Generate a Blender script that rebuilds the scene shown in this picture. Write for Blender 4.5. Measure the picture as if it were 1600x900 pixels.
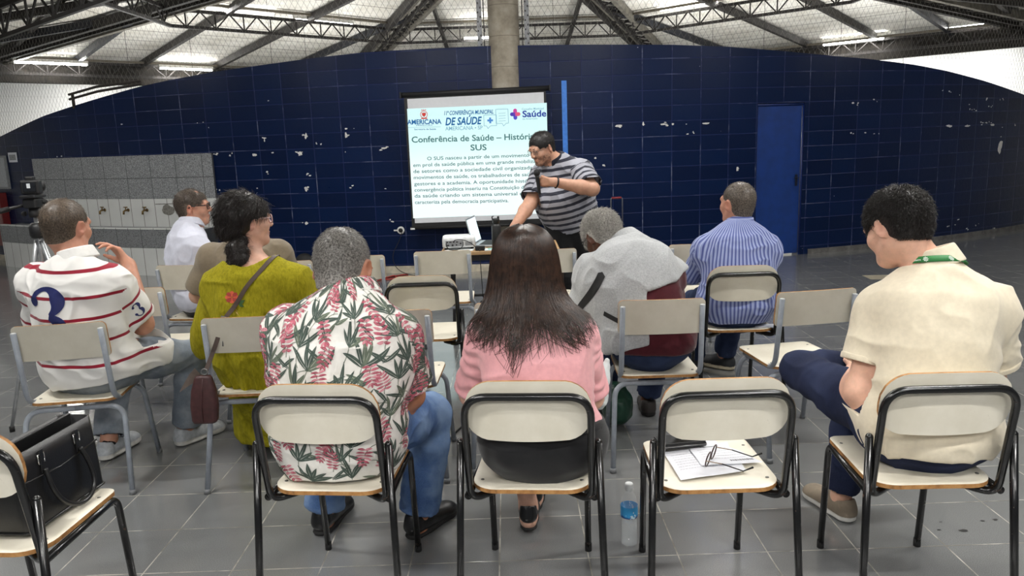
import bpy, bmesh, math, random
import numpy as np
from mathutils import Vector, Matrix, noise
from mathutils.bvhtree import BVHTree

for o in list(bpy.data.objects):
    bpy.data.objects.remove(o)
SC = bpy.context.scene
COL = SC.collection
R = math.radians
PI = math.pi
random.seed(7)

# ------------------------------------------------------------------ camera
CAM_H, PITCH, ROLL = 1.53, R(10.91), R(2.0)
cd = bpy.data.cameras.new('camera')
cam = bpy.data.objects.new('camera', cd)
COL.objects.link(cam)
cd.sensor_width = 36.0
cd.lens = 1205.0 / 1600.0 * 36.0
cd.clip_end = 200
_fw = Vector((0, math.cos(PITCH), -math.sin(PITCH)))
_r0 = Vector((1, 0, 0))
_u0 = _r0.cross(_fw)
_rt = _r0 * math.cos(ROLL) - _u0 * math.sin(ROLL)
_up = _r0 * math.sin(ROLL) + _u0 * math.cos(ROLL)
_M = Matrix((_rt, _up, -_fw)).transposed().to_4x4()
_M.translation = Vector((0, 0, CAM_H))
cam.matrix_world = _M
SC.camera = cam

# ------------------------------------------------------------------ look and light
SC.view_settings.view_transform = 'Standard'
SC.view_settings.look = 'None'
SC.view_settings.exposure = 0.0
SC.view_settings.gamma = 1.0
SC.view_settings.use_curve_mapping = False
W = bpy.data.worlds.new('world')
SC.world = W
W.use_nodes = True
W.node_tree.nodes['Background'].inputs[0].default_value = (0.75, 0.82, 0.9, 1)
W.node_tree.nodes['Background'].inputs[1].default_value = 0.14
TUBE_E = 90.0          # glow of the fluorescent tubes
LAMP_W = 46.0          # light of one fluorescent fitting
BACK_UP = 42.0         # uplight of the unseen lamps added behind the blue wall to brighten the roof
WALL_WASH = 40.0


def area_light(name, loc, rot, sx, sy, watt, col=(1, 0.985, 0.96), parent=None):
    d = bpy.data.lights.new(name, 'AREA')
    d.shape = 'RECTANGLE'
    d.size, d.size_y = sx, sy
    d.energy = watt
    d.color = col
    o = bpy.data.objects.new(name, d)
    COL.objects.link(o)
    o.location = loc
    o.rotation_euler = rot
    if parent:
        o.parent = parent
    return o


# ------------------------------------------------------------------ materials
def lin(c):
    c = c / 255.0
    return c / 12.92 if c <= 0.04045 else ((c + 0.055) / 1.055) ** 2.4


def rgb(r, g, b):
    return (lin(r), lin(g), lin(b), 1.0)


class NT:
    """small helper around a node tree"""
    def __init__(self, name):
        self.m = bpy.data.materials.new(name)
        self.m.use_nodes = True
        self.t = self.m.node_tree
        self.n = self.t.nodes
        self.b = self.n['Principled BSDF']

    def new(self, kind, **kw):
        n = self.n.new(kind)
        for k, v in kw.items():
            setattr(n, k, v)
        return n

    def link(self, a, b):
        self.t.links.new(a, b)

    def val(self, sock, v):
        if isinstance(v, (int, float)):
            sock.default_value = v
        elif isinstance(v, tuple):
            sock.default_value = v
        else:
            self.link(v, sock)

    def math(self, op, a, b=0.0, c=0.0):
        n = self.new('ShaderNodeMath', operation=op)
        self.val(n.inputs[0], a)
        self.val(n.inputs[1], b)
        self.val(n.inputs[2], c)
        return n.outputs[0]

    def mix(self, f, a, b):
        n = self.new('ShaderNodeMix', data_type='RGBA')
        self.val(n.inputs[0], f)
        self.val(n.inputs[6], a)
        self.val(n.inputs[7], b)
        return n.outputs[2]

    def coord(self, which='Object'):
        return self.new('ShaderNodeTexCoord').outputs[which]

    def sep(self, v):
        n = self.new('ShaderNodeSeparateXYZ')
        self.link(v, n.inputs[0])
        return n.outputs

    def comb(self, x, y, z):
        n = self.new('ShaderNodeCombineXYZ')
        for i, v in enumerate((x, y, z)):
            self.val(n.inputs[i], v)
        return n.outputs[0]

    def noise(self, vec, scale, detail=3.0, rough=0.55):
        n = self.new('ShaderNodeTexNoise')
        self.link(vec, n.inputs['Vector'])
        n.inputs['Scale'].default_value = scale
        n.inputs['Detail'].default_value = detail
        n.inputs['Roughness'].default_value = rough
        return n.outputs[0]

    def ramp(self, f, stops):
        n = self.new('ShaderNodeValToRGB')
        self.link(f, n.inputs[0])
        e = n.color_ramp.elements
        while len(e) < len(stops):
            e.new(0.5)
        for el, (p, c) in zip(e, stops):
            el.position = p
            el.color = c if len(c) == 4 else (*c, 1)
        return n.outputs[0]

    def step(self, v, lo, hi):
        n = self.new('ShaderNodeMapRange')
        n.interpolation_type = 'SMOOTHSTEP'
        self.val(n.inputs[0], v)
        n.inputs[1].default_value = lo
        n.inputs[2].default_value = hi
        return n.outputs[0]

    def bump(self, h, strength=0.3, dist=0.01):
        n = self.new('ShaderNodeBump')
        n.inputs['Strength'].default_value = strength
        n.inputs['Distance'].default_value = dist
        self.link(h, n.inputs['Height'])
        self.link(n.outputs[0], self.b.inputs['Normal'])

    def attr(self, name):
        n = self.new('ShaderNodeAttribute')
        n.attribute_name = name
        return n.outputs['Fac'] if 'Fac' in n.outputs else n.outputs[2]

    def color(self, c):
        self.val(self.b.inputs['Base Color'], c)

    def rough(self, v):
        self.val(self.b.inputs['Roughness'], v)


def plain(name, col, rough=0.5, metal=0.0, spec=0.5, noise_amt=0.12, nscale=30, bump=0.0, bscale=200, coat=0.0, sss=0.0, alpha=None):
    k = NT(name)
    v = k.coord()
    n = k.noise(v, nscale, 4)
    c2 = tuple(max(0.0, x * (1 - noise_amt)) for x in col[:3]) + (1,)
    c3 = tuple(min(1.0, x * (1 + noise_amt)) for x in col[:3]) + (1,)
    k.color(k.mix(k.step(n, 0.3, 0.7), c2, c3))
    k.rough(rough)
    k.b.inputs['Metallic'].default_value = metal
    k.b.inputs['Specular IOR Level'].default_value = spec
    k.b.inputs['Coat Weight'].default_value = coat
    if sss:
        k.b.inputs['Subsurface Weight'].default_value = sss
        k.b.inputs['Subsurface Radius'].default_value = (0.012, 0.005, 0.003)
        k.b.inputs['Subsurface Scale'].default_value = 0.5
    if bump:
        k.bump(k.noise(v, bscale, 3), bump, 0.004)
    return k.m


def emit(name, col, strength):
    k = NT(name)
    k.color((0.8, 0.8, 0.8, 1))
    k.b.inputs['Emission Color'].default_value = col
    k.b.inputs['Emission Strength'].default_value = strength
    return k.m


def fabric(name, col, nscale=60, amt=0.1, rough=0.85, weave=900, bump=0.25, sheen=0.2):
    k = NT(name)
    v = k.coord()
    n = k.noise(v, nscale, 4)
    c2 = tuple(max(0.0, x * (1 - amt)) for x in col[:3]) + (1,)
    c3 = tuple(min(1.0, x * (1 + amt)) for x in col[:3]) + (1,)
    k.color(k.mix(k.step(n, 0.3, 0.7), c2, c3))
    k.rough(rough)
    k.b.inputs['Specular IOR Level'].default_value = 0.25
    k.b.inputs['Sheen Weight'].default_value = sheen
    k.bump(k.noise(v, weave, 2), bump, 0.002)
    return k.m


# ------------------------------------------------------------------ object bookkeeping
def smooth(me, on=True):
    me.polygons.foreach_set('use_smooth', [on] * len(me.polygons))


def link(o, parent=None):
    COL.objects.link(o)
    if parent:
        o.parent = parent
    return o


def empty(name, label, cat, loc=(0, 0, 0), rz=0.0, group=None):
    o = bpy.data.objects.new(name, None)
    COL.objects.link(o)
    o.empty_display_size = 0.1
    o.location = loc
    o.rotation_euler = (0, 0, rz)
    tag(o, label, cat, group)
    return o


def tag(o, label, cat, group=None):
    o['label'] = label
    o['category'] = cat
    if group:
        o['group'] = group
    return o


def structure(o):
    o['kind'] = 'structure'
    return o


class MB:
    """mesh builder: shapes are added, build() links them as ONE mesh object"""
    def __init__(self):
        self.v, self.f, self.mi, self.sm = [], [], [], []

    def add(self, vs, fs, mi=0, sm=False):
        o = len(self.v)
        self.v += [tuple(p) for p in vs]
        self.f += [tuple(i + o for i in f) for f in fs]
        self.mi += [mi] * len(fs)
        self.sm += [sm] * len(fs)
        return self

    def box(self, c, s, rot=None, mi=0, bev=0.0):
        x, y, z = (k / 2 for k in s)
        if bev <= 0:
            vs = [Vector((a, b, d)) for a in (-x, x) for b in (-y, y) for d in (-z, z)]
            fs = [(0, 1, 3, 2), (4, 6, 7, 5), (0, 4, 5, 1), (2, 3, 7, 6), (0, 2, 6, 4), (1, 5, 7, 3)]
        else:
            bm = bmesh.new()
            bmesh.ops.create_cube(bm, size=1.0)
            for w in bm.verts:
                w.co = Vector((w.co.x * s[0], w.co.y * s[1], w.co.z * s[2]))
            bmesh.ops.bevel(bm, geom=list(bm.edges), offset=bev, segments=2, profile=0.5, affect='EDGES')
            vs = [w.co.copy() for w in bm.verts]
            bm.verts.index_update()
            fs = [tuple(w.index for w in f.verts) for f in bm.faces]
            bm.free()
        if rot is not None:
            m = rot if isinstance(rot, Matrix) else Matrix.Rotation(rot, 3, 'Z')
            vs = [m @ p for p in vs]
        c = Vector(c)
        return self.add([p + c for p in vs], fs, mi)

    def beam(self, a, b, w, h, mi=0, up=(0, 0, 1)):
        a, b = Vector(a), Vector(b)
        d = (b - a).normalized()
        s = d.cross(Vector(up))
        if s.length < 1e-4:
            s = d.cross(Vector((1, 0, 0)))
        s.normalize()
        u = s.cross(d)
        vs = [p + s * i * w / 2 + u * j * h / 2 for p in (a, b) for i, j in ((-1, -1), (1, -1), (1, 1), (-1, 1))]
        fs = [(0, 1, 2, 3), (7, 6, 5, 4), (0, 4, 5, 1), (1, 5, 6, 2), (2, 6, 7, 3), (3, 7, 4, 0)]
        return self.add(vs, fs, mi)

    def tube(self, pts, r, n=10, mi=0, cap=True, closed=False, flat=None):
        pts = [Vector(p) for p in pts]
        rs = r if isinstance(r, (list, tuple)) else [r] * len(pts)
        m = len(pts)
        tang = []
        for i in range(m):
            if closed:
                t = pts[(i + 1) % m] - pts[i - 1]
            else:
                t = pts[min(i + 1, m - 1)] - pts[max(i - 1, 0)]
            tang.append(t.normalized())
        ref = Vector((0, 0, 1)) if abs(tang[0].z) < 0.9 else Vector((1, 0, 0))
        u = tang[0].cross(ref).normalized()
        vs, fs = [], []
        for i in range(m):
            t = tang[i]
            u = (u - t * u.dot(t))
            if u.length < 1e-6:
                u = t.orthogonal()
            u.normalize()
            w = t.cross(u)
            for k in range(n):
                a = 2 * PI * k / n
                vs.append(pts[i] + (u * math.cos(a) + w * math.sin(a) * (flat or 1.0)) * rs[i])
        for i in range(m if closed else m - 1):
            j = (i + 1) % m
            for k in range(n):
                k2 = (k + 1) % n
                fs.append((i * n + k, i * n + k2, j * n + k2, j * n + k))
        if cap and not closed:
            fs.append(tuple(range(n - 1, -1, -1)))
            fs.append(tuple((m - 1) * n + k for k in range(n)))
        return self.add(vs, fs, mi, True)

    def lathe(self, prof, c=(0, 0, 0), n=24, mi=0, axis=None):
        """prof: list of (radius, height)"""
        c = Vector(c)
        vs, fs = [], []
        m = len(prof)
        for r, h in prof:
            for k in range(n):
                a = 2 * PI * k / n
                vs.append(Vector((r * math.cos(a), r * math.sin(a), h)))
        for i in range(m - 1):
            for k in range(n):
                k2 = (k + 1) % n
                fs.append((i * n + k, i * n + k2, (i + 1) * n + k2, (i + 1) * n + k))
        fs.append(tuple(range(n - 1, -1, -1)))
        fs.append(tuple((m - 1) * n + k for k in range(n)))
        if axis is not None:
            q = Vector((0, 0, 1)).rotation_difference(Vector(axis))
            vs = [q @ p for p in vs]
        return self.add([p + c for p in vs], fs, mi, True)

    def slab(self, outline, thick, M=None, mi=0, mi_edge=None, surf=None):
        """outline in xy, extruded along z by thick; surf(x,y)->z offset"""
        n = len(outline)
        f = surf or (lambda x, y: 0.0)
        vs = [Vector((x, y, f(x, y))) for x, y in outline] + [Vector((x, y, f(x, y) + thick)) for x, y in outline]
        if M is not None:
            vs = [M @ p for p in vs]
        self.add(vs, [tuple(range(n - 1, -1, -1)), tuple(range(n, 2 * n))], mi)
        self.add(vs, [(i, (i + 1) % n, (i + 1) % n + n, i + n) for i in range(n)], mi if mi_edge is None else mi_edge)
        return self

    def ball(self, c, r, n=16, m=10, mi=0, rot=None):
        rr = r if isinstance(r, (tuple, list)) else (r, r, r)
        c = Vector(c)
        vs = [Vector((0, 0, rr[2]))]
        for i in range(1, m):
            p = PI * i / m
            for k in range(n):
                a = 2 * PI * k / n
                vs.append(Vector((rr[0] * math.sin(p) * math.cos(a), rr[1] * math.sin(p) * math.sin(a), rr[2] * math.cos(p))))
        vs.append(Vector((0, 0, -rr[2])))
        fs = [(0, 1 + k, 1 + (k + 1) % n) for k in range(n)]
        for i in range(m - 2):
            for k in range(n):
                k2 = (k + 1) % n
                fs.append((1 + i * n + k, 1 + (i + 1) * n + k, 1 + (i + 1) * n + k2, 1 + i * n + k2))
        l = len(vs) - 1
        b = 1 + (m - 2) * n
        fs += [(l, b + (k + 1) % n, b + k) for k in range(n)]
        if rot is not None:
            vs = [rot @ p for p in vs]
        return self.add([p + c for p in vs], fs, mi, True)

    def build(self, name, mats, parent=None, loc=None):
        me = bpy.data.meshes.new(name)
        me.from_pydata([tuple(p) for p in self.v], [], self.f)
        if not isinstance(mats, (list, tuple)):
            mats = [mats]
        for m in mats:
            me.materials.append(m)
        me.polygons.foreach_set('material_index', self.mi)
        me.polygons.foreach_set('use_smooth', self.sm)
        me.validate()
        me.update()
        o = bpy.data.objects.new(name, me)
        if loc is not None:
            o.location = loc
        return link(o, parent)


def fillet(pts, r, n=5):
    """round the inner corners of a polyline"""
    pts = [Vector(p) for p in pts]
    out = [pts[0]]
    for i in range(1, len(pts) - 1):
        a, b, c = pts[i - 1], pts[i], pts[i + 1]
        rr = r[i - 1] if isinstance(r, (list, tuple)) else r
        d1 = min(rr, (a - b).length * 0.49)
        d2 = min(rr, (c - b).length * 0.49)
        p, q = b + (a - b).normalized() * d1, b + (c - b).normalized() * d2
        for k in range(n + 1):
            t = k / n
            out.append(p * (1 - t) ** 2 + b * 2 * t * (1 - t) + q * t * t)
    out.append(pts[-1])
    return out


def rrect(w, h, r, n=6):
    """rounded rectangle outline centred on 0; r may be 4 radii (br, tr, tl, bl)"""
    rr = r if isinstance(r, (list, tuple)) else [r] * 4
    out = []
    for (sx, sy, a0), q in zip(((1, -1, -90), (1, 1, 0), (-1, 1, 90), (-1, -1, 180)), rr):
        cx, cy = sx * (w / 2 - q), sy * (h / 2 - q)
        for k in range(n + 1):
            a = R(a0 + 90 * k / n)
            out.append((cx + q * math.cos(a), cy + q * math.sin(a)))
    return out


def copy_tree(o, parent=None, keep=None):
    c = o.copy()
    COL.objects.link(c)
    if parent:
        c.parent = parent
    for ch in o.children:
        copy_tree(ch, c)
    return c
# ================================================================== THE SETTING
# ---- floor: grey 33 cm tiles with pale joints
def m_floor():
    k = NT('grey floor tile')
    co = k.coord()
    x, y, z = k.sep(co)
    T = 0.33
    fx = k.math('FRACT', k.math('DIVIDE', k.math('ADD', x, 33.0 - 0.249), T))
    fy = k.math('FRACT', k.math('DIVIDE', k.math('ADD', y, 33.0 - 2.61), T))
    ex = k.math('MINIMUM', fx, k.math('SUBTRACT', 1.0, fx))
    ey = k.math('MINIMUM', fy, k.math('SUBTRACT', 1.0, fy))
    e = k.math('MINIMUM', ex, ey)
    joint = k.step(e, 0.004, 0.011)
    cell = k.comb(k.math('FLOOR', k.math('DIVIDE', k.math('ADD', x, 33.0 - 0.249), T)),
                  k.math('FLOOR', k.math('DIVIDE', k.math('ADD', y, 33.0 - 2.61), T)), 0.0)
    wn = k.new('ShaderNodeTexWhiteNoise', noise_dimensions='3D')
    k.link(cell, wn.inputs['Vector'])
    speck = k.noise(co, 420, 2)
    cloud = k.noise(co, 2.3, 4)
    base = k.mix(k.step(speck, 0.35, 0.68), rgb(100, 101, 101), rgb(140, 141, 140))
    base = k.mix(k.math('MULTIPLY', wn.outputs[0], 0.35), base, rgb(98, 100, 102))
    base = k.mix(k.math('MULTIPLY', k.step(cloud, 0.4, 0.75), 0.35), base, rgb(84, 85, 86))
    jc = k.mix(k.step(k.noise(co, 9, 3), 0.35, 0.65), rgb(120, 117, 110), rgb(186, 182, 172))
    k.color(k.mix(joint, jc, base))
    k.rough(k.math('ADD', 0.13, k.math('MULTIPLY', k.noise(co, 55, 3), 0.14)))
    k.b.inputs['Specular IOR Level'].default_value = 0.8
    k.b.inputs['Coat Weight'].default_value = 0.6
    k.b.inputs['Coat Roughness'].default_value = 0.10
    h = k.math('ADD', joint, k.math('MULTIPLY', speck, 0.025))
    k.bump(h, 0.3, 0.002)
    return k.m


fl = MB()
fl.add([(-30, -14, 0), (30, -14, 0), (30, 34, 0), (-30, 34, 0)], [(0, 1, 2, 3)])
structure(fl.build('floor', m_floor()))

# ---- convex wall of glossy blue blocks
CX, CY, RW = 0.2, 22.55, 13.5
PROFILE = [(-42, 1.70), (-33.4, 1.82), (-32.5, 1.86), (-28.5, 2.05), (-25.6, 2.155), (-23.3, 2.235), (-20.5, 2.33), (-18.4, 2.385), (-15.6, 2.445),
           (-13.3, 2.48), (-10.2, 2.53), (-7.6, 2.562), (-4.5, 2.57), (-1.7, 2.572), (3.5, 2.548), (7.3, 2.526), (10.2, 2.494),
           (13.3, 2.436), (16.3, 2.375), (18.2, 2.345), (21.4, 2.275), (23.9, 2.20), (27.1, 2.08), (31.4, 1.895), (42, 1.74)]


def wall_top(deg):
    for (a, h), (b, g) in zip(PROFILE, PROFILE[1:]):
        if a <= deg <= b:
            return h + (g - h) * (deg - a) / (b - a)
    return 1.3


def wp(deg, z, out=0.0):
    """point on the wall; out = distance in front of its face"""
    a = R(deg)
    return Vector((CX + (RW + out) * math.sin(a), CY - (RW + out) * math.cos(a), z))


def m_block():
    k = NT('glossy blue block paint')
    co = k.coord('UV')
    ob = k.coord()
    u, v, _ = k.sep(co)
    BU, BV = 0.352, 0.175
    fu = k.math('FRACT', k.math('DIVIDE', k.math('ADD', u, 35.2 - 0.674), BU))
    fv = k.math('FRACT', k.math('DIVIDE', k.math('ADD', v, 17.5 - 0.104), BV))
    eu = k.math('MULTIPLY', k.math('MINIMUM', fu, k.math('SUBTRACT', 1.0, fu)), BU)
    ev = k.math('MULTIPLY', k.math('MINIMUM', fv, k.math('SUBTRACT', 1.0, fv)), BV)
    e = k.math('MINIMUM', eu, ev)
    joint = k.step(e, 0.002, 0.007)
    cell = k.comb(k.math('FLOOR', k.math('DIVIDE', k.math('ADD', u, 35.2 - 0.674), BU)),
                  k.math('FLOOR', k.math('DIVIDE', k.math('ADD', v, 17.5 - 0.104), BV)), 3.0)
    wn = k.new('ShaderNodeTexWhiteNoise', noise_dimensions='3D')
    k.link(cell, wn.inputs['Vector'])
    base = k.mix(wn.outputs[0], (0.0007, 0.0064, 0.033, 1), (0.0014, 0.0098, 0.047, 1))
    # worn joints where the paint has gone
    wear = k.step(k.noise(ob, 3.1, 5, 0.65), 0.50, 0.66)
    wearv = k.math('MULTIPLY', wear, k.step(eu, 0.0075, 0.0035))
    wearh = k.math('MULTIPLY', k.step(k.noise(ob, 2.3, 4), 0.52, 0.7), k.step(ev, 0.006, 0.003))
    w = k.math('MAXIMUM', wearv, k.math('MULTIPLY', wearh, 0.7))
    grey = k.mix(k.noise(ob, 30, 3), rgb(70, 84, 120), rgb(170, 176, 190))
    jb = k.mix(joint, (0.010, 0.018, 0.075, 1), base)
    col = k.mix(k.math('MULTIPLY', w, 0.42), jb, grey)
    # a few pin chips
    vo = k.new('ShaderNodeTexVoronoi')
    k.link(ob, vo.inputs['Vector'])
    vo.inputs['Scale'].default_value = 5.5
    chip = k.math('MULTIPLY', k.step(vo.outputs['Distance'], 0.035, 0.02), k.step(k.noise(ob, 1.1, 2), 0.52, 0.58))
    col = k.mix(k.math('MULTIPLY', chip, 0.8), col, rgb(190, 195, 205))
    k.color(col)
    k.rough(k.math('ADD', 0.22, k.math('MULTIPLY', k.noise(ob, 14, 4), 0.25)))
    k.b.inputs['Specular IOR Level'].default_value = 0.20
    h = k.math('ADD', k.math('MULTIPLY', joint, 1.0), k.math('MULTIPLY', k.noise(ob, 26, 5, 0.65), 0.55))
    k.bump(h, 0.45, 0.006)
    return k.m


M_BLOCK = m_block()
M_CHIP = plain('bare plaster chip', rgb(205, 204, 200), 0.9, nscale=80, noise_amt=0.2)
M_CAP = plain('dark roughcast wall cap', rgb(52, 48, 44), 0.95, noise_amt=0.5, nscale=60, bump=0.6, bscale=90)
M_JAMB = plain('navy jamb paint', (0.003, 0.008, 0.05, 1), 0.35)
DOOR_A, DOOR_B, DOOR_H = 11.88, 14.55, 1.843


def blue_wall():
    mb = MB()
    us = []
    degs = sorted(set([-42 + i * 0.5 for i in range(169)] + [DOOR_A, DOOR_B] + [p[0] for p in PROFILE]))
    fr = [0, 0.1, 0.25, 0.4, 0.55, 0.7, 0.85, 1.0]
    def colz(d):
        t = wall_top(d)
        zs = [0.0, 0.3, 0.6, 0.9, 1.2, 1.5, DOOR_H]
        zs = [min(z, t - 0.02 * (7 - i)) for i, z in enumerate(zs)]
        return zs + [t]
    uv = []
    def quad(a, b, c, d, uvs, mi=0):
        mb.add([a, b, c, d], [(0, 1, 2, 3)], mi, mi == 0)
        uv.extend(uvs)
    for d0, d1 in zip(degs, degs[1:]):
        za, zb = colz(d0), colz(d1)
        for i in range(7):
            if d0 >= DOOR_A - 1e-6 and d1 <= DOOR_B + 1e-6 and i < 6:
                continue
            quad(wp(d0, za[i]), wp(d1, zb[i]), wp(d1, zb[i + 1]), wp(d0, za[i + 1]),
                 [(R(d0) * RW, za[i]), (R(d1) * RW, zb[i]), (R(d1) * RW, zb[i + 1]), (R(d0) * RW, za[i + 1])])
        # top of the wall, its far face
        quad(wp(d0, za[7]), wp(d1, zb[7]), wp(d1, zb[7], -0.16), wp(d0, za[7], -0.16), [(0, 0)] * 4, 1)
        if not (d0 >= DOOR_A - 1e-6 and d1 <= DOOR_B + 1e-6):
            quad(wp(d1, 0, -0.16), wp(d0, 0, -0.16), wp(d0, za[7], -0.16), wp(d1, zb[7], -0.16), [(0, 0)] * 4, 2)
        else:
            quad(wp(d1, DOOR_H, -0.16), wp(d0, DOOR_H, -0.16), wp(d0, za[7], -0.16), wp(d1, zb[7], -0.16), [(0, 0)] * 4, 2)
            quad(wp(d0, DOOR_H), wp(d1, DOOR_H), wp(d1, DOOR_H, -0.16), wp(d0, DOOR_H, -0.16), [(0, 0)] * 4, 2)
    for d, s in ((DOOR_A, 1), (DOOR_B, -1)):
        q = [wp(d, 0), wp(d, 0, -0.16), wp(d, DOOR_H, -0.16), wp(d, DOOR_H)]
        if s < 0:
            q = q[::-1]
        quad(*q, [(0, 0)] * 4, 2)
    # paint chips scattered along the courses (irregular flakes, 1 mm proud)
    rnd = random.Random(4)
    cnt = [0]
    def flake(d, z, w, h):
        n = 9
        cnt[0] += 1
        c = wp(d, z, 0.0015 + 0.0004 * (cnt[0] % 7))
        a = R(d)
        t = Vector((math.cos(a), math.sin(a), 0))
        pts = []
        for i in range(n):
            an = 2 * PI * i / n
            rr = rnd.uniform(0.55, 1.1)
            pts.append(c + t * math.cos(an) * w * rr + Vector((0, 0, math.sin(an) * h * rr)))
        mb.add(pts, [tuple(range(n))], 3)
        uv.extend([(0, 0)] * n)
    for d, z in CHIPS:
        k = rnd.choice((1, 1, 2, 2, 3))
        for i in range(k):
            flake(d + rnd.uniform(-0.22, 0.22), z + rnd.uniform(-0.02, 0.02), rnd.uniform(0.006, 0.022), rnd.uniform(0.005, 0.014))
    for d, z, w, h in BIG_CHIPS:
        flake(d, z, w, h)
    o = mb.build('wall_back', [M_BLOCK, M_CAP, M_JAMB, M_CHIP])
    l = o.data.uv_layers.new(name='UVMap')
    l.data.foreach_set('uv', [c for p in uv for c in p])
    structure(o)


CHIPS = [(-13.26, 1.643), (-10.97, 1.647), (-10.29, 1.56), (-8.62, 1.724), (-8.85, 1.638), (-8.84, 1.453), (-6.96, 1.476), (-11.36, 1.449),
         (-12.73, 1.466), (-13.89, 1.452), (-15.15, 1.468), (-16.1, 1.466), (-13.3, 1.227), (-10.97, 1.198), (-16.29, 1.032), (-13.81, 1.06),
         (-11.31, 1.041), (-8.87, 1.05), (-7.09, 1.016), (-11.33, 0.618), (-6.93, 0.63), (-22.1, 1.904), (-27.76, 1.517), (-27.34, 1.523),
         (-16.54, 1.815), (-16.94, 1.856), (-12.83, 2.056), (4.67, 1.637), (5.89, 1.65), (6.93, 1.642), (7.48, 1.623), (8.08, 1.641), (9.14, 1.633),
         (8.28, 1.529), (3.51, 1.275), (3.92, 1.205), (10.83, 1.09), (17.59, 1.822), (17.64, 1.791), (18.96, 1.847), (17.49, 1.445), (18.48, 1.461),
         (19.12, 1.433), (23.82, 1.943), (24.29, 1.926), (25.03, 1.901), (25.87, 1.76), (26.23, 1.709), (27.62, 1.847), (29.01, 1.828),
         (27.98, 1.754), (24.43, 1.503), (24.63, 1.51), (25.89, 1.495), (27.15, 1.522), (27.5, 1.528), (27.28, 1.487), (27.92, 1.535), (29.1, 1.478),
         (30.68, 1.479), (29.12, 1.349), (26.58, 1.708), (25.94, 0.27), (27.54, 0.162), (29.15, 0.06), (24.88, 0.168), (25.4, 0.2), (26.6, 0.12)]
BIG_CHIPS = [(-13.26, 1.645, 0.03, 0.008), (-13.26, 1.62, 0.008, 0.025), (-11.36, 1.449, 0.04, 0.03), (-13.89, 1.452, 0.05, 0.016), (-6.96, 1.478, 0.045, 0.014),
             (-10.97, 1.65, 0.018, 0.04), (-8.85, 1.64, 0.02, 0.04), (5.89, 1.65, 0.012, 0.03), (4.67, 1.64, 0.05, 0.013), (6.93, 1.642, 0.05, 0.012),
             (9.14, 1.635, 0.05, 0.012), (29.27, 1.218, 0.07, 0.09), (29.2, 1.16, 0.05, 0.06), (24.43, 1.503, 0.08, 0.018), (26.0, 1.497, 0.07, 0.014),
             (28.3, 1.50, 0.05, 0.016), (10.83, 1.09, 0.02, 0.03), (-11.33, 0.62, 0.022, 0.022), (-11.2, 1.035, 0.025, 0.035)]
blue_wall()

# door in its recess
M_DOOR = plain('bright blue door paint', (0.0035, 0.030, 0.165, 1), 0.42, nscale=8, bump=0.05, bscale=40)
M_STEEL = plain('brushed steel', rgb(150, 150, 150), 0.35, metal=0.9)
def door():
    a, b = wp(DOOR_A + 0.03, 0, -0.05), wp(DOOR_B - 0.03, 0, -0.05)
    d = (b - a)
    w = d.length
    rz = math.atan2(d.y, d.x)
    mb = MB()
    mb.box((w * 0.5, 0.0, 0.95), (w - 0.02, 0.035, 1.86), bev=0.004)
    mb.box((w * 0.5, -0.004, 0.93), (w - 0.02, 0.03, 1.78))
    o = mb.build('door_1', M_DOOR)
    o.location = (a.x, a.y, 0.0)
    o.rotation_euler = (0, 0, rz)
    structure(o)
    h = MB()
    h.box((w * 0.9, -0.028, 0.92), (0.03, 0.012, 0.14), bev=0.003)
    h.tube([(w * 0.9, -0.03, 0.95), (w * 0.9, -0.065, 0.95), (w * 0.82, -0.065, 0.95)], 0.008, 8)
    h.build('door_handle', plain('dark door handle', rgb(40, 45, 60), 0.4, metal=0.6), o)
    j = MB()
    for deg in (DOOR_A + 0.02, DOOR_B - 0.02):
        j.tube([wp(deg, 0, -0.02), wp(deg, DOOR_H - 0.02, -0.02)], 0.011, 6)
    j.tube([wp(DOOR_A, DOOR_H - 0.015, -0.02), wp(DOOR_B, DOOR_H - 0.015, -0.02)], 0.014, 6)
    structure(j.build('trim_1', plain('dark blue frame paint', (0.003, 0.018, 0.11, 1), 0.4)))
door()

# pale skirting along the foot of the wall
sk = MB()
for i in range(-84, 84):
    d0, d1 = i * 0.5, i * 0.5 + 0.5
    if d1 > DOOR_A and d0 < DOOR_B:
        continue
    h = 0.085 if d0 < 12 else 0.06
    a0, a1, b0, b1 = wp(d0, 0, 0.012), wp(d1, 0, 0.012), wp(d0, h, 0.012), wp(d1, h, 0.012)
    sk.add([a0, a1, b1, b0, wp(d0, h, 0), wp(d1, h, 0)], [(0, 1, 2, 3), (3, 2, 5, 4)], 0 if d0 < 12 else 1)
structure(sk.build('baseboard_back', [plain('cream tile skirting', rgb(176, 168, 150), 0.5, nscale=9, noise_amt=0.3),
                                     plain('grey cement skirting', rgb(96, 94, 92), 0.8, nscale=12, noise_amt=0.3)]))

# strip of light blue tape
tp = MB()
tp.add([wp(1.89, 1.0, 0.004), wp(2.13, 1.0, 0.004), wp(2.13, 2.165, 0.004), wp(1.88, 2.165, 0.004),
        wp(1.89, 1.0, 0.001), wp(2.13, 1.0, 0.001), wp(2.13, 2.165, 0.001), wp(1.88, 2.165, 0.001)],
       [(0, 1, 2, 3), (4, 0, 3, 7), (1, 5, 6, 2), (3, 2, 6, 7), (4, 5, 1, 0)])
tag(tp.build('tape_strip', plain('light blue tape', rgb(52, 118, 205), 0.5)), 'vertical strip of light blue tape on the dark blue wall', 'tape')

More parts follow.
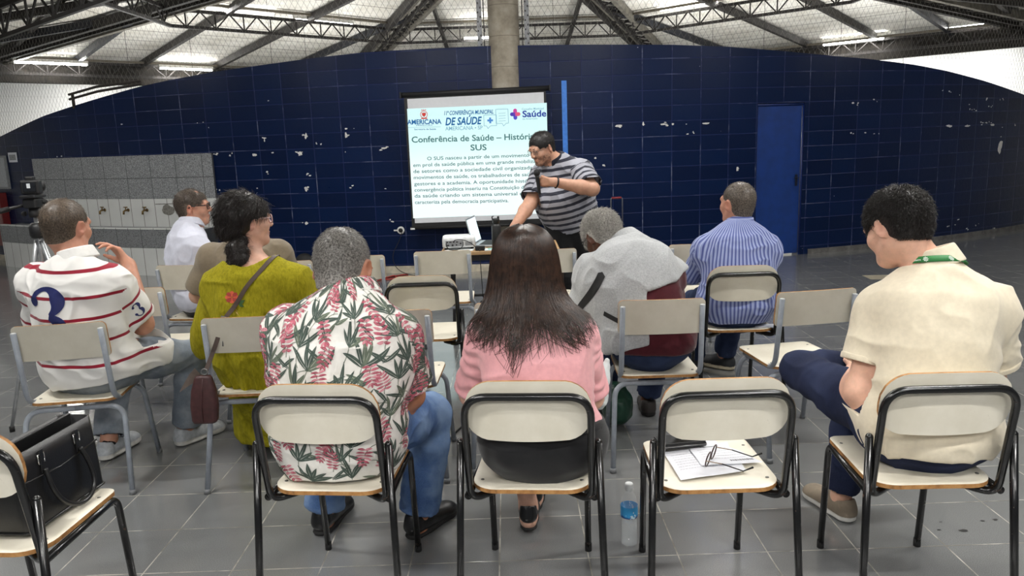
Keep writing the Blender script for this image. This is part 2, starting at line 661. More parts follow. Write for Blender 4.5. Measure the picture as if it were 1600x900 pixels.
# ---- tiled drinking fountain niche on the left
def m_granite(name, a, b):
    k = NT(name)
    co = k.coord('UV')
    ob = k.coord()
    u, v, _ = k.sep(co)
    fu = k.math('FRACT', k.math('DIVIDE', k.math('ADD', u, 36.0), 0.40))
    eu = k.math('MULTIPLY', k.math('MINIMUM', fu, k.math('SUBTRACT', 1.0, fu)), 0.40)
    ev = k.math('ABSOLUTE', k.math('SUBTRACT', v, 1.205))
    j = k.step(k.math('MINIMUM', eu, ev), 0.002, 0.006)
    s = k.noise(ob, 75, 5, 0.75)
    c = k.ramp(s, [(0.36, a), (0.5, rgb(128, 130, 132)), (0.64, b)])
    k.color(k.mix(j, rgb(62, 64, 66), c))
    k.rough(0.4)
    return k.m


def m_white_tile(name, w):
    k = NT(name)
    co = k.coord('UV')
    u, v, _ = k.sep(co)
    fu = k.math('FRACT', k.math('DIVIDE', k.math('ADD', u, 36.0), w))
    eu = k.math('MULTIPLY', k.math('MINIMUM', fu, k.math('SUBTRACT', 1.0, fu)), w)
    j = k.step(eu, 0.002, 0.006)
    c = k.mix(k.noise(k.coord(), 3, 3), rgb(196, 198, 196), rgb(222, 223, 220))
    k.color(k.mix(j, rgb(110, 108, 102), c))
    k.rough(0.25)
    return k.m


M_GRAN = m_granite('speckled grey tile', rgb(84, 86, 90), rgb(178, 180, 182))
M_GRAN2 = m_granite('dark speckled tile', rgb(46, 48, 50), rgb(140, 142, 144))
M_WT = m_white_tile('white wall tile', 0.2)
M_PLASTER = plain('broken plaster', rgb(120, 118, 112), 0.95, nscale=40, noise_amt=0.3, bump=0.6, bscale=60)


def curved_panel(mb, uv, d0, d1, z0, z1, out, mi, back=0.0, n=18):
    ds = [d0 + (d1 - d0) * i / n for i in range(n + 1)]
    for a, b in zip(ds, ds[1:]):
        mb.add([wp(a, z0, out), wp(b, z0, out), wp(b, z1, out), wp(a, z1, out)], [(0, 1, 2, 3)], mi)
        uv.extend([(R(a) * RW, z0), (R(b) * RW, z0), (R(b) * RW, z1), (R(a) * RW, z1)])
        mb.add([wp(a, z1, out), wp(b, z1, out), wp(b, z1, back), wp(a, z1, back)], [(0, 1, 2, 3)], mi)
        uv.extend([(R(a) * RW, z1)] * 4)
    for d in (d0, d1):
        q = [wp(d, z0, back), wp(d, z0, out), wp(d, z1, out), wp(d, z1, back)]
        if d == d1:
            q = q[::-1]
        mb.add(q, [(0, 1, 2, 3)], mi)
        uv.extend([(0, z) for z in (z0, z0, z1, z1)])


def fountain():
    root = empty('drinking_fountain', 'wide grey and white tiled wash trough with brass taps on the blue wall', 'drinking fountain', tuple(wp(-23, 0, 0.1)))
    inv = Matrix.Translation(-Vector(root.location))
    def part(name, mats, fn):
        mb, uv = MB(), []
        fn(mb, uv)
        o = mb.build(name, mats, root)
        l = o.data.uv_layers.new(name='UVMap')
        l.data.foreach_set('uv', [c for p in uv for c in p])
        o.location = -Vector(root.location)
        return o
    part('speckled_panel', M_GRAN, lambda m, u: curved_panel(m, u, -30, -16.35, 0.945, 1.49, 0.03, 0))
    part('white_tile_panel', M_WT, lambda m, u: curved_panel(m, u, -30, -16.35, 0.58, 0.943, 0.026, 0))
    def basin(m, u):
        curved_panel(m, u, -32.4, -16.6, 0.352, 0.585, 0.30, 1)
        curved_panel(m, u, -32.4, -16.6, 0.0, 0.350, 0.296, 0)
        curved_panel(m, u, -32.4, -16.6, 0.585, 0.600, 0.305, 0, 0.24)
    part('basin', [M_WT, M_GRAN2], basin)
    br = plain('worn brass', rgb(120, 98, 62), 0.35, metal=0.85)
    for d in (-24.1, -22.3, -20.95):
        mb = MB()
        p = wp(d, 0.80, 0.026) - Vector(root.location)
        a = R(d)
        f = Vector((math.sin(a), -math.cos(a), 0))
        t = Vector((math.cos(a), math.sin(a), 0))
        mb.tube([p, p + f * 0.05, p + f * 0.075 + Vector((0, 0, -0.012)), p + f * 0.08 + Vector((0, 0, -0.05))], 0.012, 8)
        mb.tube([p + f * 0.04, p + f * 0.04 + Vector((0, 0, 0.04))], 0.008, 8)
        mb.tube([p + f * 0.04 + Vector((0, 0, 0.04)) - t * 0.03, p + f * 0.04 + Vector((0, 0, 0.04)) + t * 0.03], 0.007, 8)
        mb.lathe([(0.022, 0), (0.022, 0.006), (0.014, 0.01)], p, 12, axis=f)
        mb.build('tap', br, root)
    mb = MB()
    c = wp(-19.5, 0.80, 0.029)
    a = R(-19.5)
    t = Vector((math.cos(a), math.sin(a), 0))
    rnd = random.Random(2)
    pts = []
    for i in range(16):
        an = 2 * PI * i / 16
        w, h = (0.1, 0.075)
        rr = rnd.uniform(0.8, 1.05)
        pts.append(c + t * math.cos(an) * w * rr + Vector((0, 0, math.sin(an) * h * rr)) - Vector(root.location))
    mb.add(pts, [tuple(range(16))])
    pts = [c + t * x + Vector((0, 0, z)) - Vector(root.location) - Vector((0, -0.0005, 0)) for x, z in ((-0.19, 0.08), (0.19, 0.085), (0.19, 0.075), (-0.19, 0.07))]
    mb.add(pts, [(0, 1, 2, 3)])
    h = mb.build('broken_tile_patch', M_PLASTER, root)
    h['label'] = 'patch of bare plaster where a white tile has broken away'
fountain()

# ---- concrete column in front of the wall
col = MB()
col.lathe([(0.178, 0), (0.178, 2.0), (0.174, 3.2), (0.174, 4.4)], (0.008, 9.14, 0), 32)
k = NT('raw concrete column')
co = k.coord()
n1 = k.noise(co, 5, 6, 0.65)
sx, sy, sz = k.sep(co)
ring = k.math('FRACT', k.math('MULTIPLY', sz, 3.0))
k.color(k.mix(k.step(ring, 0.0, 0.03), rgb(96, 88, 78), k.ramp(n1, [(0.3, rgb(112, 104, 92)), (0.55, rgb(150, 142, 128)), (0.75, rgb(172, 165, 152))])))
k.rough(0.85)
k.bump(n1, 0.3, 0.01)
structure(col.build('column', k.m))

# ---- roof: eight-sided low pyramid on steel trusses
AX, AY, AZ, SLOPE = 0.13, 10.0, 4.31, 0.125
AX_ = Vector((AX, AY, 0))


def rp(az, ap, u, dz=0.0):
    """point on the roof plane of the sector facing az (deg): ap along its fall, u along its eave"""
    a = R(az)
    n = Vector((math.sin(a), math.cos(a), 0))
    t = Vector((n.y, -n.x, 0))
    p = AX_ + n * ap + t * u
    p.z = AZ - SLOPE * ap + dz
    return p


def m_roof():
    k = NT('pale roof sheeting')
    co = k.coord('UV')
    u, v, _ = k.sep(co)
    ob = k.coord()
    f = k.math('FRACT', k.math('DIVIDE', v, 0.62))
    seam = k.step(k.math('MINIMUM', f, k.math('SUBTRACT', 1.0, f)), 0.008, 0.03)
    n = k.noise(ob, 1.6, 5)
    c = k.ramp(n, [(0.3, rgb(206, 202, 190)), (0.6, rgb(232, 230, 222))])
    streak = k.noise(k.comb(k.math('MULTIPLY', u, 0.5), k.math('MULTIPLY', v, 6.0), 0.0), 1.0, 4)
    c = k.mix(k.math('MULTIPLY', k.step(streak, 0.45, 0.7), 0.35), c, rgb(150, 144, 130))
    k.color(k.mix(seam, rgb(120, 116, 106), c))
    k.rough(0.75)
    return k.m


T8 = math.tan(R(22.5))
rf, uvs = MB(), []
for s in range(8):
    az = -180 + 45 * s
    steps = [0.0, 2.0, 4.0, 6.0, 8.0, 9.6]
    for a, b in zip(steps, steps[1:]):
        q = [(a, -a * T8), (b, -b * T8), (b, b * T8), (a, a * T8)]
        rf.add([rp(az, x, y, 0.06) for x, y in q], [(0, 1, 2, 3)])
        uvs += [(y, x) for x, y in q]
        rf.add([rp(az, x, y, 0.11) for x, y in q][::-1], [(0, 1, 2, 3)])
        uvs += [(y, x) for x, y in q]
o = rf.build('ceiling', m_roof())
l = o.data.uv_layers.new(name='UVMap')
l.data.foreach_set('uv', [c for p in uvs for c in p])
structure(o)

M_DARKSTEEL = plain('dark painted steel', rgb(36, 33, 31), 0.6, metal=0.2, nscale=8, noise_amt=0.3)
M_BLUESTEEL = plain('blue black steel', rgb(26, 29, 38), 0.5, metal=0.2)
M_GREYSTEEL = plain('grey galvanised steel', rgb(118, 114, 104), 0.55, metal=0.3, nscale=8, noise_amt=0.3)
RAFTERS = {-45: [-3.53, -2.36, -1.2, 0.24, 1.84], 0: [-1.31, 1.2], 45: [-1.83, -0.16, 1.2, 2.42, 3.53], -90: [-2.4, -1.2, 0, 1.2, 2.4], 90: [-2.4, -1.2, 0, 1.2, 2.4],
           135: [-1.3, 1.3], -135: [-1.3, 1.3], 180: [-1.3, 1.3]}
ri = 0
for az, us in RAFTERS.items():
    for u in us:
        mb = MB()
        a0 = max(abs(u) / T8, 0.4)
        if a0 > 8.4:
            a0 = 3.0
        mb.beam(rp(az, a0, u, -0.02), rp(az, 9.2, u, -0.02), 0.075 if az else 0.05, 0.11)
        structure(mb.build('beam', M_BLUESTEEL if (ri % 3 == 1) else M_DARKSTEEL))
        ri += 1


def lattice(mb, P, Q, up, h, n, r=0.018, mi=0):
    """flat truss between P and Q: two chords and a zigzag web"""
    up = Vector(up)
    P, Q = Vector(P), Vector(Q)
    lo = -up * h
    mb.beam(P, Q, 0.05, 0.045, mi, up)
    mb.beam(P + lo, Q + lo, 0.05, 0.045, mi, up)
    for i in range(n):
        a = P.lerp(Q, i / n)
        b = P.lerp(Q, (i + 0.5) / n) + lo
        c = P.lerp(Q, (i + 1) / n)
        mb.beam(a, b, r, r, mi, up)
        mb.beam(b, c, r, r, mi, up)
        mb.beam(b, b - lo, r, r, mi, up)


# hip trusses along the eight ridges
for s in range(8):
    az = -180 + 45 * s
    mb = MB()
    def hp(ap, du, dz):
        return rp(az, ap, ap * T8 + du, dz)
    for du, mi in ((-0.24, 0), (0.24, 1)):
        mb.beam(hp(0.5, du, -0.05), hp(9.3, du, -0.05), 0.08, 0.13, mi)
    mb.beam(hp(0.5, -0.12, -0.03), hp(9.3, -0.12, -0.03), 0.10, 0.03, 1)
    n = 30
    for i in range(n):
        a, b = 0.5 + 8.8 * i / n, 0.5 + 8.8 * (i + 1) / n
        mb.beam(hp(a, -0.05, -0.07), hp(b, 0.24, -0.07), 0.025, 0.025, 0)
        mb.beam(hp(a, 0.24, -0.07), hp(b, -0.05, -0.07), 0.025, 0.025, 0)
    mb.beam(hp(0.5, -0.02, -0.10), hp(9.3, -0.02, -0.10), 0.05, 0.05, 0)
    structure(mb.build('beam', [M_DARKSTEEL, M_GREYSTEEL]))
# ring trusses
for s in range(8):
    az = -180 + 45 * s
    for ap, h, n in ((5.1, 0.24, 9), (8.75, 0.22, 14)):
        mb = MB()
        lattice(mb, rp(az, ap, -ap * T8, -0.06), rp(az, ap, ap * T8, -0.06), (0, 0, 1), h, n)
        structure(mb.build('beam', M_DARKSTEEL))
# eave beam of dark concrete and conduit rail carrying the lamps
k = NT('dark stained concrete beam')
co = k.coord()
n1 = k.noise(co, 3, 6, 0.7)
k.color(k.ramp(n1, [(0.3, rgb(20, 18, 15)), (0.6, rgb(36, 32, 27)), (0.8, rgb(62, 56, 47))]))
k.rough(0.9)
M_BEAMC = k.m
M_RAIL = plain('grey rail', rgb(96, 90, 78), 0.6, metal=0.3)
for s in range(8):
    az = -180 + 45 * s
    mb = MB()
    a = R(az)
    nrm = Vector((math.sin(a), math.cos(a), 0))
    P, Q = rp(az, 9.05, -9.05 * T8), rp(az, 9.05, 9.05 * T8)
    P.z = Q.z = 2.985
    mb.beam(P, Q, 0.16, 0.36)
    structure(mb.build('beam', M_BEAMC))
    mb = MB()
    P, Q = rp(az, 8.6, -8.6 * T8), rp(az, 8.6, 8.6 * T8)
    P.z = Q.z = 3.19
    mb.beam(P, Q, 0.05, 0.04)
    P, Q = rp(az, 4.95, -4.95 * T8), rp(az, 4.95, 4.95 * T8)
    P.z = Q.z = 3.70
    mb.beam(P, Q, 0.05, 0.04)
    structure(mb.build('beam', M_RAIL))

# long dark truss at the upper left, nearer than the ring
mb = MB()
P, Q = Vector((-8.6, 11.2, 3.02)), Vector((-3.3, 8.6, 3.72))
lattice(mb, P, Q, (0, 0, 1), 0.34, 12, 0.022)
mb.beam(P + Vector((0, 0, 0.06)), Q + Vector((0, 0, 0.06)), 0.14, 0.05)
structure(mb.build('beam', M_DARKSTEEL))

# white tiled walls beyond, under the eaves
k = NT('white outer wall tile')
co = k.coord()
u = k.sep(co)
j = k.math('FRACT', k.math('DIVIDE', u[2], 0.3))
j2 = k.math('FRACT', k.math('DIVIDE', k.math('ADD', u[0], u[1]), 0.42))
jj = k.math('MINIMUM', k.step(j, 0.0, 0.04), k.step(j2, 0.0, 0.03))
k.color(k.mix(jj, rgb(214, 214, 208), rgb(238, 238, 234)))
k.rough(0.4)
M_OUT = k.m
for nm, az in (('wall_left', -45), ('wall_right', 45), ('wall_far', 0), ('wall_left_side', -90), ('wall_right_side', 90)):
    mb = MB()
    P, Q = rp(az, 11.2, -11.2 * T8), rp(az, 11.2, 11.2 * T8)
    P.z = Q.z = 1.6
    mb.beam(P, Q, 0.15, 3.2)
    structure(mb.build(nm, M_OUT))

# ---- wire netting between the wall head and the roof
M_WIRE = plain('galvanised wire', rgb(120, 118, 112), 0.5, metal=0.5)
cu = bpy.data.curves.new('wire_netting', 'CURVE')
cu.dimensions = '3D'
cu.bevel_depth = 0.0014
cu.bevel_resolution = 0
cu.use_fill_caps = False
PITCHW = 0.075
def net_top(deg):
    return 3.55 + 0.25 * math.cos(R(deg * 2.4))
for sgn in (1, -1):
    s = -10.6
    while s < 10.0:
        # one slanting wire climbing from the wall head to the roof
        pts = []
        for i in range(13):
            zz = 1.7 + 0.2 * i
            sx = s + sgn * 0.62 * 0.2 * i
            dg = math.degrees(sx / RW)
            if abs(dg) > 38 or zz < wall_top(max(-42, min(42, dg))) - 0.2 or zz > net_top(dg):
                continue
            pts.append(wp(dg, zz, -0.05))
        if len(pts) > 1:
            sp = cu.splines.new('POLY')
            sp.points.add(len(pts) - 1)
            sp.points.foreach_set('co', [c for p in pts for c in (*p, 1)])
        s += PITCHW
cu.materials.append(M_WIRE)
_t = link(bpy.data.objects.new('wire_netting', cu))
bpy.context.view_layer.update()
_m = bpy.data.meshes.new_from_object(_t)
bpy.data.objects.remove(_t)
_m.name = 'wire_netting'
net = link(bpy.data.objects.new('wire_netting', _m))
tag(net, 'wire mesh netting stretched from the head of the blue wall to the roof', 'netting')
# slotted net posts either side of the column
for x, lab in ((-0.265, 'perforated grey post carrying the netting, left of the concrete column'), (0.27, 'perforated grey post carrying the netting, right of the concrete column')):
    p = MB()
    p.box((0, 0, 0.62), (0.055, 0.02, 1.24), mi=0)
    for i in range(24):
        p.box((0.014 * (-1) ** i, -0.012, 0.03 + 0.05 * i), (0.013, 0.006, 0.02), mi=1)
    p.box((0.05 if x < 0 else -0.05, 0.0, 0.6), (0.012, 0.03, 1.2), mi=1)
    o = p.build('net_post', [plain('pale grey post', rgb(150, 152, 156), 0.5), M_DARKSTEEL])
    o.location = (x, 9.13, 2.565)
    tag(o, lab, 'post')
# dark pipe rail lying on the sloping wall head at the left
pr = MB()
for off, dz in ((0.0, 0.10), (0.0, 0.04)):
    pr.tube([wp(-25.9, 2.22 + dz - 0.02, off), wp(-23.6, 2.27 + dz, off), wp(-20.4, 2.335 + dz * 0.6, off)], 0.016, 8)
pr.tube([wp(-25.6, 2.12, 0), wp(-25.6, 2.31, 0)], 0.02, 8)
tag(pr.build('pipe_rail', M_CAP), 'two dark pipes lying on the sloping left head of the blue wall', 'pipe')

# ---- fluorescent fittings
M_TUBE = emit('lit fluorescent tube', (1.0, 0.985, 0.95, 1), TUBE_E)
M_FIT = plain('white lamp housing', rgb(205, 203, 196), 0.5)


def lamp(P, Q, label, watt, group='fluorescent lamps under the roof', up=0.7):
    P, Q = Vector(P), Vector(Q)
    c = (P + Q) / 2
    d = Q - P
    L = d.length
    root = empty('fluorescent_lamp', label, 'lamp', tuple(c), math.atan2(d.y, d.x), group)
    h = MB()
    h.box((0, 0, 0.035), (L, 0.06, 0.05), bev=0.006)
    h.box((0, 0.0, 0.075), (L * 0.98, 0.035, 0.03))
    h.build('housing', M_FIT, root)
    t = MB()
    t.tube([(-L / 2 + 0.02, -0.0, -0.008), (L / 2 - 0.02, -0.0, -0.008)], 0.017, 10)
    t.build('tube', M_TUBE, root)
    for s in (-1, 1):
        e = MB()
        e.box((s * (L / 2 - 0.012), 0, 0.0), (0.022, 0.045, 0.055), bev=0.004)
        e.build('lamp_holder', M_FIT, root)
    area_light('lamp_light', (0, 0, -0.035), (0, 0, 0), L, 0.05, watt, parent=root)
    area_light('lamp_light', (0, 0, 0.11), (PI, 0, 0), L, 0.05, watt * up, parent=root)
    return root


LG = 'fluorescent lamps under the roof'
lamp((-8.36, 13.67, 3.12), (-7.52, 14.51, 3.12), 'dim slim fluorescent lamp under the far left eave, near the frame edge', 4)
lamp((-6.64, 15.39, 3.11), (-5.88, 16.15, 3.11), 'bright fluorescent lamp under the left eave, touching the blue wall head', 14)
lamp((-4.58, 12.5, 3.68), (-3.75, 13.34, 3.68), 'fluorescent lamp of the upper left pair, the one farther from the column', 14)
lamp((-3.5, 13.58, 3.64), (-2.67, 14.42, 3.63), 'fluorescent lamp of the upper left pair, the one nearer the column', 14)
lamp((2.82, 14.5, 3.70), (3.66, 13.66, 3.72), 'fluorescent lamp cut by the top edge of the view, right of the column', 14)
lamp((6.35, 15.95, 3.15), (7.19, 15.11, 3.18), 'bright fluorescent lamp under the right eave above the dark beam', 14)
lamp((7.95, 14.35, 3.2), (8.79, 13.51, 3.22), 'slim fluorescent lamp under the right eave at the frame edge', 6)
lamp((-0.74, 14.9, 3.40), (-0.15, 14.9, 3.40), 'small fluorescent lamp seen through netting beside the column', 6)
# the rows over the audience, above and behind the camera
near = [((-3.1, 2.9, 3.25), (-1.9, 2.9, 3.25)), ((1.7, 2.9, 3.25), (2.9, 2.9, 3.25)), ((-5.2, 5.6, 3.3), (-4.3, 4.8, 3.3)), ((4.4, 4.8, 3.3), (5.3, 5.6, 3.3)),
        ((-0.7, 4.9, 3.5), (0.5, 4.9, 3.5)), ((-2.4, 0.6, 3.1), (-1.2, 0.6, 3.1)), ((1.2, 0.6, 3.1), (2.4, 0.6, 3.1)), ((-6.6, 8.4, 3.3), (-6.6, 7.2, 3.3)), ((6.8, 7.2, 3.3), (6.8, 8.4, 3.3)),
        ((-2.0, 6.3, 3.6), (-0.9, 6.3, 3.6)), ((1.1, 6.3, 3.6), (2.2, 6.3, 3.6)),
        ((-2.6, -1.6, 2.9), (-1.4, -1.6, 2.9)), ((1.4, -1.6, 2.9), (2.6, -1.6, 2.9)), ((-0.6, -0.9, 2.9), (0.6, -0.9, 2.9))]
for i, (a, b) in enumerate(near):
    lamp(a, b, 'fluorescent lamp over the seated audience, above the frame', LAMP_W * (0.45 if abs(a[0]) > 4 else 1.0), 'fluorescent lamps over the audience', 0.35)
# lamps between the blue wall and the white outer walls
for a, b in (((-8.1, 15.7, 3.05), (-7.5, 16.3, 3.05)), ((-6.7, 17.1, 3.05), (-6.1, 17.7, 3.05)), ((7.4, 17.0, 3.05), (8.2, 16.2, 3.05)), ((8.75, 15.75, 3.05), (9.3, 15.2, 3.05))):
    lamp(a, b, 'fluorescent lamp in the passage beyond the blue wall', WALL_WASH, 'fluorescent lamps in the passage', 0.1)

# unseen lamps added behind the blue wall to brighten the roof above
for x, y in ((-5.4, 12.6), (-2.8, 11.4), (0.2, 11.2), (3.2, 11.4), (5.8, 12.6), (-3.0, 14.2), (3.2, 14.2)):
    r_ = lamp((x - 0.6, y, 1.75), (x + 0.6, y, 1.75), 'unseen lamp added behind the blue wall to brighten the roof', 10, 'added roof lights behind the blue wall', BACK_UP / 10)
    for sx in (-0.5, 0.5):
        rod = MB()
        zt = max(2.9, 4.31 - 0.125 * math.hypot(x + sx - AX, y - AY) + 0.06) - 1.75
        rod.tube([(sx, 0, 0.08), (sx, 0, zt)], 0.003, 6)
        rod.build('added_lamp_rod', M_DARKSTEEL, r_)  # thin rods added only to hang these extra roof lights
# ================================================================== CHAIRS
def m_laminate():
    k = NT('cream laminate')
    co = k.coord()
    n = k.noise(co, 6, 5, 0.6)
    c = k.mix(k.step(n, 0.3, 0.7), rgb(214, 207, 189), rgb(226, 220, 204))
    s = k.noise(co, 38, 4, 0.7)
    c = k.mix(k.math('MULTIPLY', k.step(s, 0.66, 0.76), 0.5), c, rgb(140, 128, 104))
    k.color(c)
    k.rough(k.math('ADD', 0.33, k.math('MULTIPLY', n, 0.2)))
    k.b.inputs['Specular IOR Level'].default_value = 0.4
    return k.m


def m_ply():
    k = NT('plywood edge')
    co = k.coord()
    n = k.noise(co, 14, 4, 0.7)
    k.color(k.ramp(n, [(0.3, rgb(92, 60, 30)), (0.5, rgb(166, 118, 66)), (0.75, rgb(196, 152, 96))]))
    k.rough(0.7)
    return k.m


def m_black_tube():
    k = NT('chipped black enamel')
    co = k.coord()
    s = k.noise(co, 22, 5, 0.7)
    w = k.step(s, 0.63, 0.72)
    k.color(k.mix(w, rgb(17, 17, 17), rgb(84, 64, 52)))
    k.rough(k.math('ADD', 0.22, k.math('MULTIPLY', w, 0.4)))
    k.b.inputs['Specular IOR Level'].default_value = 0.6
    k.bump(s, 0.15, 0.003)
    return k.m


M_LAM, M_PLY, M_BLK = m_laminate(), m_ply(), m_black_tube()
M_GREY = plain('grey enamel tube', rgb(138, 144, 152), 0.38, nscale=25, noise_amt=0.12)
M_RIVET = plain('dull steel rivet', rgb(120, 118, 112), 0.4, metal=0.8)
M_RUB = plain('black rubber', rgb(22, 22, 22), 0.8)


def seat_mesh(w_front, w_back, dep, z, th, rf, rb):
    """plywood seat: dished board with rounded corners, wooden edge, rivets"""
    mb = MB()
    hw = (w_front + w_back) / 4
    out = []
    for (x, y) in rrect(1, 1, [rb / 0.4, rf / 0.4, rf / 0.4, rb / 0.4], 7):
        w = w_back + (w_front - w_back) * (y + 0.5)
        out.append((x * w, y * dep))
    dish = lambda x, y: -0.006 * max(0.0, 1 - (x / 0.17) ** 2) - 0.004 * max(0.0, 1 - ((y + 0.03) / 0.16) ** 2)
    n = len(out)
    rings = [1.0, 0.985, 0.9, 0.7, 0.45, 0.2]
    vs, fs = [], []
    for j, s in enumerate(rings):
        for x, y in out:
            e = 0.0 if j else -0.0025
            vs.append((x * s, y * s, z + th + e + dish(x * s, y * s) * min(1, (1 - s) * 6)))
    for j in range(len(rings) - 1):
        for i in range(n):
            i2 = (i + 1) % n
            fs.append((j * n + i, j * n + i2, (j + 1) * n + i2, (j + 1) * n + i))
    fs.append(tuple((len(rings) - 1) * n + i for i in range(n)))
    mb.add(vs, fs, 0, True)
    lo = [(x, y, z) for x, y in out]
    hi = [(x, y, z + th - 0.0025) for x, y in out]
    mb.add(lo + hi, [(i, (i + 1) % n, (i + 1) % n + n, i + n) for i in range(n)], 1)
    mb.add(lo, [tuple(range(n - 1, -1, -1))], 1)
    for sx in (-1, 1):
        for y in (-dep * 0.32, dep * 0.33):
            mb.lathe([(0.0065, 0), (0.006, 0.002), (0.003, 0.0028)], (sx * (hw - 0.028), y, z + th - 0.002), 10, 2)
    return mb


def back_mesh(w, h, radii, z0, y0, lean, curve, th, bow=0.0):
    """bent plywood backrest standing at y0, leaning back; curve = how far the middle sits behind the ends"""
    mb = MB()
    nx, nz = 20, 10
    out = rrect(w, h, radii, 8)
    # grid clipped to the rounded outline: each row squeezed to the outline's width at that height
    def width_at(t):
        zz = -h / 2 + t * h
        xs = [abs(x) for i, (x, y) in enumerate(out)]
        best = 0
        for (x0, y0_), (x1, y1_) in zip(out, out[1:] + out[:1]):
            if (y0_ - zz) * (y1_ - zz) <= 0 and abs(y1_ - y0_) > 1e-9:
                f = (zz - y0_) / (y1_ - y0_)
                best = max(best, abs(x0 + f * (x1 - x0)))
        return best
    ts = [0.0, 0.004, 0.02, 0.06, 0.12, 0.2, 0.35, 0.5, 0.65, 0.8, 0.88, 0.94, 0.98, 0.996, 1.0]
    front, back = [], []
    for t in ts:
        hwid = width_at(min(max(t, 0.002), 0.998))
        for i in range(nx + 1):
            x = hwid * (-1 + 2 * i / nx)
            zz = z0 + t * h - (bow * (1 - (x / (w / 2)) ** 2) if t < 0.5 else 0) * (1 - t * 2) + (bow * 0.5 * (1 - (x / (w / 2)) ** 2) if t > 0.5 else 0) * (t * 2 - 1)
            y = y0 - lean * t * h - curve * (1 - (2 * x / w) ** 2)
            front.append((x, y + th / 2, zz))
            back.append((x, y - th / 2, zz))
    n = nx + 1
    fs = []
    for j in range(len(ts) - 1):
        for i in range(nx):
            fs.append((j * n + i, (j + 1) * n + i, (j + 1) * n + i + 1, j * n + i + 1))
    mb.add(front, fs, 0, True)
    mb.add(back, [f[::-1] for f in fs], 0, True)
    m = len(ts)
    loop = [i for i in range(nx)] + [j * n + nx for j in range(m - 1)] + [(m - 1) * n + i for i in range(nx, 0, -1)] + [j * n for j in range(m - 1, 0, -1)]
    L = len(loop)
    vs = [front[i] for i in loop] + [back[i] for i in loop]
    mb.add(vs, [(i, (i + 1) % L, (i + 1) % L + L, i + L) for i in range(L)], 1)
    return mb


def make_black_chair():
    root = empty('school_chair', 'x', 'chair')
    seat_mesh(0.385, 0.405, 0.40, 0.437, 0.016, 0.03, 0.085).build('seat', [M_LAM, M_PLY, M_RIVET], root)
    back_mesh(0.412, 0.185, [0.075, 0.085, 0.085, 0.075], 0.627, -0.196, 0.14, 0.012, 0.011, 0.012).build('backrest', [M_LAM, M_PLY], root)
    r = 0.0124
    for s in (-1, 1):
        mb = MB()
        mb.tube(fillet([(s * 0.187, 0.235, 0), (s * 0.187, 0.195, 0.424), (s * 0.211, -0.192, 0.424)], 0.05, 7), r, 12)
        mb.lathe([(0.0135, 0), (0.0135, 0.03)], (s * 0.187, 0.234, 0.0), 10, 1)
        mb.build('leg', [M_BLK, M_RUB], root)
        mb = MB()
        a, b = Vector((s * 0.246, -0.265, 0)), Vector((s * 0.226, -0.206, 0.612))
        mb.tube([a, b], r, 12)
        mb.ball(b, r, 12, 8)
        mb.lathe([(0.0135, 0), (0.0135, 0.03)], a, 10, 1)
        mb.build('leg', [M_BLK, M_RUB], root)
    mb = MB()
    mb.tube(fillet([(-0.11, -0.13, 0.421), (-0.203, -0.186, 0.410), (-0.203, -0.249, 0.772), (0.203, -0.249, 0.772), (0.203, -0.186, 0.410), (0.11, -0.13, 0.421)],
                   [0.045, 0.075, 0.075, 0.045], 8), r, 12)
    mb.build('back_frame', M_BLK, root)
    mb = MB()
    mb.tube([(-0.195, 0.12, 0.42), (0.195, 0.12, 0.42)], 0.009, 8)
    mb.build('stretcher', M_BLK, root)
    return root


def make_grey_chair():
    root = empty('school_chair', 'x', 'chair')
    seat_mesh(0.375, 0.385, 0.39, 0.425, 0.015, 0.03, 0.06).build('seat', [M_LAM, M_PLY, M_RIVET], root)
    back_mesh(0.392, 0.165, 0.022, 0.637, -0.198, 0.14, 0.010, 0.011).build('backrest', [M_LAM, M_PLY], root)
    r = 0.0122
    for s in (-1, 1):
        mb = MB()
        mb.tube(fillet([(s * 0.178, -0.242, 0.775), (s * 0.182, -0.196, 0.43), (s * 0.168, 0.15, 0.412)], 0.075, 8), r, 12)
        mb.ball((s * 0.178, -0.242, 0.775), (r, r, 0.004), 12, 6, 1)
        mb.build('back_post', [M_GREY, plain('pale post plug', rgb(190, 192, 192), 0.5)], root)
    for y, lab in ((-1, 'rear'), (1, 'front')):
        for s in (-1, 1):
            mb = MB()
            top = 0.396
            if y < 0:
                pts = [(s * 0.232, -0.275, 0), (s * 0.208, -0.172, top), (0, -0.172, top)]
            else:
                pts = [(s * 0.205, 0.225, 0), (s * 0.19, 0.15, top), (0, 0.15, top)]
            mb.tube(fillet(pts, 0.07, 8), r, 12)
            mb.lathe([(0.0145, 0), (0.0145, 0.022)], pts[0], 10, 1)
            mb.build('leg', [M_GREY, plain('grey plastic foot', rgb(110, 112, 114), 0.6)], root)
    return root


BLACK, GREY = make_black_chair(), make_grey_chair()
_used = set()


def chair(kind, x, y, yaw, label, group):
    proto = BLACK if kind == 'black' else GREY
    if kind in _used:
        c = copy_tree(proto)
    else:
        c = proto
        _used.add(kind)
    c.location = (x, y, 0)
    c.rotation_euler = (0, 0, R(yaw))
    if kind == 'black':
        c.scale = (0.945, 1, 1)
    tag(c, label, 'chair', group)
    return c


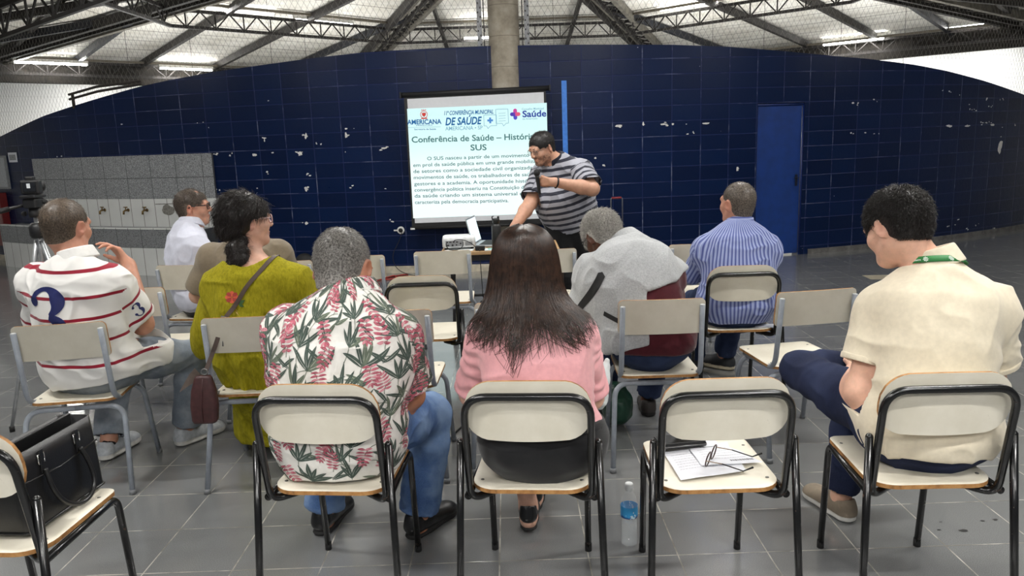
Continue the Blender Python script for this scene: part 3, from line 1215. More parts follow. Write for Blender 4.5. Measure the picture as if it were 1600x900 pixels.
GB, GG = 'black framed school chairs', 'grey framed school chairs'
chair('black', -1.51, 2.18, -4, 'black framed cream school chair under the black handbag, cut by the frame edge', GB)
chair('black', -0.592, 2.49, -6, 'black framed cream school chair under the man in the floral shirt', GB)
chair('black', 0.055, 2.45, -5.5, 'black framed cream school chair under the long haired woman in pink', GB)
chair('black', 0.628, 2.41, -0.5, 'black framed cream school chair holding papers, a phone wallet and eyeglasses', GB)
chair('black', 1.282, 2.39, -2, 'black framed cream school chair under the man in the cream polo', GB)
chair('black', -0.495, 4.37, 0, 'empty black framed cream school chair beyond the floral shirt man', GB)
chair('black', 1.265, 4.34, -2, 'black framed cream school chair under the man in blue stripes', GB)
chair('grey', -2.03, 3.53, 8, 'grey framed cream school chair under the man with the numbered white shirt', GG)
chair('grey', -1.19, 3.55, 2, 'grey framed cream school chair under the woman in mustard green', GG)
chair('grey', -0.545, 3.58, -3, 'empty grey framed chair just beyond the floral shirt man, right of his arm', GG)
chair('grey', 0.02, 3.66, 0, 'empty grey framed chair mostly hidden behind the woman in pink', GG)
chair('grey', 0.675, 3.61, -1, 'grey framed cream school chair under the man in the grey jacket', GG)
chair('grey', 1.37, 3.69, 8, 'empty grey framed chair beside the knee of the man in the cream polo', GG)
chair('grey', -2.10, 4.38, 0, 'empty grey framed chair in front of the man with the numbered white shirt', GG)
chair('grey', -1.42, 4.46, 4, 'grey framed chair under the man in taupe, hidden behind the green woman', GG)
chair('grey', -2.09, 5.17, -8, 'grey framed chair under the man in the plain white shirt', GG)
chair('grey', -1.49, 5.20, 0, 'empty grey framed chair peeping out over the green woman\'s shoulder', GG)
chair('grey', -1.04, 5.33, 0, 'empty grey framed chair near the red cables on the floor', GG)
chair('grey', -0.465, 5.42, 0, 'empty grey framed chair pushed up in front of the projector table', GG)
chair('grey', 0.245, 5.33, 0, 'empty grey framed chair before the standing speaker\'s dark trousers', GG)
chair('grey', 1.255, 5.33, 0, 'empty grey framed chair in front of the man in blue stripes', GG)
# ================================================================== SCREEN, TABLE AND SMALL THINGS
SCR_Y = 8.88
M_SCRBLK = plain('matt black screen border', rgb(12, 12, 14), 0.6)
def screen():
    root = empty('projection_screen', 'projection screen showing a conference slide, hung before the concrete column', 'screen', (-0.34, SCR_Y, 0.6))
    def L(x, z, y=SCR_Y):
        return (x + 0.34, y - SCR_Y, z - 0.6)
    mb = MB()
    # black cloth with its white field
    o = [(-1.133, 2.035), (0.455, 2.058), (0.462, 0.575), (-1.128, 0.572)]
    i = [(-1.098, 2.012), (0.430, 2.035), (0.436, 0.622), (-1.092, 0.619)]
    vs = [L(x, z) for x, z in o] + [L(x, z) for x, z in i] + [L(x, z, SCR_Y + 0.004) for x, z in o]
    mb.add(vs, [(0, 4, 5, 1), (1, 5, 6, 2), (2, 6, 7, 3), (3, 7, 4, 0)], 0)
    mb.add(vs, [(8, 9, 10, 11), (0, 1, 9, 8), (1, 2, 10, 9), (2, 3, 11, 10), (3, 0, 8, 11)], 0)
    mb.add(vs, [(4, 7, 6, 5)], 1)
    mb.build('screen_cloth', [M_SCRBLK, plain('white screen cloth', rgb(206, 208, 212), 0.8, noise_amt=0.02)], root)
    mb = MB()
    mb.tube([L(-1.16, 2.055), L(0.49, 2.078)], 0.028, 12)
    mb.box(L(-1.17, 2.054), (0.02, 0.07, 0.07), bev=0.006)
    mb.box(L(0.50, 2.078), (0.02, 0.07, 0.07), bev=0.006)
    mb.build('roller_case', M_SCRBLK, root)
    for x in (-0.95, 0.28):
        mb = MB()
        mb.beam(L(x, 2.066 + 0.0145 * (x + 0.335)), L(x, 2.075, 9.14), 0.03, 0.02)
        mb.build('wall_bracket', M_SCRBLK, root)
    mb = MB()
    mb.tube([L(-1.15, 0.560), L(0.47, 0.563)], 0.017, 10)
    mb.box(L(-1.12, 0.556, SCR_Y - 0.02), (0.05, 0.012, 0.018), mi=1)
    mb.build('bottom_bar', [M_SCRBLK, plain('white sticker', rgb(210, 210, 210), 0.5)], root)
    # the projected picture: it is light thrown on the cloth
    k = NT('projected slide light')
    co = k.coord()
    z = k.sep(co)[2]
    c = k.ramp(k.step(z, 0.05, 1.32), [(0.0, (0.86, 0.99, 0.985, 1)), (0.45, (0.82, 0.985, 0.965, 1)), (0.75, (0.64, 0.92, 0.90, 1)), (1.0, (0.56, 0.86, 0.86, 1))])
    k.color((0.12, 0.12, 0.12, 1))
    k.link(c, k.b.inputs['Emission Color'])
    k.b.inputs['Emission Strength'].default_value = 0.98
    mb = MB()
    q = [(-1.106, 1.905), (0.462, 1.918), (0.452, 0.680), (-1.108, 0.676)]
    mb.add([L(x, z_, SCR_Y - 0.003) for x, z_ in q], [(0, 3, 2, 1)], 0)
    img = mb.build('slide', k.m, root)
    # lettering
    cols = {}
    def ink(name, c):
        if name not in cols:
            m = NT('slide ink ' + name)
            m.color((0, 0, 0, 1))
            m.b.inputs['Specular IOR Level'].default_value = 0.0
            m.b.inputs['Emission Color'].default_value = c
            m.b.inputs['Emission Strength'].default_value = 1.0
            cols[name] = m.m
        return cols[name]
    def text(s, x0, z0, x1, z1, h, m, bold=0.0, shear=0.0):
        """one line whose baseline runs from (x0,z0) to (x1,z1); h = cap height"""
        cu = bpy.data.curves.new('lettering', 'FONT')
        cu.body = s
        cu.size = 1.0
        cu.offset = bold
        cu.shear = shear
        cu.extrude = 0.0
        cu.resolution_u = 3
        ob = bpy.data.objects.new('lettering', cu)
        COL.objects.link(ob)
        bpy.context.view_layer.update()
        me = bpy.data.meshes.new_from_object(ob)
        bpy.data.objects.remove(ob)
        xs = [v.co.x for v in me.vertices]
        a, b = min(xs), max(xs)
        cap = 0.68
        for v in me.vertices:
            f = (v.co.x - a) / (b - a)
            x = x0 + f * (x1 - x0)
            z = z0 + f * (z1 - z0) + v.co.y / cap * h
            v.co = L(x, z, SCR_Y - 0.0065)
        me.materials.clear()
        me.materials.append(m)
        me.name = 'lettering'
        t = bpy.data.objects.new('lettering', me)
        link(t, img)
        return t
    P = SLIDE
    dark, blue, pale, navy = ink('teal grey', (0.085, 0.20, 0.205, 1)), ink('blue', (0.02, 0.13, 0.36, 1)), ink('pale blue', (0.22, 0.44, 0.58, 1)), ink('indigo', (0.04, 0.07, 0.36, 1))
    red = ink('red', (0.62, 0.07, 0.06, 1))
    pick = {'d': dark, 'b': blue, 'p': pale, 'n': navy}
    for s, x0, z0, x1, z1, h, m, bold, sh in P:
        text(s, x0, z0, x1, z1, h, pick[m], bold + 0.006, sh)
    def flat(name, polys, m):
        mb = MB()
        for p in polys:
            mb.add([L(x, z_, SCR_Y - 0.0065) for x, z_ in p], [tuple(range(len(p)))], 0)
        return mb.build(name, m, img)
    def ring(c, rx, rz, w, n=24):
        out = []
        for i in range(n):
            a, b = 2 * PI * i / n, 2 * PI * (i + 1) / n
            out.append([(c[0] + rx * math.cos(a), c[1] + rz * math.sin(a)), (c[0] + (rx - w) * math.cos(a), c[1] + (rz - w) * math.sin(a)),
                        (c[0] + (rx - w) * math.cos(b), c[1] + (rz - w) * math.sin(b)), (c[0] + rx * math.cos(b), c[1] + rz * math.sin(b))])
        return out
    def bar(a, b, w):
        a, b = Vector((a[0], 0, a[1])), Vector((b[0], 0, b[1]))
        d = (b - a).normalized()
        n = Vector((-d.z, 0, d.x)) * w / 2
        return [(p.x, p.z) for p in (a + n, a - n, b - n, b + n)]
    # red crest: shield with crown inside a ring
    cx_, cz_ = CREST
    flat('crest', ring((cx_, cz_), 0.042, 0.042, 0.007) +
         [[(cx_ - 0.022, cz_ + 0.02), (cx_ - 0.022, cz_ - 0.005), (cx_, cz_ - 0.028), (cx_ + 0.022, cz_ - 0.005), (cx_ + 0.022, cz_ + 0.02)][::-1]] +
         [[(cx_ - 0.03 + 0.02 * i, cz_ + 0.045), (cx_ - 0.02 + 0.02 * i, cz_ + 0.06), (cx_ - 0.01 + 0.02 * i, cz_ + 0.045)] for i in range(3)] +
         [bar((cx_ - 0.035, cz_ - 0.043), (cx_ + 0.035, cz_ - 0.043), 0.012)], red)
    flat('rule', [bar(RULE[0], RULE[1], 0.003)], pale)
    # speech bubbles with a plus
    B1, B2 = BUBBLES
    lines = []
    for (x0, z0, x1, z1), tail in ((B1, -1), (B2, 1)):
        tx = x0 + (x1 - x0) * (0.3 if tail < 0 else 0.6)
        pts = [(x0, z1), (x1, z1), (x1, z0), (tx + 0.03, z0), (tx, z0 - 0.03), (tx - 0.015, z0), (x0, z0), (x0, z1)]
        for a, b in zip(pts, pts[1:]):
            lines.append(bar(a, b, 0.005))
    x0, z0, x1, z1 = B2
    for i in range(4):
        z_ = z1 - 0.045 - 0.028 * i
        lines.append(bar((x0 + 0.03, z_), (x1 - 0.03, z_ + 0.001), 0.004))
    flat('bubble_outline', lines, pale)
    x0, z0, x1, z1 = B1
    c = ((x0 + x1) / 2, (z0 + z1) / 2)
    flat('plus_sign', [bar((c[0] - 0.032, c[1]), (c[0] + 0.032, c[1]), 0.022), bar((c[0], c[1] - 0.032), (c[0], c[1] + 0.032), 0.022)], ink('mid blue', (0.1, 0.28, 0.66, 1)))
    # rounded four-lobed cross in reds and blues
    c = CROSS
    def disc(c, r, n=20):
        return [(c[0] + r * math.cos(2 * PI * i / n), c[1] + r * math.sin(2 * PI * i / n)) for i in range(n)]
    r = 0.021
    for nm, dx, dz, cc in (('cross_lobe', -0.037, 0, (0.09, 0.06, 0.45, 1)), ('cross_lobe', 0.037, 0, (0.80, 0.12, 0.22, 1)), ('cross_lobe', 0, 0.040, (0.62, 0.08, 0.35, 1)), ('cross_lobe', 0, -0.040, (0.10, 0.09, 0.55, 1))):
        m = ink('lobe %g %g' % (dx, dz), cc)
        mid = (c[0] + dx * 0.45, c[1] + dz * 0.45)
        flat(nm, [disc((c[0] + dx, c[1] + dz), r), bar(c, (c[0] + dx, c[1] + dz), 2 * r)], m)
    return root


#SLIDEDATA#
SLIDE = [
    ('AMERICANA', -1.112, 1.734, -0.728, 1.728, 0.05, 'b', 0.02, 0),
    ('PREFEITURA', -1.012, 1.713, -0.829, 1.711, 0.011, 'b', 0, 0),
    ('Secretaria de Saúde', -1.037, 1.669, -0.793, 1.664, 0.017, 'b', 0.005, 0),
    ('11ª CONFERÊNCIA MUNICIPAL', -0.693, 1.822, -0.139, 1.82, 0.043, 'b', 0.015, 0.25),
    ('DE SAÚDE', -0.685, 1.711, -0.272, 1.71, 0.079, 'b', 0.02, 0.25),
    ('AMERICANA • SP', -0.688, 1.653, -0.269, 1.65, 0.042, 'p', 0, 0),
    ('Conselho Municipal', 0.18, 1.847, 0.427, 1.848, 0.022, 'p', 0, 0),
    ('Saúde', 0.185, 1.77, 0.454, 1.77, 0.067, 'n', 0.02, 0),
    ('de Americana', 0.184, 1.74, 0.353, 1.742, 0.019, 'p', 0, 0),
    ('Conferência de Saúde – História', -1.074, 1.532, 0.31, 1.523, 0.064, 'd', 0.012, 0),
    ('SUS', -0.414, 1.422, -0.232, 1.42, 0.063, 'd', 0.012, 0),
    ('O SUS nasceu a partir de um movimento s', -0.912, 1.329, 0.293, 1.329, 0.038, 'd', 0.004, 0),
    ('em prol da saúde pública em uma grande mobiliza', -1.073, 1.26, 0.32, 1.259, 0.038, 'd', 0.004, 0),
    ('de setores como a sociedade civil organizada', -1.075, 1.19, 0.281, 1.188, 0.039, 'd', 0.004, 0),
    ('movimentos de saúde, os trabalhadores de saú', -1.075, 1.121, 0.244, 1.112, 0.039, 'd', 0.004, 0),
    ('gestores e a academia. A oportunidade histó', -1.075, 1.05, 0.222, 1.039, 0.038, 'd', 0.004, 0),
    ('convergência política inseriu na Constituição d', -1.075, 0.98, 0.175, 0.969, 0.039, 'd', 0.004, 0),
    ('da saúde criando um sistema universal e', -1.077, 0.912, 0.159, 0.898, 0.039, 'd', 0.004, 0),
    ('caracteriza pela democracia participativa.', -1.078, 0.84, -0.005, 0.824, 0.039, 'd', 0.004, 0),
]
CREST = (-0.92, 1.836)
RULE = ((-1.106, 1.699), (-0.738, 1.696))
BUBBLES = ((-0.25, 1.687, -0.109, 1.806), (-0.113, 1.709, 0.025, 1.865))
CROSS = (0.104, 1.805)
screen()
# ================================================================== PEOPLE: continuous bodies grown from distance fields
import openvdb as vdb

V3 = lambda *a: np.array(a, dtype=float)


def unit(v):
    v = np.asarray(v, float)
    return v / (np.linalg.norm(v) + 1e-12)


def rot_ypr(yaw, pitch, roll):
    """yaw about z (left +), pitch about x (nose up +), roll about y; degrees"""
    m = Matrix.Rotation(R(yaw), 3, 'Z') @ Matrix.Rotation(R(pitch), 3, 'X') @ Matrix.Rotation(R(roll), 3, 'Y')
    return np.array(m)


_hash = np.random.RandomState(5).rand(64, 64, 64).astype(np.float32)


def vnoise(p):
    """smooth value noise in 0..1 for an (N,3) array"""
    i = np.floor(p).astype(int)
    f = p - i
    f = f * f * (3 - 2 * f)
    i &= 63
    j = (i + 1) & 63
    x0, y0, z0 = i.T
    x1, y1, z1 = j.T
    fx, fy, fz = f.T
    h = _hash
    a = h[x0, y0, z0] * (1 - fx) + h[x1, y0, z0] * fx
    b = h[x0, y1, z0] * (1 - fx) + h[x1, y1, z0] * fx
    c = h[x0, y0, z1] * (1 - fx) + h[x1, y0, z1] * fx
    d = h[x0, y1, z1] * (1 - fx) + h[x1, y1, z1] * fx
    return (a * (1 - fy) + b * fy) * (1 - fz) + (c * (1 - fy) + d * fy) * fz


class Sdf:
    def __init__(self, lo, hi, vox):
        self.lo, self.v = np.asarray(lo, float), vox
        n = np.ceil((np.asarray(hi, float) - self.lo) / vox).astype(int) + 1
        self.n = n
        self.D = np.full(n, 0.25, np.float32)
        self.ax = [self.lo[i] + np.arange(n[i]) * vox for i in range(3)]

    def reg(self, lo, hi, m):
        s = []
        for i in range(3):
            a = int(max(0, math.floor((lo[i] - m - self.lo[i]) / self.v)))
            b = int(min(self.n[i], math.ceil((hi[i] + m - self.lo[i]) / self.v) + 1))
            if b <= a:
                return None
            s.append(slice(a, b))
        return tuple(s)

    def pts(self, s):
        return (self.ax[0][s[0]][:, None, None], self.ax[1][s[1]][None, :, None], self.ax[2][s[2]][None, None, :])

    def put(self, s, d, k, op='u'):
        A = self.D[s]
        d = d.astype(np.float32)
        if op == 'u':
            if k > 0:
                h = np.clip(0.5 + 0.5 * (A - d) / k, 0, 1)
                self.D[s] = A * (1 - h) + d * h - k * h * (1 - h)
            else:
                self.D[s] = np.minimum(A, d)
        elif op == 's':
            d = -d
            if k > 0:
                h = np.clip(0.5 - 0.5 * (A - d) / k, 0, 1)
                self.D[s] = A * (1 - h) + d * h + k * h * (1 - h)
            else:
                self.D[s] = np.maximum(A, d)

    def cone(self, a, b, ra, rb, k=0.02, op='u', flat=None, off=0.0):
        """tapered capsule; flat=(axis, ratio) squeezes it along axis"""
        a, b = np.asarray(a, float), np.asarray(b, float)
        ra, rb = ra + off, rb + off
        m = max(ra, rb) + k + 3 * self.v
        s = self.reg(np.minimum(a, b), np.maximum(a, b), m)
        if s is None:
            return self
        X, Y, Z = self.pts(s)
        X, Y, Z = X - a[0], Y - a[1], Z - a[2]
        d = b - a
        sc = 1.0
        if flat is not None:
            ax, ratio = unit(flat[0]), flat[1]
            q = (X * ax[0] + Y * ax[1] + Z * ax[2]) * (1 / ratio - 1)
            X, Y, Z = X + q * ax[0], Y + q * ax[1], Z + q * ax[2]
            d = d + ax * (d @ ax) * (1 / ratio - 1)
            sc = min(1.0, (1 + ratio) / 2)
        L = d @ d + 1e-12
        t = np.clip((X * d[0] + Y * d[1] + Z * d[2]) / L, 0, 1)
        r = np.sqrt((X - t * d[0]) ** 2 + (Y - t * d[1]) ** 2 + (Z - t * d[2]) ** 2) - (ra + t * (rb - ra))
        self.put(s, r * sc, k, op)
        return self

    def ell(self, c, r, M=None, k=0.02, op='u', off=0.0):
        c, r = np.asarray(c, float), np.asarray(r, float) + off
        m = k + 3 * self.v
        R_ = float(max(r))
        s = self.reg(c - R_, c + R_, m)
        if s is None:
            return self
        X, Y, Z = self.pts(s)
        X, Y, Z = X - c[0], Y - c[1], Z - c[2]
        if M is not None:
            X, Y, Z = (M[0, 0] * X + M[1, 0] * Y + M[2, 0] * Z, M[0, 1] * X + M[1, 1] * Y + M[2, 1] * Z, M[0, 2] * X + M[1, 2] * Y + M[2, 2] * Z)
        k0 = np.sqrt((X / r[0]) ** 2 + (Y / r[1]) ** 2 + (Z / r[2]) ** 2)
        k1 = np.sqrt((X / r[0] ** 2) ** 2 + (Y / r[1] ** 2) ** 2 + (Z / r[2] ** 2) ** 2) + 1e-9
        self.put(s, k0 * (k0 - 1) / k1, k, op)
        return self

    def box(self, c, h, M=None, rad=0.01, k=0.01, op='u'):
        c, h = np.asarray(c, float), np.asarray(h, float)
        R_ = float(np.linalg.norm(h))
        s = self.reg(c - R_, c + R_, k + 3 * self.v)
        if s is None:
            return self
        X, Y, Z = self.pts(s)
        X, Y, Z = X - c[0], Y - c[1], Z - c[2]
        if M is not None:
            X, Y, Z = (M[0, 0] * X + M[1, 0] * Y + M[2, 0] * Z, M[0, 1] * X + M[1, 1] * Y + M[2, 1] * Z, M[0, 2] * X + M[1, 2] * Y + M[2, 2] * Z)
        qx, qy, qz = np.abs(X) - h[0] + rad, np.abs(Y) - h[1] + rad, np.abs(Z) - h[2] + rad
        d = np.sqrt(np.maximum(qx, 0) ** 2 + np.maximum(qy, 0) ** 2 + np.maximum(qz, 0) ** 2) + np.minimum(np.maximum(qx, np.maximum(qy, qz)), 0) - rad
        self.put(s, d, k, op)
        return self

    def plane(self, p, n, k=0.004, lo=None, hi=None):
        """remove everything on the side n points to (optionally only inside a box)"""
        n = unit(n)
        p = np.asarray(p, float)
        s = self.reg(lo, hi, 0) if lo is not None else tuple(slice(0, i) for i in self.n)
        if s is None:
            return self
        X, Y, Z = self.pts(s)
        d = (X - p[0]) * n[0] + (Y - p[1]) * n[1] + (Z - p[2]) * n[2]
        self.put(s, -d, k, 's')
        return self

    def mesh(self):
        g = vdb.FloatGrid(background=0.25)
        g.copyFromArray(np.ascontiguousarray(self.D))
        p, q = g.convertToQuads(0.0)
        p = np.asarray(p, float) * self.v + self.lo
        q = np.asarray(q, int)
        # orientation: make faces point outwards
        v = p[q]
        vol = np.einsum('ij,ij->i', v[:, 0], np.cross(v[:, 1], v[:, 2])).sum() + np.einsum('ij,ij->i', v[:, 0], np.cross(v[:, 2], v[:, 3])).sum()
        if vol < 0:
            q = q[:, ::-1].copy()
        return p, q


def vnormals(p, q):
    v = p[q]
    fn = np.cross(v[:, 2] - v[:, 0], v[:, 3] - v[:, 1])
    n = np.zeros_like(p)
    for i in range(4):
        np.add.at(n, q[:, i], fn)
    return n / (np.linalg.norm(n, axis=1, keepdims=True) + 1e-12)


def biggest(p, q, keep_min=200):
    """drop tiny loose crumbs"""
    par = np.arange(len(p))
    for _ in range(60):
        m = par[q].min(axis=1)
        new = par.copy()
        for i in range(4):
            np.minimum.at(new, q[:, i], m)
        new = new[new]
        if (new == par).all():
            break
        par = new
    else:
        return p, q
    ids, cnt = np.unique(par, return_counts=True)
    good = set(ids[cnt >= keep_min])
    ok = np.isin(par, list(good))
    f = ok[q].all(axis=1)
    idx = np.cumsum(ok) - 1
    return p[ok], idx[q[f]]


def relax(p, q, it=1, f=0.5):
    for _ in range(it):
        s = np.zeros_like(p)
        c = np.zeros(len(p))
        for i in range(4):
            j = (i + 1) % 4
            np.add.at(s, q[:, i], p[q[:, j]])
            np.add.at(s, q[:, j], p[q[:, i]])
            np.add.at(c, q[:, i], 1)
            np.add.at(c, q[:, j], 1)
        p = p * (1 - f) + f * s / np.maximum(c, 1)[:, None]
    return p


def mesh_np(name, p, q, mats, parent=None, origin=(0, 0, 0), mi=None, attrs=None, sm=True):
    me = bpy.data.meshes.new(name)
    p = np.asarray(p, float) - np.asarray(origin, float)
    w = q.shape[1]
    me.vertices.add(len(p))
    me.vertices.foreach_set('co', p.astype(np.float32).ravel())
    me.loops.add(q.size)
    me.loops.foreach_set('vertex_index', q.astype(np.int32).ravel())
    me.polygons.add(len(q))
    me.polygons.foreach_set('loop_start', np.arange(len(q), dtype=np.int32) * w)
    me.polygons.foreach_set('loop_total', np.full(len(q), w, np.int32))
    me.update(calc_edges=True)
    for m in (mats if isinstance(mats, (list, tuple)) else [mats]):
        me.materials.append(m)
    if mi is not None:
        me.polygons.foreach_set('material_index', np.asarray(mi, np.int32))
    me.polygons.foreach_set('use_smooth', [sm] * len(q))
    for k, a in (attrs or {}).items():
        at = me.attributes.new(k, 'FLOAT', 'POINT')
        at.data.foreach_set('value', np.asarray(a, np.float32))
    me.update()
    o = bpy.data.objects.new(name, me)
    return link(o, parent)


# ------------------------------------------------------------------ skeleton
def ik(a, c, l1, l2, pole):
    a, c, pole = np.asarray(a, float), np.asarray(c, float), np.asarray(pole, float)
    d = c - a
    L = np.linalg.norm(d)
    L2 = min(L, (l1 + l2) * 0.999)
    d = d / L
    x = (l1 * l1 - l2 * l2 + L2 * L2) / (2 * L2)
    h = math.sqrt(max(l1 * l1 - x * x, 0))
    n = pole - d * (pole @ d)
    return a + d * x + unit(n) * h


class Person:
    """joints in world coordinates; g = girth, s = size"""
    def __init__(self, name_label, pel, neck, head, Ls, Rs, hyaw=0, hpitch=0, hroll=0, bow=0.03, g=1.0, s=1.0, hs=1.0, legs=None, arms=None,
                 hands=None, skin=None, vox=0.006, belly=0.0, feet=None, group=None, waistw=1.0, female=False):
        self.label = name_label
        self.pel, self.neck, self.head = map(lambda v: np.asarray(v, float), (pel, neck, head))
        self.S = {-1: np.asarray(Ls, float), 1: np.asarray(Rs, float)}
        self.H = rot_ypr(hyaw, hpitch, hroll)
        self.g, self.s, self.hs, self.vox, self.belly, self.waistw, self.female = g, s, hs, vox, belly, waistw, female
        self.right = unit(self.S[1] - self.S[-1])
        up = unit(self.neck - self.pel)
        self.fwd = unit(np.cross(up, self.right))
        self.up = up
        self.bow = bow
        mid = (self.pel + self.neck) / 2 - self.fwd * bow
        top = self.neck + self.fwd * 0.022 - up * 0.028
        self.spine = lambda t: (1 - t) ** 2 * self.pel + 2 * t * (1 - t) * (mid * 2 - (self.pel + self.neck) / 2) + t * t * top
        self.hip = {}
        self.knee, self.ank, self.toe = {}, {}, {}
        # hips follow the thighs
        for sd in (-1, 1):
            k, a, toe = legs[sd]
            self.knee[sd], self.ank[sd], self.toe[sd] = np.asarray(k, float), np.asarray(a, float), unit(toe)
        kd = unit((self.knee[1] + self.knee[-1]) / 2 - self.pel)
        hr = self.right.copy()
        hr[2] = 0
        hr = unit(hr)
        self.hipr = hr
        for sd in (-1, 1):
            self.hip[sd] = self.pel + hr * sd * 0.09 * s
        self.elb, self.wri = {}, {}
        for sd in (-1, 1):
            e, w = arms[sd]
            self.elb[sd], self.wri[sd] = np.asarray(e, float), np.asarray(w, float)
        self.hands = hands or {}
        self.skin = skin
        self.root = empty('person', name_label, 'person', (float(self.pel[0]), float(self.pel[1]), 0.0), 0, group)
        self.org = np.array([self.pel[0], self.pel[1], 0.0])

    def bounds(self, pad=0.26):
        P = [self.pel, self.neck, self.head] + [d[s] for d in (self.S, self.knee, self.ank, self.elb, self.wri) for s in (-1, 1)]
        for sd in (-1, 1):
            P.append(self.ank[sd] + self.toe[sd] * 0.2)
            P.append(self.wri[sd])
        P = np.array(P)
        lo, hi = P.min(0) - pad, P.max(0) + pad
        hi[2] = max(hi[2], self.head[2] + 0.19)
        return lo, hi

    # ---- pieces
    def hp(self, x, y, z):
        return self.head + self.H @ (np.array([x, y, z]) * self.hs)

    def add_head(self, S):
        h, M, hp = self.hs, self.H, self.hp
        e = lambda c, r, k=0.015, op='u': S.ell(hp(*c), np.array(r) * h, M, k, op)
        e((0, -0.014, 0.03), (0.076, 0.096, 0.087))
        e((0, 0.028, -0.035), (0.061, 0.062, 0.083), 0.03)
        e((0, -0.03, -0.03), (0.060, 0.060, 0.06), 0.03)
        for sd in (-1, 1):
            S.cone(hp(sd * 0.054, 0.0, -0.055), hp(sd * 0.022, 0.066, -0.096), 0.016 * h, 0.016 * h, 0.03)
            e((sd * 0.038, 0.062, -0.028), (0.026, 0.026, 0.026), 0.03)
            e((sd * 0.031, 0.092, 0.006), (0.016, 0.012, 0.010), 0.014, 's')
            e((sd * 0.011, 0.103, -0.030), (0.010, 0.012, 0.009), 0.008)
            # ears
            Me = M @ rot_ypr(sd * -34, -8, 0)
            c = hp(sd * 0.083, -0.012, -0.008)
            S.ell(c, np.array((0.0085, 0.023, 0.035)) * h, Me, 0.006)
            e((sd * 0.031, 0.0885, 0.0145), (0.016, 0.0085, 0.0055), 0.004)
            e((sd * 0.031, 0.0870, -0.004), (0.015, 0.0075, 0.004), 0.004)
            S.ell(c + M @ (np.array((sd * 0.008, 0.003, 0.004)) * h), np.array((0.006, 0.012, 0.019)) * h, Me, 0.006, 's')
        e((0, 0.066, -0.098), (0.024, 0.022, 0.020), 0.03)
        S.cone(hp(-0.035, 0.078, 0.026), hp(0.035, 0.078, 0.026), 0.012 * h, 0.012 * h, 0.03)
        S.cone(hp(0, 0.088, 0.012), hp(0, 0.113, -0.026), 0.008 * h, 0.0115 * h, 0.012)
        S.ell(hp(0, 0.090, -0.060), np.array((0.023, 0.011, 0.0065)) * h, M, 0.006)
        S.ell(hp(0, 0.088, -0.072), np.array((0.020, 0.011, 0.007)) * h, M, 0.006)
        # neck
        g = min(self.g, 1.25) * (0.88 if self.female else 1.0)
        S.cone(self.hp(0, -0.022, -0.055), self.neck + self.fwd * 0.03 + self.up * -0.015, 0.052 * g * h, 0.060 * g, 0.035)

    def add_torso(self, S, off=0.0, k=0.06):
        g, sp = self.g, self.spine
        b = self.belly
        for t0, t1, w0, w1, d0, d1 in ((0.0, 0.22, 0.165, 0.155 * self.waistw, 0.78, 0.78 + b), (0.22, 0.5, 0.155 * self.waistw, 0.158, 0.78 + b, 0.74),
                                      (0.5, 0.76, 0.158, 0.140, 0.72, 0.68), (0.76, 0.88, 0.128, 0.070, 0.68, 0.75)):
            S.cone(sp(t0), sp(t1), w0 * g, w1 * g, k, 'u', (self.fwd, (d0 + d1) / 2), off)
        if b:
            S.ell(sp(0.28) + self.fwd * 0.06 * g, (0.15 * g, 0.13 * g * (1 + b), 0.17), None, k, 'u', off)
        for sd in (-1, 1):
            S.cone(sp(0.85), self.S[sd], 0.054 * g, 0.058 * g, 0.04, 'u', None, off)
            S.cone(sp(0.74) + self.right * sd * 0.09 * g, self.S[sd] - self.up * 0.04, 0.075 * g, 0.060 * g, k, 'u', None, off)
            # seat
            S.ell(self.hip[sd] - self.fwd * 0.03 + V3(0, 0, 0.0), (0.105 * g, 0.115 * g, 0.095 * g), None, k, 'u', off)

    def add_arm(self, S, sd, off=0.0, upto=2.0, loose=0.0, k=0.03):
        g = min(self.g, 1.3)
        a, e, w = self.S[sd], self.elb[sd], self.wri[sd]
        if upto >= 1:
            S.cone(a, e, 0.054 * g, 0.043 * g, k, 'u', None, off)
            if upto > 1:
                f = upto - 1
                m = e + (w - e) * 0.3
                S.cone(e, m, 0.042 * g, 0.043 * g, k, 'u', None, off)
                S.cone(m, e + (w - e) * min(f, 1), 0.043 * g, (0.043 - 0.014 * min(f, 1)) * g, k, 'u', None, off)
        else:
            x = a + (e - a) * upto
            S.cone(a, x, 0.056 * g, (0.052 - 0.008 * upto) * g + loose, k, 'u', None, off)

    def add_leg(self, S, sd, off=0.0, k=0.03, flare=0.0):
        g = self.g
        h, kn, a = self.hip[sd], self.knee[sd], self.ank[sd]
        m = h + (kn - h) * 0.5
        S.cone(h, m, 0.092 * g, 0.080 * g, k + 0.02, 'u', None, off)
        S.cone(m, kn, 0.080 * g, 0.058 * g, k, 'u', None, off)
        c = kn + (a - kn) * 0.32
        S.cone(kn, c, 0.057 * g, 0.058 * g + flare * 0.3, k, 'u', None, off)
        S.cone(c, a, 0.058 * g + flare * 0.3, 0.036 * min(g, 1.1) + flare, k, 'u', None, off)

    def add_foot(self, S, sd, off=0.0):
        a, t = self.ank[sd], self.toe[sd]
        dz = -0.04
        S.cone(a, a + V3(0, 0, dz), 0.036, 0.036, 0.02, 'u', None, off)
        S.cone(a - t * 0.03 + V3(0, 0, dz - 0.01), a + t * 0.13 + V3(0, 0, dz - 0.018), 0.032, 0.026, 0.02, 'u', None, off)

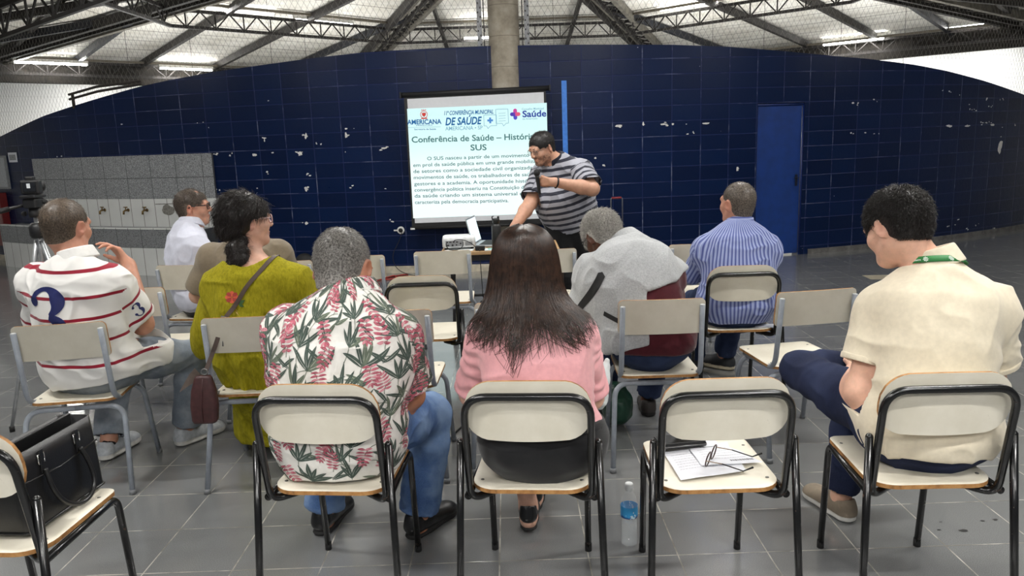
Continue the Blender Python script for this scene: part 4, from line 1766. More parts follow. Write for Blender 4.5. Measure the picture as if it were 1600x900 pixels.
    def add_hand(self, S, sd, spec):
        """spec: dict(d=direction, n=palm normal, curl=deg, spread=, thumb=deg)"""
        w = self.wri[sd]
        d = unit(spec['d'])
        n = unit(np.asarray(spec['n'], float) - d * (np.asarray(spec['n'], float) @ d))
        s = np.cross(d, n) * spec.get('ts', -sd)      # towards the thumb
        sc = spec.get('size', 1.0)
        q = lambda x, y, z: w + (d * x + s * y + n * z) * sc
        S.cone(q(-0.01, 0, 0), q(0.02, 0, 0), 0.026 * sc, 0.027 * sc, 0.02, 'u', (n, 0.75))
        curl = spec.get('curl', 35)
        base = [(0.092, 0.030), (0.097, 0.010), (0.093, -0.010), (0.084, -0.029)]
        lens = [(0.040, 0.024, 0.020), (0.044, 0.028, 0.021), (0.041, 0.026, 0.021), (0.032, 0.020, 0.018)]
        curls = spec.get('curls', [curl] * 4)
        for (bx, by), L, c in zip(base, lens, curls):
            S.cone(q(0.015, by * 0.55, 0.0), q(bx, by, 0.0), 0.0145 * sc, 0.0115 * sc, 0.012)
            p = q(bx, by, 0.0)
            ang = R(c * 0.8)
            spread = by * spec.get('spread', 1.2)
            for i, l in enumerate(L):
                dirv = unit(d * math.cos(ang) + n * math.sin(ang) + s * spread * 1.5 * (1 if i == 0 else 0.6))
                p2 = p + dirv * l * sc
                r0, r1 = (0.0098 - 0.0010 * i) * sc, (0.0090 - 0.0010 * i) * sc
                S.cone(p, p2, r0, r1, 0.004)
                p = p2
                ang += R(c * (0.9 if i == 0 else 0.7))
        th = R(spec.get('thumb', 40))
        p = q(0.022, 0.022, 0.006)
        for i, l in enumerate((0.040, 0.032, 0.026)):
            tdir = unit(d * math.cos(th) + s * math.sin(th) * 0.85 + n * (0.35 + 0.15 * i))
            p2 = p + tdir * l * sc
            S.cone(p, p2, (0.0150 - 0.0025 * i) * sc, (0.0125 - 0.002 * i) * sc, 0.008)
            p = p2
            th *= 0.6

    # ---- meshes
    def body(self, name='body'):
        lo, hi = self.bounds()
        S = Sdf(lo, hi, self.vox)
        self.add_torso(S)
        for sd in (-1, 1):
            self.add_arm(S, sd)
            self.add_leg(S, sd)
            self.add_foot(S, sd)
            self.add_hand(S, sd, self.hands.get(sd, dict(d=self.wri[sd] - self.elb[sd], n=self.fwd * -1, curl=30)))
        self.add_head(S)
        p, q = S.mesh()
        p, q = biggest(p, q)
        n = vnormals(p, q)
        # rosy ears and lips follow the anatomy, so they live in the skin's own colour
        loc = (p - self.head) @ self.H / self.hs
        lips = np.exp(-(((loc[:, 0]) / 0.022) ** 2 + ((loc[:, 1] - 0.098) / 0.02) ** 2 + ((loc[:, 2] + 0.066) / 0.010) ** 2))
        ears = np.exp(-(((np.abs(loc[:, 0]) - 0.083) / 0.012) ** 2 + ((loc[:, 1] + 0.012) / 0.03) ** 2 + ((loc[:, 2] + 0.008) / 0.04) ** 2))
        o = mesh_np(name, p, q, self.skin, self.root, self.org, attrs={'rosy': np.clip(lips + 0.55 * ears, 0, 1)})
        self.body_o = o
        for sd in (-1, 1):
            mb = MB()
            c = self.hp(sd * 0.031, 0.0815, 0.005) - self.org
            mb.ball(c, 0.0105 * self.hs, 14, 10, 0)
            f = self.H @ unit(V3(0, 1, -0.25))
            mb.ball(Vector(c) + Vector(f) * 0.0064 * self.hs, 0.0055 * self.hs, 10, 8, 1)
            mb.build('eye', [M_EYE, M_IRIS], self.root)
        return o

    def finish(self, S, name, mats, wrinkle=0.0, wscale=14.0, stretch=(1, 1, 1), mi_fn=None, attr_fn=None, relax_n=1, keep=200, extra=None):
        p, q = S.mesh()
        p, q = biggest(p, q, keep)
        if relax_n:
            p = relax(p, q, relax_n)
        if wrinkle:
            n = vnormals(p, q)
            u = (p - self.org) * np.asarray(stretch)
            w = vnoise(u * wscale + 3.1 + 1.5 * vnoise(u * wscale * 0.6 + 9)[:, None])
            r = 1 - np.abs(2 * w - 1)
            w2 = vnoise(u * wscale * 2.3 + 17)
            p = p + n * ((r ** 2 - 0.35) * wrinkle + (w2 - 0.5) * wrinkle * 0.35)[:, None]
        if extra is not None:
            n = vnormals(p, q)
            p = p + n * extra(p)[:, None]
        mi = mi_fn(p[q].mean(axis=1)) if mi_fn else None
        at = attr_fn(p) if attr_fn else None
        return mesh_np(name, p, q, mats, self.root, self.org, mi=mi, attrs=at)

    def shirt(self, mat, off=0.014, sleeve=0.72, loose=0.012, hem=None, hem_n=None, wrinkle=0.006, neck_open=0.075, name='shirt', vox=None, attr_fn=None, stretch=(1, 1, 1),
              wscale=13.0, extra_fn=None, mi_fn=None, neck_pt=None, relax_n=1, disp=None):
        lo, hi = self.bounds(0.26)
        hi[2] = self.neck[2] + 0.12
        lo[2] = max(lo[2], 0.36)
        S = Sdf(lo, hi, vox or self.vox)
        self.add_torso(S, off)
        for sd in (-1, 1):
            self.add_arm(S, sd, off, sleeve, loose)
        if extra_fn:
            extra_fn(S)
        # neckline
        npt = self.neck + self.up * 0.015 + self.fwd * 0.025 if neck_pt is None else neck_pt
        nd = unit(self.hp(0, -0.02, -0.06) - self.neck)
        S.cone(npt + nd * 0.02, npt + nd * 0.25, neck_open, neck_open + 0.06, 0.01, 's')
        # sleeve mouths: flat cut and a hollow
        for sd in (-1, 1):
            a, e, w = self.S[sd], self.elb[sd], self.wri[sd]
            g = min(self.g, 1.3)
            if sleeve < 1:
                x, d = a + (e - a) * sleeve, unit(e - a)
            else:
                x, d = e + (w - e) * (sleeve - 1), unit(w - e)
            r = 0.088
            bc = x + d * 0.055 + self.right * sd * 0.030 * (1 if sleeve < 1 else 0)
            S.plane(x, d, 0.003, bc - r, bc + r)
            rr = (0.052 - 0.008 * sleeve if sleeve < 1 else 0.043 - 0.012 * (sleeve - 1)) * g + off + (loose if sleeve < 1 else 0) - 0.010
            S.cone(x - d * 0.006, x + d * 0.06, rr, rr, 0.004, 's')
        if hem is not None:
            S.plane(hem, hem_n if hem_n is not None else -self.up, 0.004)
        return self.finish(S, name, mat, wrinkle, wscale, stretch, mi_fn, attr_fn, relax_n, extra=disp)

    def trousers(self, mat, off=0.010, flare=0.022, hem=0.10, top=None, wrinkle=0.005, name='trousers', vox=None, upto=None, extra_fn=None, mi_fn=None):
        lo, hi = self.bounds(0.26)
        lo[2] = 0.0
        hi[2] = self.pel[2] + 0.26
        for sd in (-1, 1):
            hi[2] = max(hi[2], self.knee[sd][2] + 0.1)
        S = Sdf(lo, hi, vox or self.vox)
        g = self.g
        S.cone(self.spine(0.0), self.spine(0.2), 0.165 * g, 0.155 * g * self.waistw, 0.06, 'u', (self.fwd, 0.80 + self.belly * 0.5), off)
        for sd in (-1, 1):
            S.ell(self.hip[sd] - self.fwd * 0.03, (0.105 * g, 0.115 * g, 0.095 * g), None, 0.06, 'u', off)
            pass
        t = self.spine(0.2 if top is None else top)
        S.plane(t, self.up, 0.004)
        for sd in (-1, 1):
            self.add_leg(S, sd, off, 0.03, flare)
        if extra_fn:
            extra_fn(S)
        for sd in (-1, 1):
            d = unit(self.ank[sd] - self.knee[sd])
            x = self.ank[sd] + d * (-hem + 0.06)
            S.plane(x, d, 0.003, x + d * 0.1 - 0.14, x + d * 0.1 + 0.14)
            S.cone(x - d * 0.03, x + d * 0.1, 0.030 + flare + off, 0.034 + flare + off, 0.004, 's')
        return self.finish(S, name, mat, wrinkle, 12.0, (1, 1, 1.3), mi_fn)

    def shoe(self, sd, mats, length=0.285, width=0.048, height=0.075, sole=0.028, name='shoe', vox=0.004, heel=0.0, pitch=0.0, tongue=True):
        a, t = self.ank[sd], self.toe[sd].copy()
        base = V3(a[0], a[1], a[2] - 0.085)
        tt = unit(t)
        sid = unit(np.cross(tt, V3(0, 0, 1)))
        up = np.cross(sid, tt)
        M = np.stack([sid, tt, up], axis=1)
        q = lambda x, y, z: base + sid * x + tt * y + up * z
        back = -0.075
        front = back + length
        lo, hi = base - 0.33, base + 0.33
        S = Sdf(lo, hi, vox)
        w = width
        S.cone(q(0, back + 0.04, 0.035 + heel), q(0, front - 0.05, 0.028), w * 0.86, w * 0.86, 0.02, 'u', (up, 0.75))
        S.cone(q(0, back + 0.045, 0.07 + heel), q(0, back + 0.10, 0.062 + heel * 0.5), w * 0.80, w * 0.78, 0.03)
        S.cone(q(0, back + 0.10, 0.062), q(0, front - 0.07, 0.035), w * 0.72, w * 0.72, 0.03, 'u', (up, 0.8))
        S.ell(q(0, front - 0.06, 0.024), (w * 0.96, 0.062, 0.028), M, 0.02)
        # mouth for the ankle
        S.cone(q(0, back + 0.055, 0.095 + heel), q(0, back + 0.075, 0.15 + heel), 0.033, 0.05, 0.006, 's')
        # sole
        for y0, y1, ww in ((back + 0.045, back + 0.11, w * 0.86), (back + 0.11, front - 0.055, w * 0.95)):
            S.cone(q(0, y0, 0.012), q(0, y1, 0.012), ww, ww, 0.012, 'u', (up, 0.30))
        S.plane(q(0, 0, 0.0), -up, 0.002)
        def mi(c):
            z = (c - base) @ up
            return np.where(z < sole, 1, 0)
        return self.finish(S, name, mats, 0.0, mi_fn=mi, keep=100)

    # ---- hair
    def cap(self, S, grow=0.009, cuts=None, extra=None, front=0.066, nape=-0.075):
        """shell of hair over the skull, trimmed by the hairline"""
        h, M, hp = self.hs, self.H, self.hp
        gw = grow / h
        gt = min(gw, 0.004 + 0.2 * gw)
        S.ell(hp(0, -0.014, 0.03), np.array((0.076 + gw, 0.096 + gw, 0.087 + gw)) * h, M, 0.01)
        S.ell(hp(0, -0.03, -0.03), np.array((0.060 + gt, 0.060 + gt, 0.06 + gt)) * h, M, 0.03)
        S.cone(hp(0, -0.022, -0.055), hp(0, -0.03, -0.09), (0.051 + gt) * h * min(self.g, 1.25) * (0.88 if self.female else 1), (0.050 + gt) * h * min(self.g, 1.25) * (0.88 if self.female else 1), 0.03)
        if extra:
            extra(S)
        # forehead and face
        S.ell(hp(0, front + 0.062, -0.02), np.array((0.088, 0.066, 0.095)) * h, M, 0.008, 's')
        S.ell(hp(0, 0.075, -0.085), np.array((0.11, 0.085, 0.09)) * h, M, 0.008, 's')
        for sd in (-1, 1):
            S.ell(hp(sd * 0.088, 0.004, -0.018), np.array((0.030, 0.022, 0.033)) * h, M, 0.006, 's')
            S.ell(hp(sd * 0.085, 0.055, -0.02), np.array((0.04, 0.042, 0.05)) * h, M, 0.006, 's')
            S.ell(hp(sd * 0.08, 0.0, -0.085), np.array((0.045, 0.05, 0.052)) * h, M, 0.008, 's')
        n = M @ V3(0, 0.30, -1)
        S.plane(hp(0, -0.08, nape), n, 0.006)
        if cuts:
            cuts(S)

    def hair(self, mats, grow=0.009, length=0.02, n=5000, rad=0.0009, lift=0.45, curl=0.0, name='hair', seed=1, front=0.066, nape=-0.075, cuts=None, extra=None,
             flow=None, mask=None, vox=0.004, lenf=None):
        lo, hi = self.head - 0.24, self.head + 0.24
        S = Sdf(lo, hi, vox)
        self.cap(S, grow, cuts, extra, front, nape)
        p, q = S.mesh()
        p, q = biggest(p, q, 150)
        p = relax(p, q, 1)
        nn = vnormals(p, q)
        rs = np.random.RandomState(seed)
        # outer surface only
        loc = (p - self.head) @ self.H / self.hs
        cen = np.array([0, -0.014, 0.0])
        outw = ((loc - cen) * (nn @ self.H)).sum(1) > 0.02
        near_ear = (np.abs(loc[:, 0]) > 0.05) & (np.abs(loc[:, 1] + 0.006) < 0.040) & (loc[:, 2] < 0.034)
        ok = outw & ~near_ear
        if mask is not None:
            ok &= mask(loc)
        ids = np.flatnonzero(ok)
        ids = rs.choice(ids, n)
        root, nrm = p[ids] - nn[ids] * 0.003, nn[ids]
        lr = loc[ids]
        if flow is None:
            # from the crown whorl outwards and down
            cr = np.array([0, -0.055, 0.10])
            f = lr - cr
            f = f + np.array([0, 0, -0.05])
            f = f @ self.H.T
        else:
            f = flow(lr) @ self.H.T
        f = f - nrm * (f * nrm).sum(1, keepdims=True)
        f = f / (np.linalg.norm(f, axis=1, keepdims=True) + 1e-9)
        f += rs.normal(0, 0.22, f.shape)
        ln = length * rs.uniform(0.6, 1.15, n)
        ln = ln * np.clip((lr[:, 2] + 0.10) / 0.085, 0.3, 1.0)
        if lenf is not None:
            ln = ln * lenf(lr)
        sp, sq = strands(root, nrm, f, ln, rad, lift, curl, rs)
        P = np.concatenate([p, sp])
        Q = np.concatenate([q, sq + len(p)])
        return mesh_np(name, P, Q, mats, self.root, self.org)

    def fuzz(self, obj_pts, nrm, mats, length, rad, lift, name, seed=3, down=(0, 0.2, -1), curl=0.0):
        rs = np.random.RandomState(seed)
        f = np.tile(self.H @ unit(down), (len(obj_pts), 1))
        f = f - nrm * (f * nrm).sum(1, keepdims=True) + rs.normal(0, 0.3, obj_pts.shape)
        sp, sq = strands(obj_pts, nrm, f, length * rs.uniform(0.6, 1.2, len(obj_pts)), rad, lift, curl, rs)
        return mesh_np(name, sp, sq, mats, self.root, self.org)


def strands(root, nrm, flow, ln, rad, lift, curl, rs, seg=4):
    """tapering three-sided hairs"""
    n = len(root)
    pts = [root]
    d = nrm * lift + flow * (1 - lift)
    side = np.cross(nrm, flow)
    ph = rs.uniform(0, 6.28, n)
    for i in range(1, seg + 1):
        d = d / (np.linalg.norm(d, axis=1, keepdims=True) + 1e-9)
        st = d * (ln / seg)[:, None]
        if curl:
            a = ph + i * 1.9
            st = st + (side * np.cos(a)[:, None] + nrm * np.sin(a)[:, None]) * curl
        pts.append(pts[-1] + st)
        d = d * 0.75 + flow * 0.35 - nrm * 0.06
    P = np.stack(pts, 1)
    t = np.gradient(P, axis=1)
    t /= (np.linalg.norm(t, axis=2, keepdims=True) + 1e-9)
    u = np.cross(t, nrm[:, None, :])
    u /= (np.linalg.norm(u, axis=2, keepdims=True) + 1e-9)
    w = np.cross(t, u)
    rr = np.linspace(1, 0.25, seg + 1)[None, :, None] * rad
    V = []
    for k in range(3):
        a = 2 * PI * k / 3
        V.append(P + (u * math.cos(a) + w * math.sin(a)) * rr)
    V = np.stack(V, 2)                      # n, seg+1, 3, 3
    base = (np.arange(n) * (seg + 1) * 3)[:, None, None]
    i = (np.arange(seg) * 3)[None, :, None]
    k = np.arange(3)[None, None, :]
    k2 = (k + 1) % 3
    Q = np.stack([base + i + k, base + i + k2, base + i + 3 + k2, base + i + 3 + k], -1).reshape(-1, 4)
    return V.reshape(-1, 3), Q


def m_skin(name, base, rosy, rough=0.48):
    k = NT(name)
    co = k.coord()
    n = k.noise(co, 38, 4)
    c2 = tuple(x * 0.86 for x in base[:3]) + (1,)
    c = k.mix(k.step(n, 0.3, 0.7), c2, base)
    c = k.mix(k.math('MULTIPLY', k.attr('rosy'), 0.6), c, rosy)
    k.color(c)
    k.rough(rough)
    k.b.inputs['Subsurface Weight'].default_value = 0.12
    k.b.inputs['Subsurface Radius'].default_value = (0.010, 0.004, 0.002)
    k.b.inputs['Subsurface Scale'].default_value = 0.6
    k.b.inputs['Specular IOR Level'].default_value = 0.4
    k.bump(k.noise(co, 260, 3), 0.12, 0.002)
    return k.m


def m_hair(name, a, b, rough=0.42, scale=160):
    k = NT(name)
    co = k.coord()
    n = k.noise(co, scale, 3, 0.7)
    k.color(k.mix(k.step(n, 0.32, 0.68), a, b))
    k.rough(rough)
    k.b.inputs['Specular IOR Level'].default_value = 0.45
    return k.m


M_EYE = plain('eye white', rgb(225, 222, 215), 0.2, noise_amt=0.02)
M_IRIS = plain('dark iris', rgb(35, 24, 18), 0.15, noise_amt=0.02)
# ================================================================== THE PEOPLE
SK_LIGHT = m_skin('fair skin', rgb(214, 168, 146), rgb(206, 122, 108))
SK_PINK = m_skin('ruddy skin', rgb(202, 148, 124), rgb(196, 108, 92))
SK_TAN = m_skin('tanned skin', rgb(176, 122, 94), rgb(176, 98, 80))
SK_MID = m_skin('olive skin', rgb(192, 146, 122), rgb(188, 116, 100))
SK_DARK = m_skin('dark brown skin', rgb(92, 60, 44), rgb(104, 58, 46))
SK_PALE = m_skin('pale skin', rgb(224, 176, 152), rgb(216, 140, 122))


def m_denim(name, c, fade):
    k = NT(name)
    co = k.coord()
    n = k.noise(co, 7, 4)
    t = k.noise(co, 420, 2)
    base = k.mix(k.step(n, 0.35, 0.68), c, fade)
    base = k.mix(k.math('MULTIPLY', k.step(t, 0.45, 0.6), 0.35), base, tuple(min(1, x * 1.9 + 0.01) for x in c[:3]) + (1,))
    k.color(base)
    k.rough(0.9)
    k.b.inputs['Specular IOR Level'].default_value = 0.2
    k.bump(t, 0.3, 0.002)
    return k.m


M_JEAN_BLUE = m_denim('washed blue denim', rgb(66, 92, 134), rgb(122, 146, 178))
M_JEAN_DARK = m_denim('dark indigo denim', rgb(24, 30, 52), rgb(36, 44, 70))
M_JEAN_GREY = m_denim('faded grey denim', rgb(104, 112, 122), rgb(150, 156, 162))
M_JEAN_MID = m_denim('deep blue denim', rgb(30, 40, 66), rgb(48, 60, 88))
M_BLACKCLOTH = fabric('black cloth', rgb(20, 20, 22))
M_LEATHER = plain('black leather', rgb(18, 18, 19), 0.32, spec=0.6, bump=0.15, bscale=160)
M_SOLE = plain('dark rubber sole', rgb(24, 23, 22), 0.8)
M_SOLE_W = plain('white rubber sole', rgb(206, 204, 198), 0.7)


def belt(P, t0, t1, off, mat, name='belt'):
    lo, hi = P.bounds(0.26)
    lo[2], hi[2] = P.pel[2] - 0.1, P.pel[2] + 0.3
    S = Sdf(lo, hi, 0.005)
    g = P.g
    S.cone(P.spine(0.0), P.spine(0.25), 0.165 * g, 0.155 * g * P.waistw, 0.06, 'u', (P.fwd, 0.80 + P.belly * 0.5), off)
    for sd in (-1, 1):
        S.ell(P.hip[sd] - P.fwd * 0.03, (0.105 * g, 0.115 * g, 0.095 * g), None, 0.06, 'u', off)
    S.plane(P.spine(t1), P.up, 0.002)
    S.plane(P.spine(t0), -P.up, 0.002)
    return P.finish(S, name, mat, 0)


def collar(P, mat, r=0.070, h=0.034, lean=0.0, wide=0.016, name='collar', front_cut=0.075, drop=0.028, attr_fn=None, mi_fn=None):
    """folded shirt collar around the neck"""
    c = P.neck + P.up * 0.020 + P.fwd * 0.026
    d = unit(unit(P.hp(0, -0.02, -0.06) - P.neck) + P.up * 1.5)
    S = Sdf(c - 0.17, c + 0.17, 0.004)
    S.cone(c - d * drop, c + d * h, r + wide * 1.3, r + 0.004, 0.0)
    S.cone(c - d * (drop + 0.1), c + d * 0.2, r - 0.006, r - 0.006, 0.003, 's')
    S.plane(c + d * (h - 0.004), d, 0.004)
    S.plane(c - d * drop, -d, 0.004)
    S.box(c + P.fwd * (front_cut + 0.06), (0.014, 0.07, 0.15), np.stack([P.right, P.fwd, P.up], 1), 0.006, 0.004, 's')
    return P.finish(S, name, mat, 0, attr_fn=attr_fn, mi_fn=mi_fn, keep=60)


def specs(P, frame_mat, w=0.132, lens=True, name='eyeglasses', thick=0.0022, y=0.104, half_rim=False):
    """eyeglasses worn on the face"""
    mb = MB()
    o = P.org
    q = lambda x, yy, z: Vector(P.hp(x, yy, z) - o)
    for sd in (-1, 1):
        loop = []
        for i in range(20):
            a = 2 * PI * i / 20
            ca, sa = math.cos(a), math.sin(a)
            x = sd * 0.033 + 0.026 * abs(ca) ** 0.7 * (1 if ca > 0 else -1)
            z = 0.002 + 0.020 * abs(sa) ** 0.7 * (1 if sa > 0 else -1)
            loop.append(q(x, y - 0.16 * abs(x) * abs(x) * 10 * 0.9, z))
        mb.tube(loop, thick, 6, 0, closed=True)
        if lens:
            mb.add(loop, [tuple(range(20))], 1)
        mb.tube([q(sd * 0.060, y - 0.014, 0.010), q(sd * 0.080, y - 0.03, 0.012), q(sd * 0.087, 0.01, 0.012), q(sd * 0.086, -0.02, 0.0)], thick, 6, 0)
    mb.tube([q(-0.008, y, 0.006), q(0, y + 0.004, 0.010), q(0.008, y, 0.006)], thick, 6, 0)
    k = NT('eyeglass lens')
    k.color((0.9, 0.95, 1, 1))
    k.b.inputs['Transmission Weight'].default_value = 1.0
    k.b.inputs['Alpha'].default_value = 0.25
    k.rough(0.02)
    return mb.build(name, [frame_mat, k.m], P.root)


def buttons_band(*a):
    pass


# ---------------------------------------------------------------- man in the floral shirt
def floral_man():
    P = Person('man from behind in a white tropical flower print shirt and blue jeans, head bowed',
               (-0.60, 2.50, 0.575), (-0.535, 2.51, 1.035), (-0.578, 2.61, 1.118), (-0.755, 2.55, 0.92), (-0.405, 2.53, 0.89),
               hyaw=-8, hpitch=-24, bow=0.05, g=1.10, hs=1.10, skin=SK_TAN, vox=0.006,
               legs={1: ((-0.338, 2.90, 0.48), (-0.40, 2.835, 0.085), (0.54, 0.84, 0)), -1: ((-0.73, 2.93, 0.48), (-0.79, 2.90, 0.085), (0.2, 0.98, 0))},
               arms={1: ((-0.372, 2.61, 0.655), (-0.46, 2.83, 0.60)), -1: ((-0.80, 2.64, 0.67), (-0.66, 2.86, 0.62))},
               hands={1: dict(d=(-0.5, 0.8, 0.1), n=(-0.3, 0, -1), curl=40), -1: dict(d=(0.6, 0.8, 0.1), n=(0.3, 0, -1), curl=40)})
    P.body()
    cloth = fabric('white cotton', rgb(222, 219, 212), amt=0.03, weave=700)
    sh = P.shirt(cloth, off=0.018, sleeve=0.80, loose=0.020, hem=V3(-0.6, 2.4, 0.462), hem_n=(0, 0, -1), wrinkle=0.010, neck_open=0.072, vox=0.0055,
                 extra_fn=lambda S: (S.cone((-0.60, 2.455, 0.60), (-0.60, 2.45, 0.50), 0.175, 0.185, 0.05, 'u', ((0, 1, 0), 0.66)),
                                     S.ell((-0.58, 2.47, 0.82), (0.205, 0.135, 0.18), None, 0.08)))
    co = collar(P, cloth, r=0.071, h=0.030, wide=0.018)
    floral_print(P, sh)
    floral_print(P, co)
    tr = P.trousers(M_JEAN_BLUE, off=0.012, flare=0.026, hem=0.075, vox=0.006, wrinkle=0.008)
    for sd in (-1, 1):
        P.shoe(sd, [M_LEATHER, M_SOLE], length=0.30, width=0.046, heel=0.012)
    P.hair(m_hair('salt and pepper hair', rgb(64, 60, 56), rgb(150, 146, 140)), grow=0.006, length=0.017, n=7000, rad=0.0007, lift=0.5, nape=-0.088)
    return P


def floral_print(P, sh):
    """heliconia sprays and long leaves printed on the cloth: thin shapes laid on the surface"""
    me = sh.data
    org = Vector(P.org)
    bvh = BVHTree.FromPolygons([v.co.copy() for v in me.vertices], [tuple(p.vertices) for p in me.polygons])
    rnd = random.Random(11)
    mb = MB()
    # each patch: centre c, axis a (up the patch), reference r (angle 0), radius of the virtual drum
    def patch_torso(u, v):
        zc = 0.86
        pel, nk = Vector(P.spine(0.15)), Vector(P.spine(0.85))
        rad = 0.20
        ang = u / rad
        if v <= zc:
            f = max(0.0, min(1.0, (v - pel.z) / (nk.z - pel.z)))
            c = pel.lerp(nk, f)
            c = Vector((c.x, c.y + 0.02, v))
            tilt = 0.0
        else:
            f = (zc - pel.z) / (nk.z - pel.z)
            c = pel.lerp(nk, f)
            c = Vector((c.x, c.y + 0.02, zc))
            tilt = (v - zc) / 0.17
        back = Vector((0, -1, 0))
        d = Vector((math.sin(ang) * math.cos(tilt), -math.cos(ang) * math.cos(tilt), math.sin(tilt)))
        return c - org, d
    def sleeve(sd):
        a, e = Vector(P.S[sd]), Vector(P.elb[sd])
        ax = (e - a).normalized()
        rf = Vector((sd * 0.6, -0.8, 0))
        rf = (rf - ax * rf.dot(ax)).normalized()
        bt = ax.cross(rf)
        def f(u, v):
            ang = u / 0.075
            return a + ax * v - org, rf * math.cos(ang) + bt * math.sin(ang)
        return f
    def shoot(fn, u, v, lift):
        c, d = fn(u, v)
        reach = 0.6 if fn is patch_torso else 0.115
        hit = bvh.ray_cast(c + d * reach, -d, reach)
        if hit[0] is None:
            return None
        return hit[0] + hit[1] * lift
    def strip(fn, left, right, mi, lift):
        L = [shoot(fn, u, v, lift) for u, v in left]
        Rr = [shoot(fn, u, v, lift) for u, v in right]
        for i in range(len(L) - 1):
            q = (L[i], L[i + 1], Rr[i + 1], Rr[i])
            if any(p is None for p in q):
                continue
            if max((q[0] - q[2]).length, (q[1] - q[3]).length) > 0.05:
                continue
            mb.add(q, [(0, 1, 2, 3)], mi, True)
    def leaf(fn, u, v, ang, L, w, mi, bend=0.0, lift=0.0012):
        n = 9
        for half in (-1, 1):
            A, B = [], []
            for i in range(n + 1):
                t = i / n
                a = ang + bend * t
                x, y = u + math.sin(ang + bend * t * 0.5) * L * t, v + math.cos(ang + bend * t * 0.5) * L * t
                ww = w * (math.sin(PI * min(1, t * 0.94 + 0.06)) ** 0.8)
                gap = w * 0.10 * (1 - t)
                nx, ny = math.cos(a), -math.sin(a)
                A.append((x + nx * half * gap, y + ny * half * gap))
                B.append((x + nx * half * (gap + ww * (0.75 if half > 0 else 0.55)), y + ny * half * (gap + ww * (0.75 if half > 0 else 0.55))))
            if half > 0:
                A, B = B, A
            strip(fn, A, B, mi, lift)
    def stem(fn, u, v, ang, L, bend, mi, w=0.0011):
        A, B = [], []
        for i in range(9):
            t = i / 8
            a = ang + bend * t
            x, y = u + math.sin(ang + bend * t * 0.5) * L * t, v + math.cos(ang + bend * t * 0.5) * L * t
            nx, ny = math.cos(a), -math.sin(a)
            A.append((x - nx * w, y - ny * w))
            B.append((x + nx * w, y + ny * w))
        strip(fn, A, B, mi, 0.0010)
    def flower(fn, u, v, ang, s):
        # hanging bracts in pairs along the stalk, outlined in the dark crimson
        for i in range(6):
            t = i / 5.0
            L = s * (0.28 + 0.32 * math.sin(PI * (0.25 + 0.62 * t)))
            x, y = u + math.sin(ang) * s * 1.15 * t, v + math.cos(ang) * s * 1.15 * t
            for sd in (-1, 1):
                leaf(fn, x, y, ang + sd * (2.05 - 0.8 * t), L, s * 0.125, 2 if (i + (sd > 0)) % 3 else 3, bend=-sd * 0.7, lift=0.0016)
        leaf(fn, u + math.sin(ang) * s * 1.1, v + math.cos(ang) * s * 1.1, ang, s * 0.42, s * 0.10, 2, lift=0.0016)
    def motif(fn, u, v, sc, kind):
        if kind == 0:
            a0 = rnd.uniform(-0.4, 0.4)
            flower(fn, u, v + 0.02 * sc, a0 + (PI if rnd.random() < 0.8 else 0), 0.044 * sc)
            stem(fn, u, v, a0, 0.07 * sc, rnd.choice((-2.2, 2.2)), 1)
            for k in range(rnd.choice((1, 2, 2))):
                leaf(fn, u + rnd.uniform(-0.02, 0.02), v - 0.03 * sc, rnd.choice((-1, 1)) * rnd.uniform(0.5, 1.5), rnd.uniform(0.055, 0.085) * sc, 0.0085 * sc, rnd.choice((0, 0, 1)), rnd.uniform(-0.5, 0.5))
        else:
            a0 = rnd.uniform(-0.5, 0.5)
            m = rnd.choice((4, 5, 6))
            for k in range(m):
                leaf(fn, u, v - 0.03 * sc, a0 + (k - (m - 1) / 2) * 0.46 + rnd.uniform(-0.1, 0.1), rnd.uniform(0.055, 0.10) * sc, rnd.uniform(0.0075, 0.011) * sc, rnd.choice((0, 0, 0, 1)), rnd.uniform(-0.4, 0.4))
            stem(fn, u, v - 0.03 * sc, a0 + PI, 0.05 * sc, rnd.uniform(-1, 1), 1)
    row = 0
    v = 0.50
    while v < 1.13:
        u = -0.62 + (0.042 if row % 2 else 0.0)
        c = row % 2
        while u < 0.62:
            motif(patch_torso, u + rnd.uniform(-0.012, 0.012), v + rnd.uniform(-0.012, 0.012), rnd.uniform(0.9, 1.1), c % 2)
            u += 0.077
            c += 1
        v += 0.063
        row += 1
    for sd in (-1, 1):
        f = sleeve(sd)
        for r_ in range(5):
            for c in range(6):
                motif(f, -0.235 + 0.08 * c + (0.04 if r_ % 2 else 0), 0.0 + 0.06 * r_, 0.95, (c + r_) % 2)
    mats = [plain('printed dark green', rgb(66, 80, 72), 0.9, nscale=60), plain('printed olive grey', rgb(98, 108, 92), 0.9, nscale=60),
            plain('printed crimson', rgb(172, 84, 100), 0.9, nscale=80, noise_amt=0.25), plain('printed rose', rgb(202, 132, 142), 0.9, nscale=80)]
    o = mb.build('floral_print', mats, sh)
    return o



floral_man()


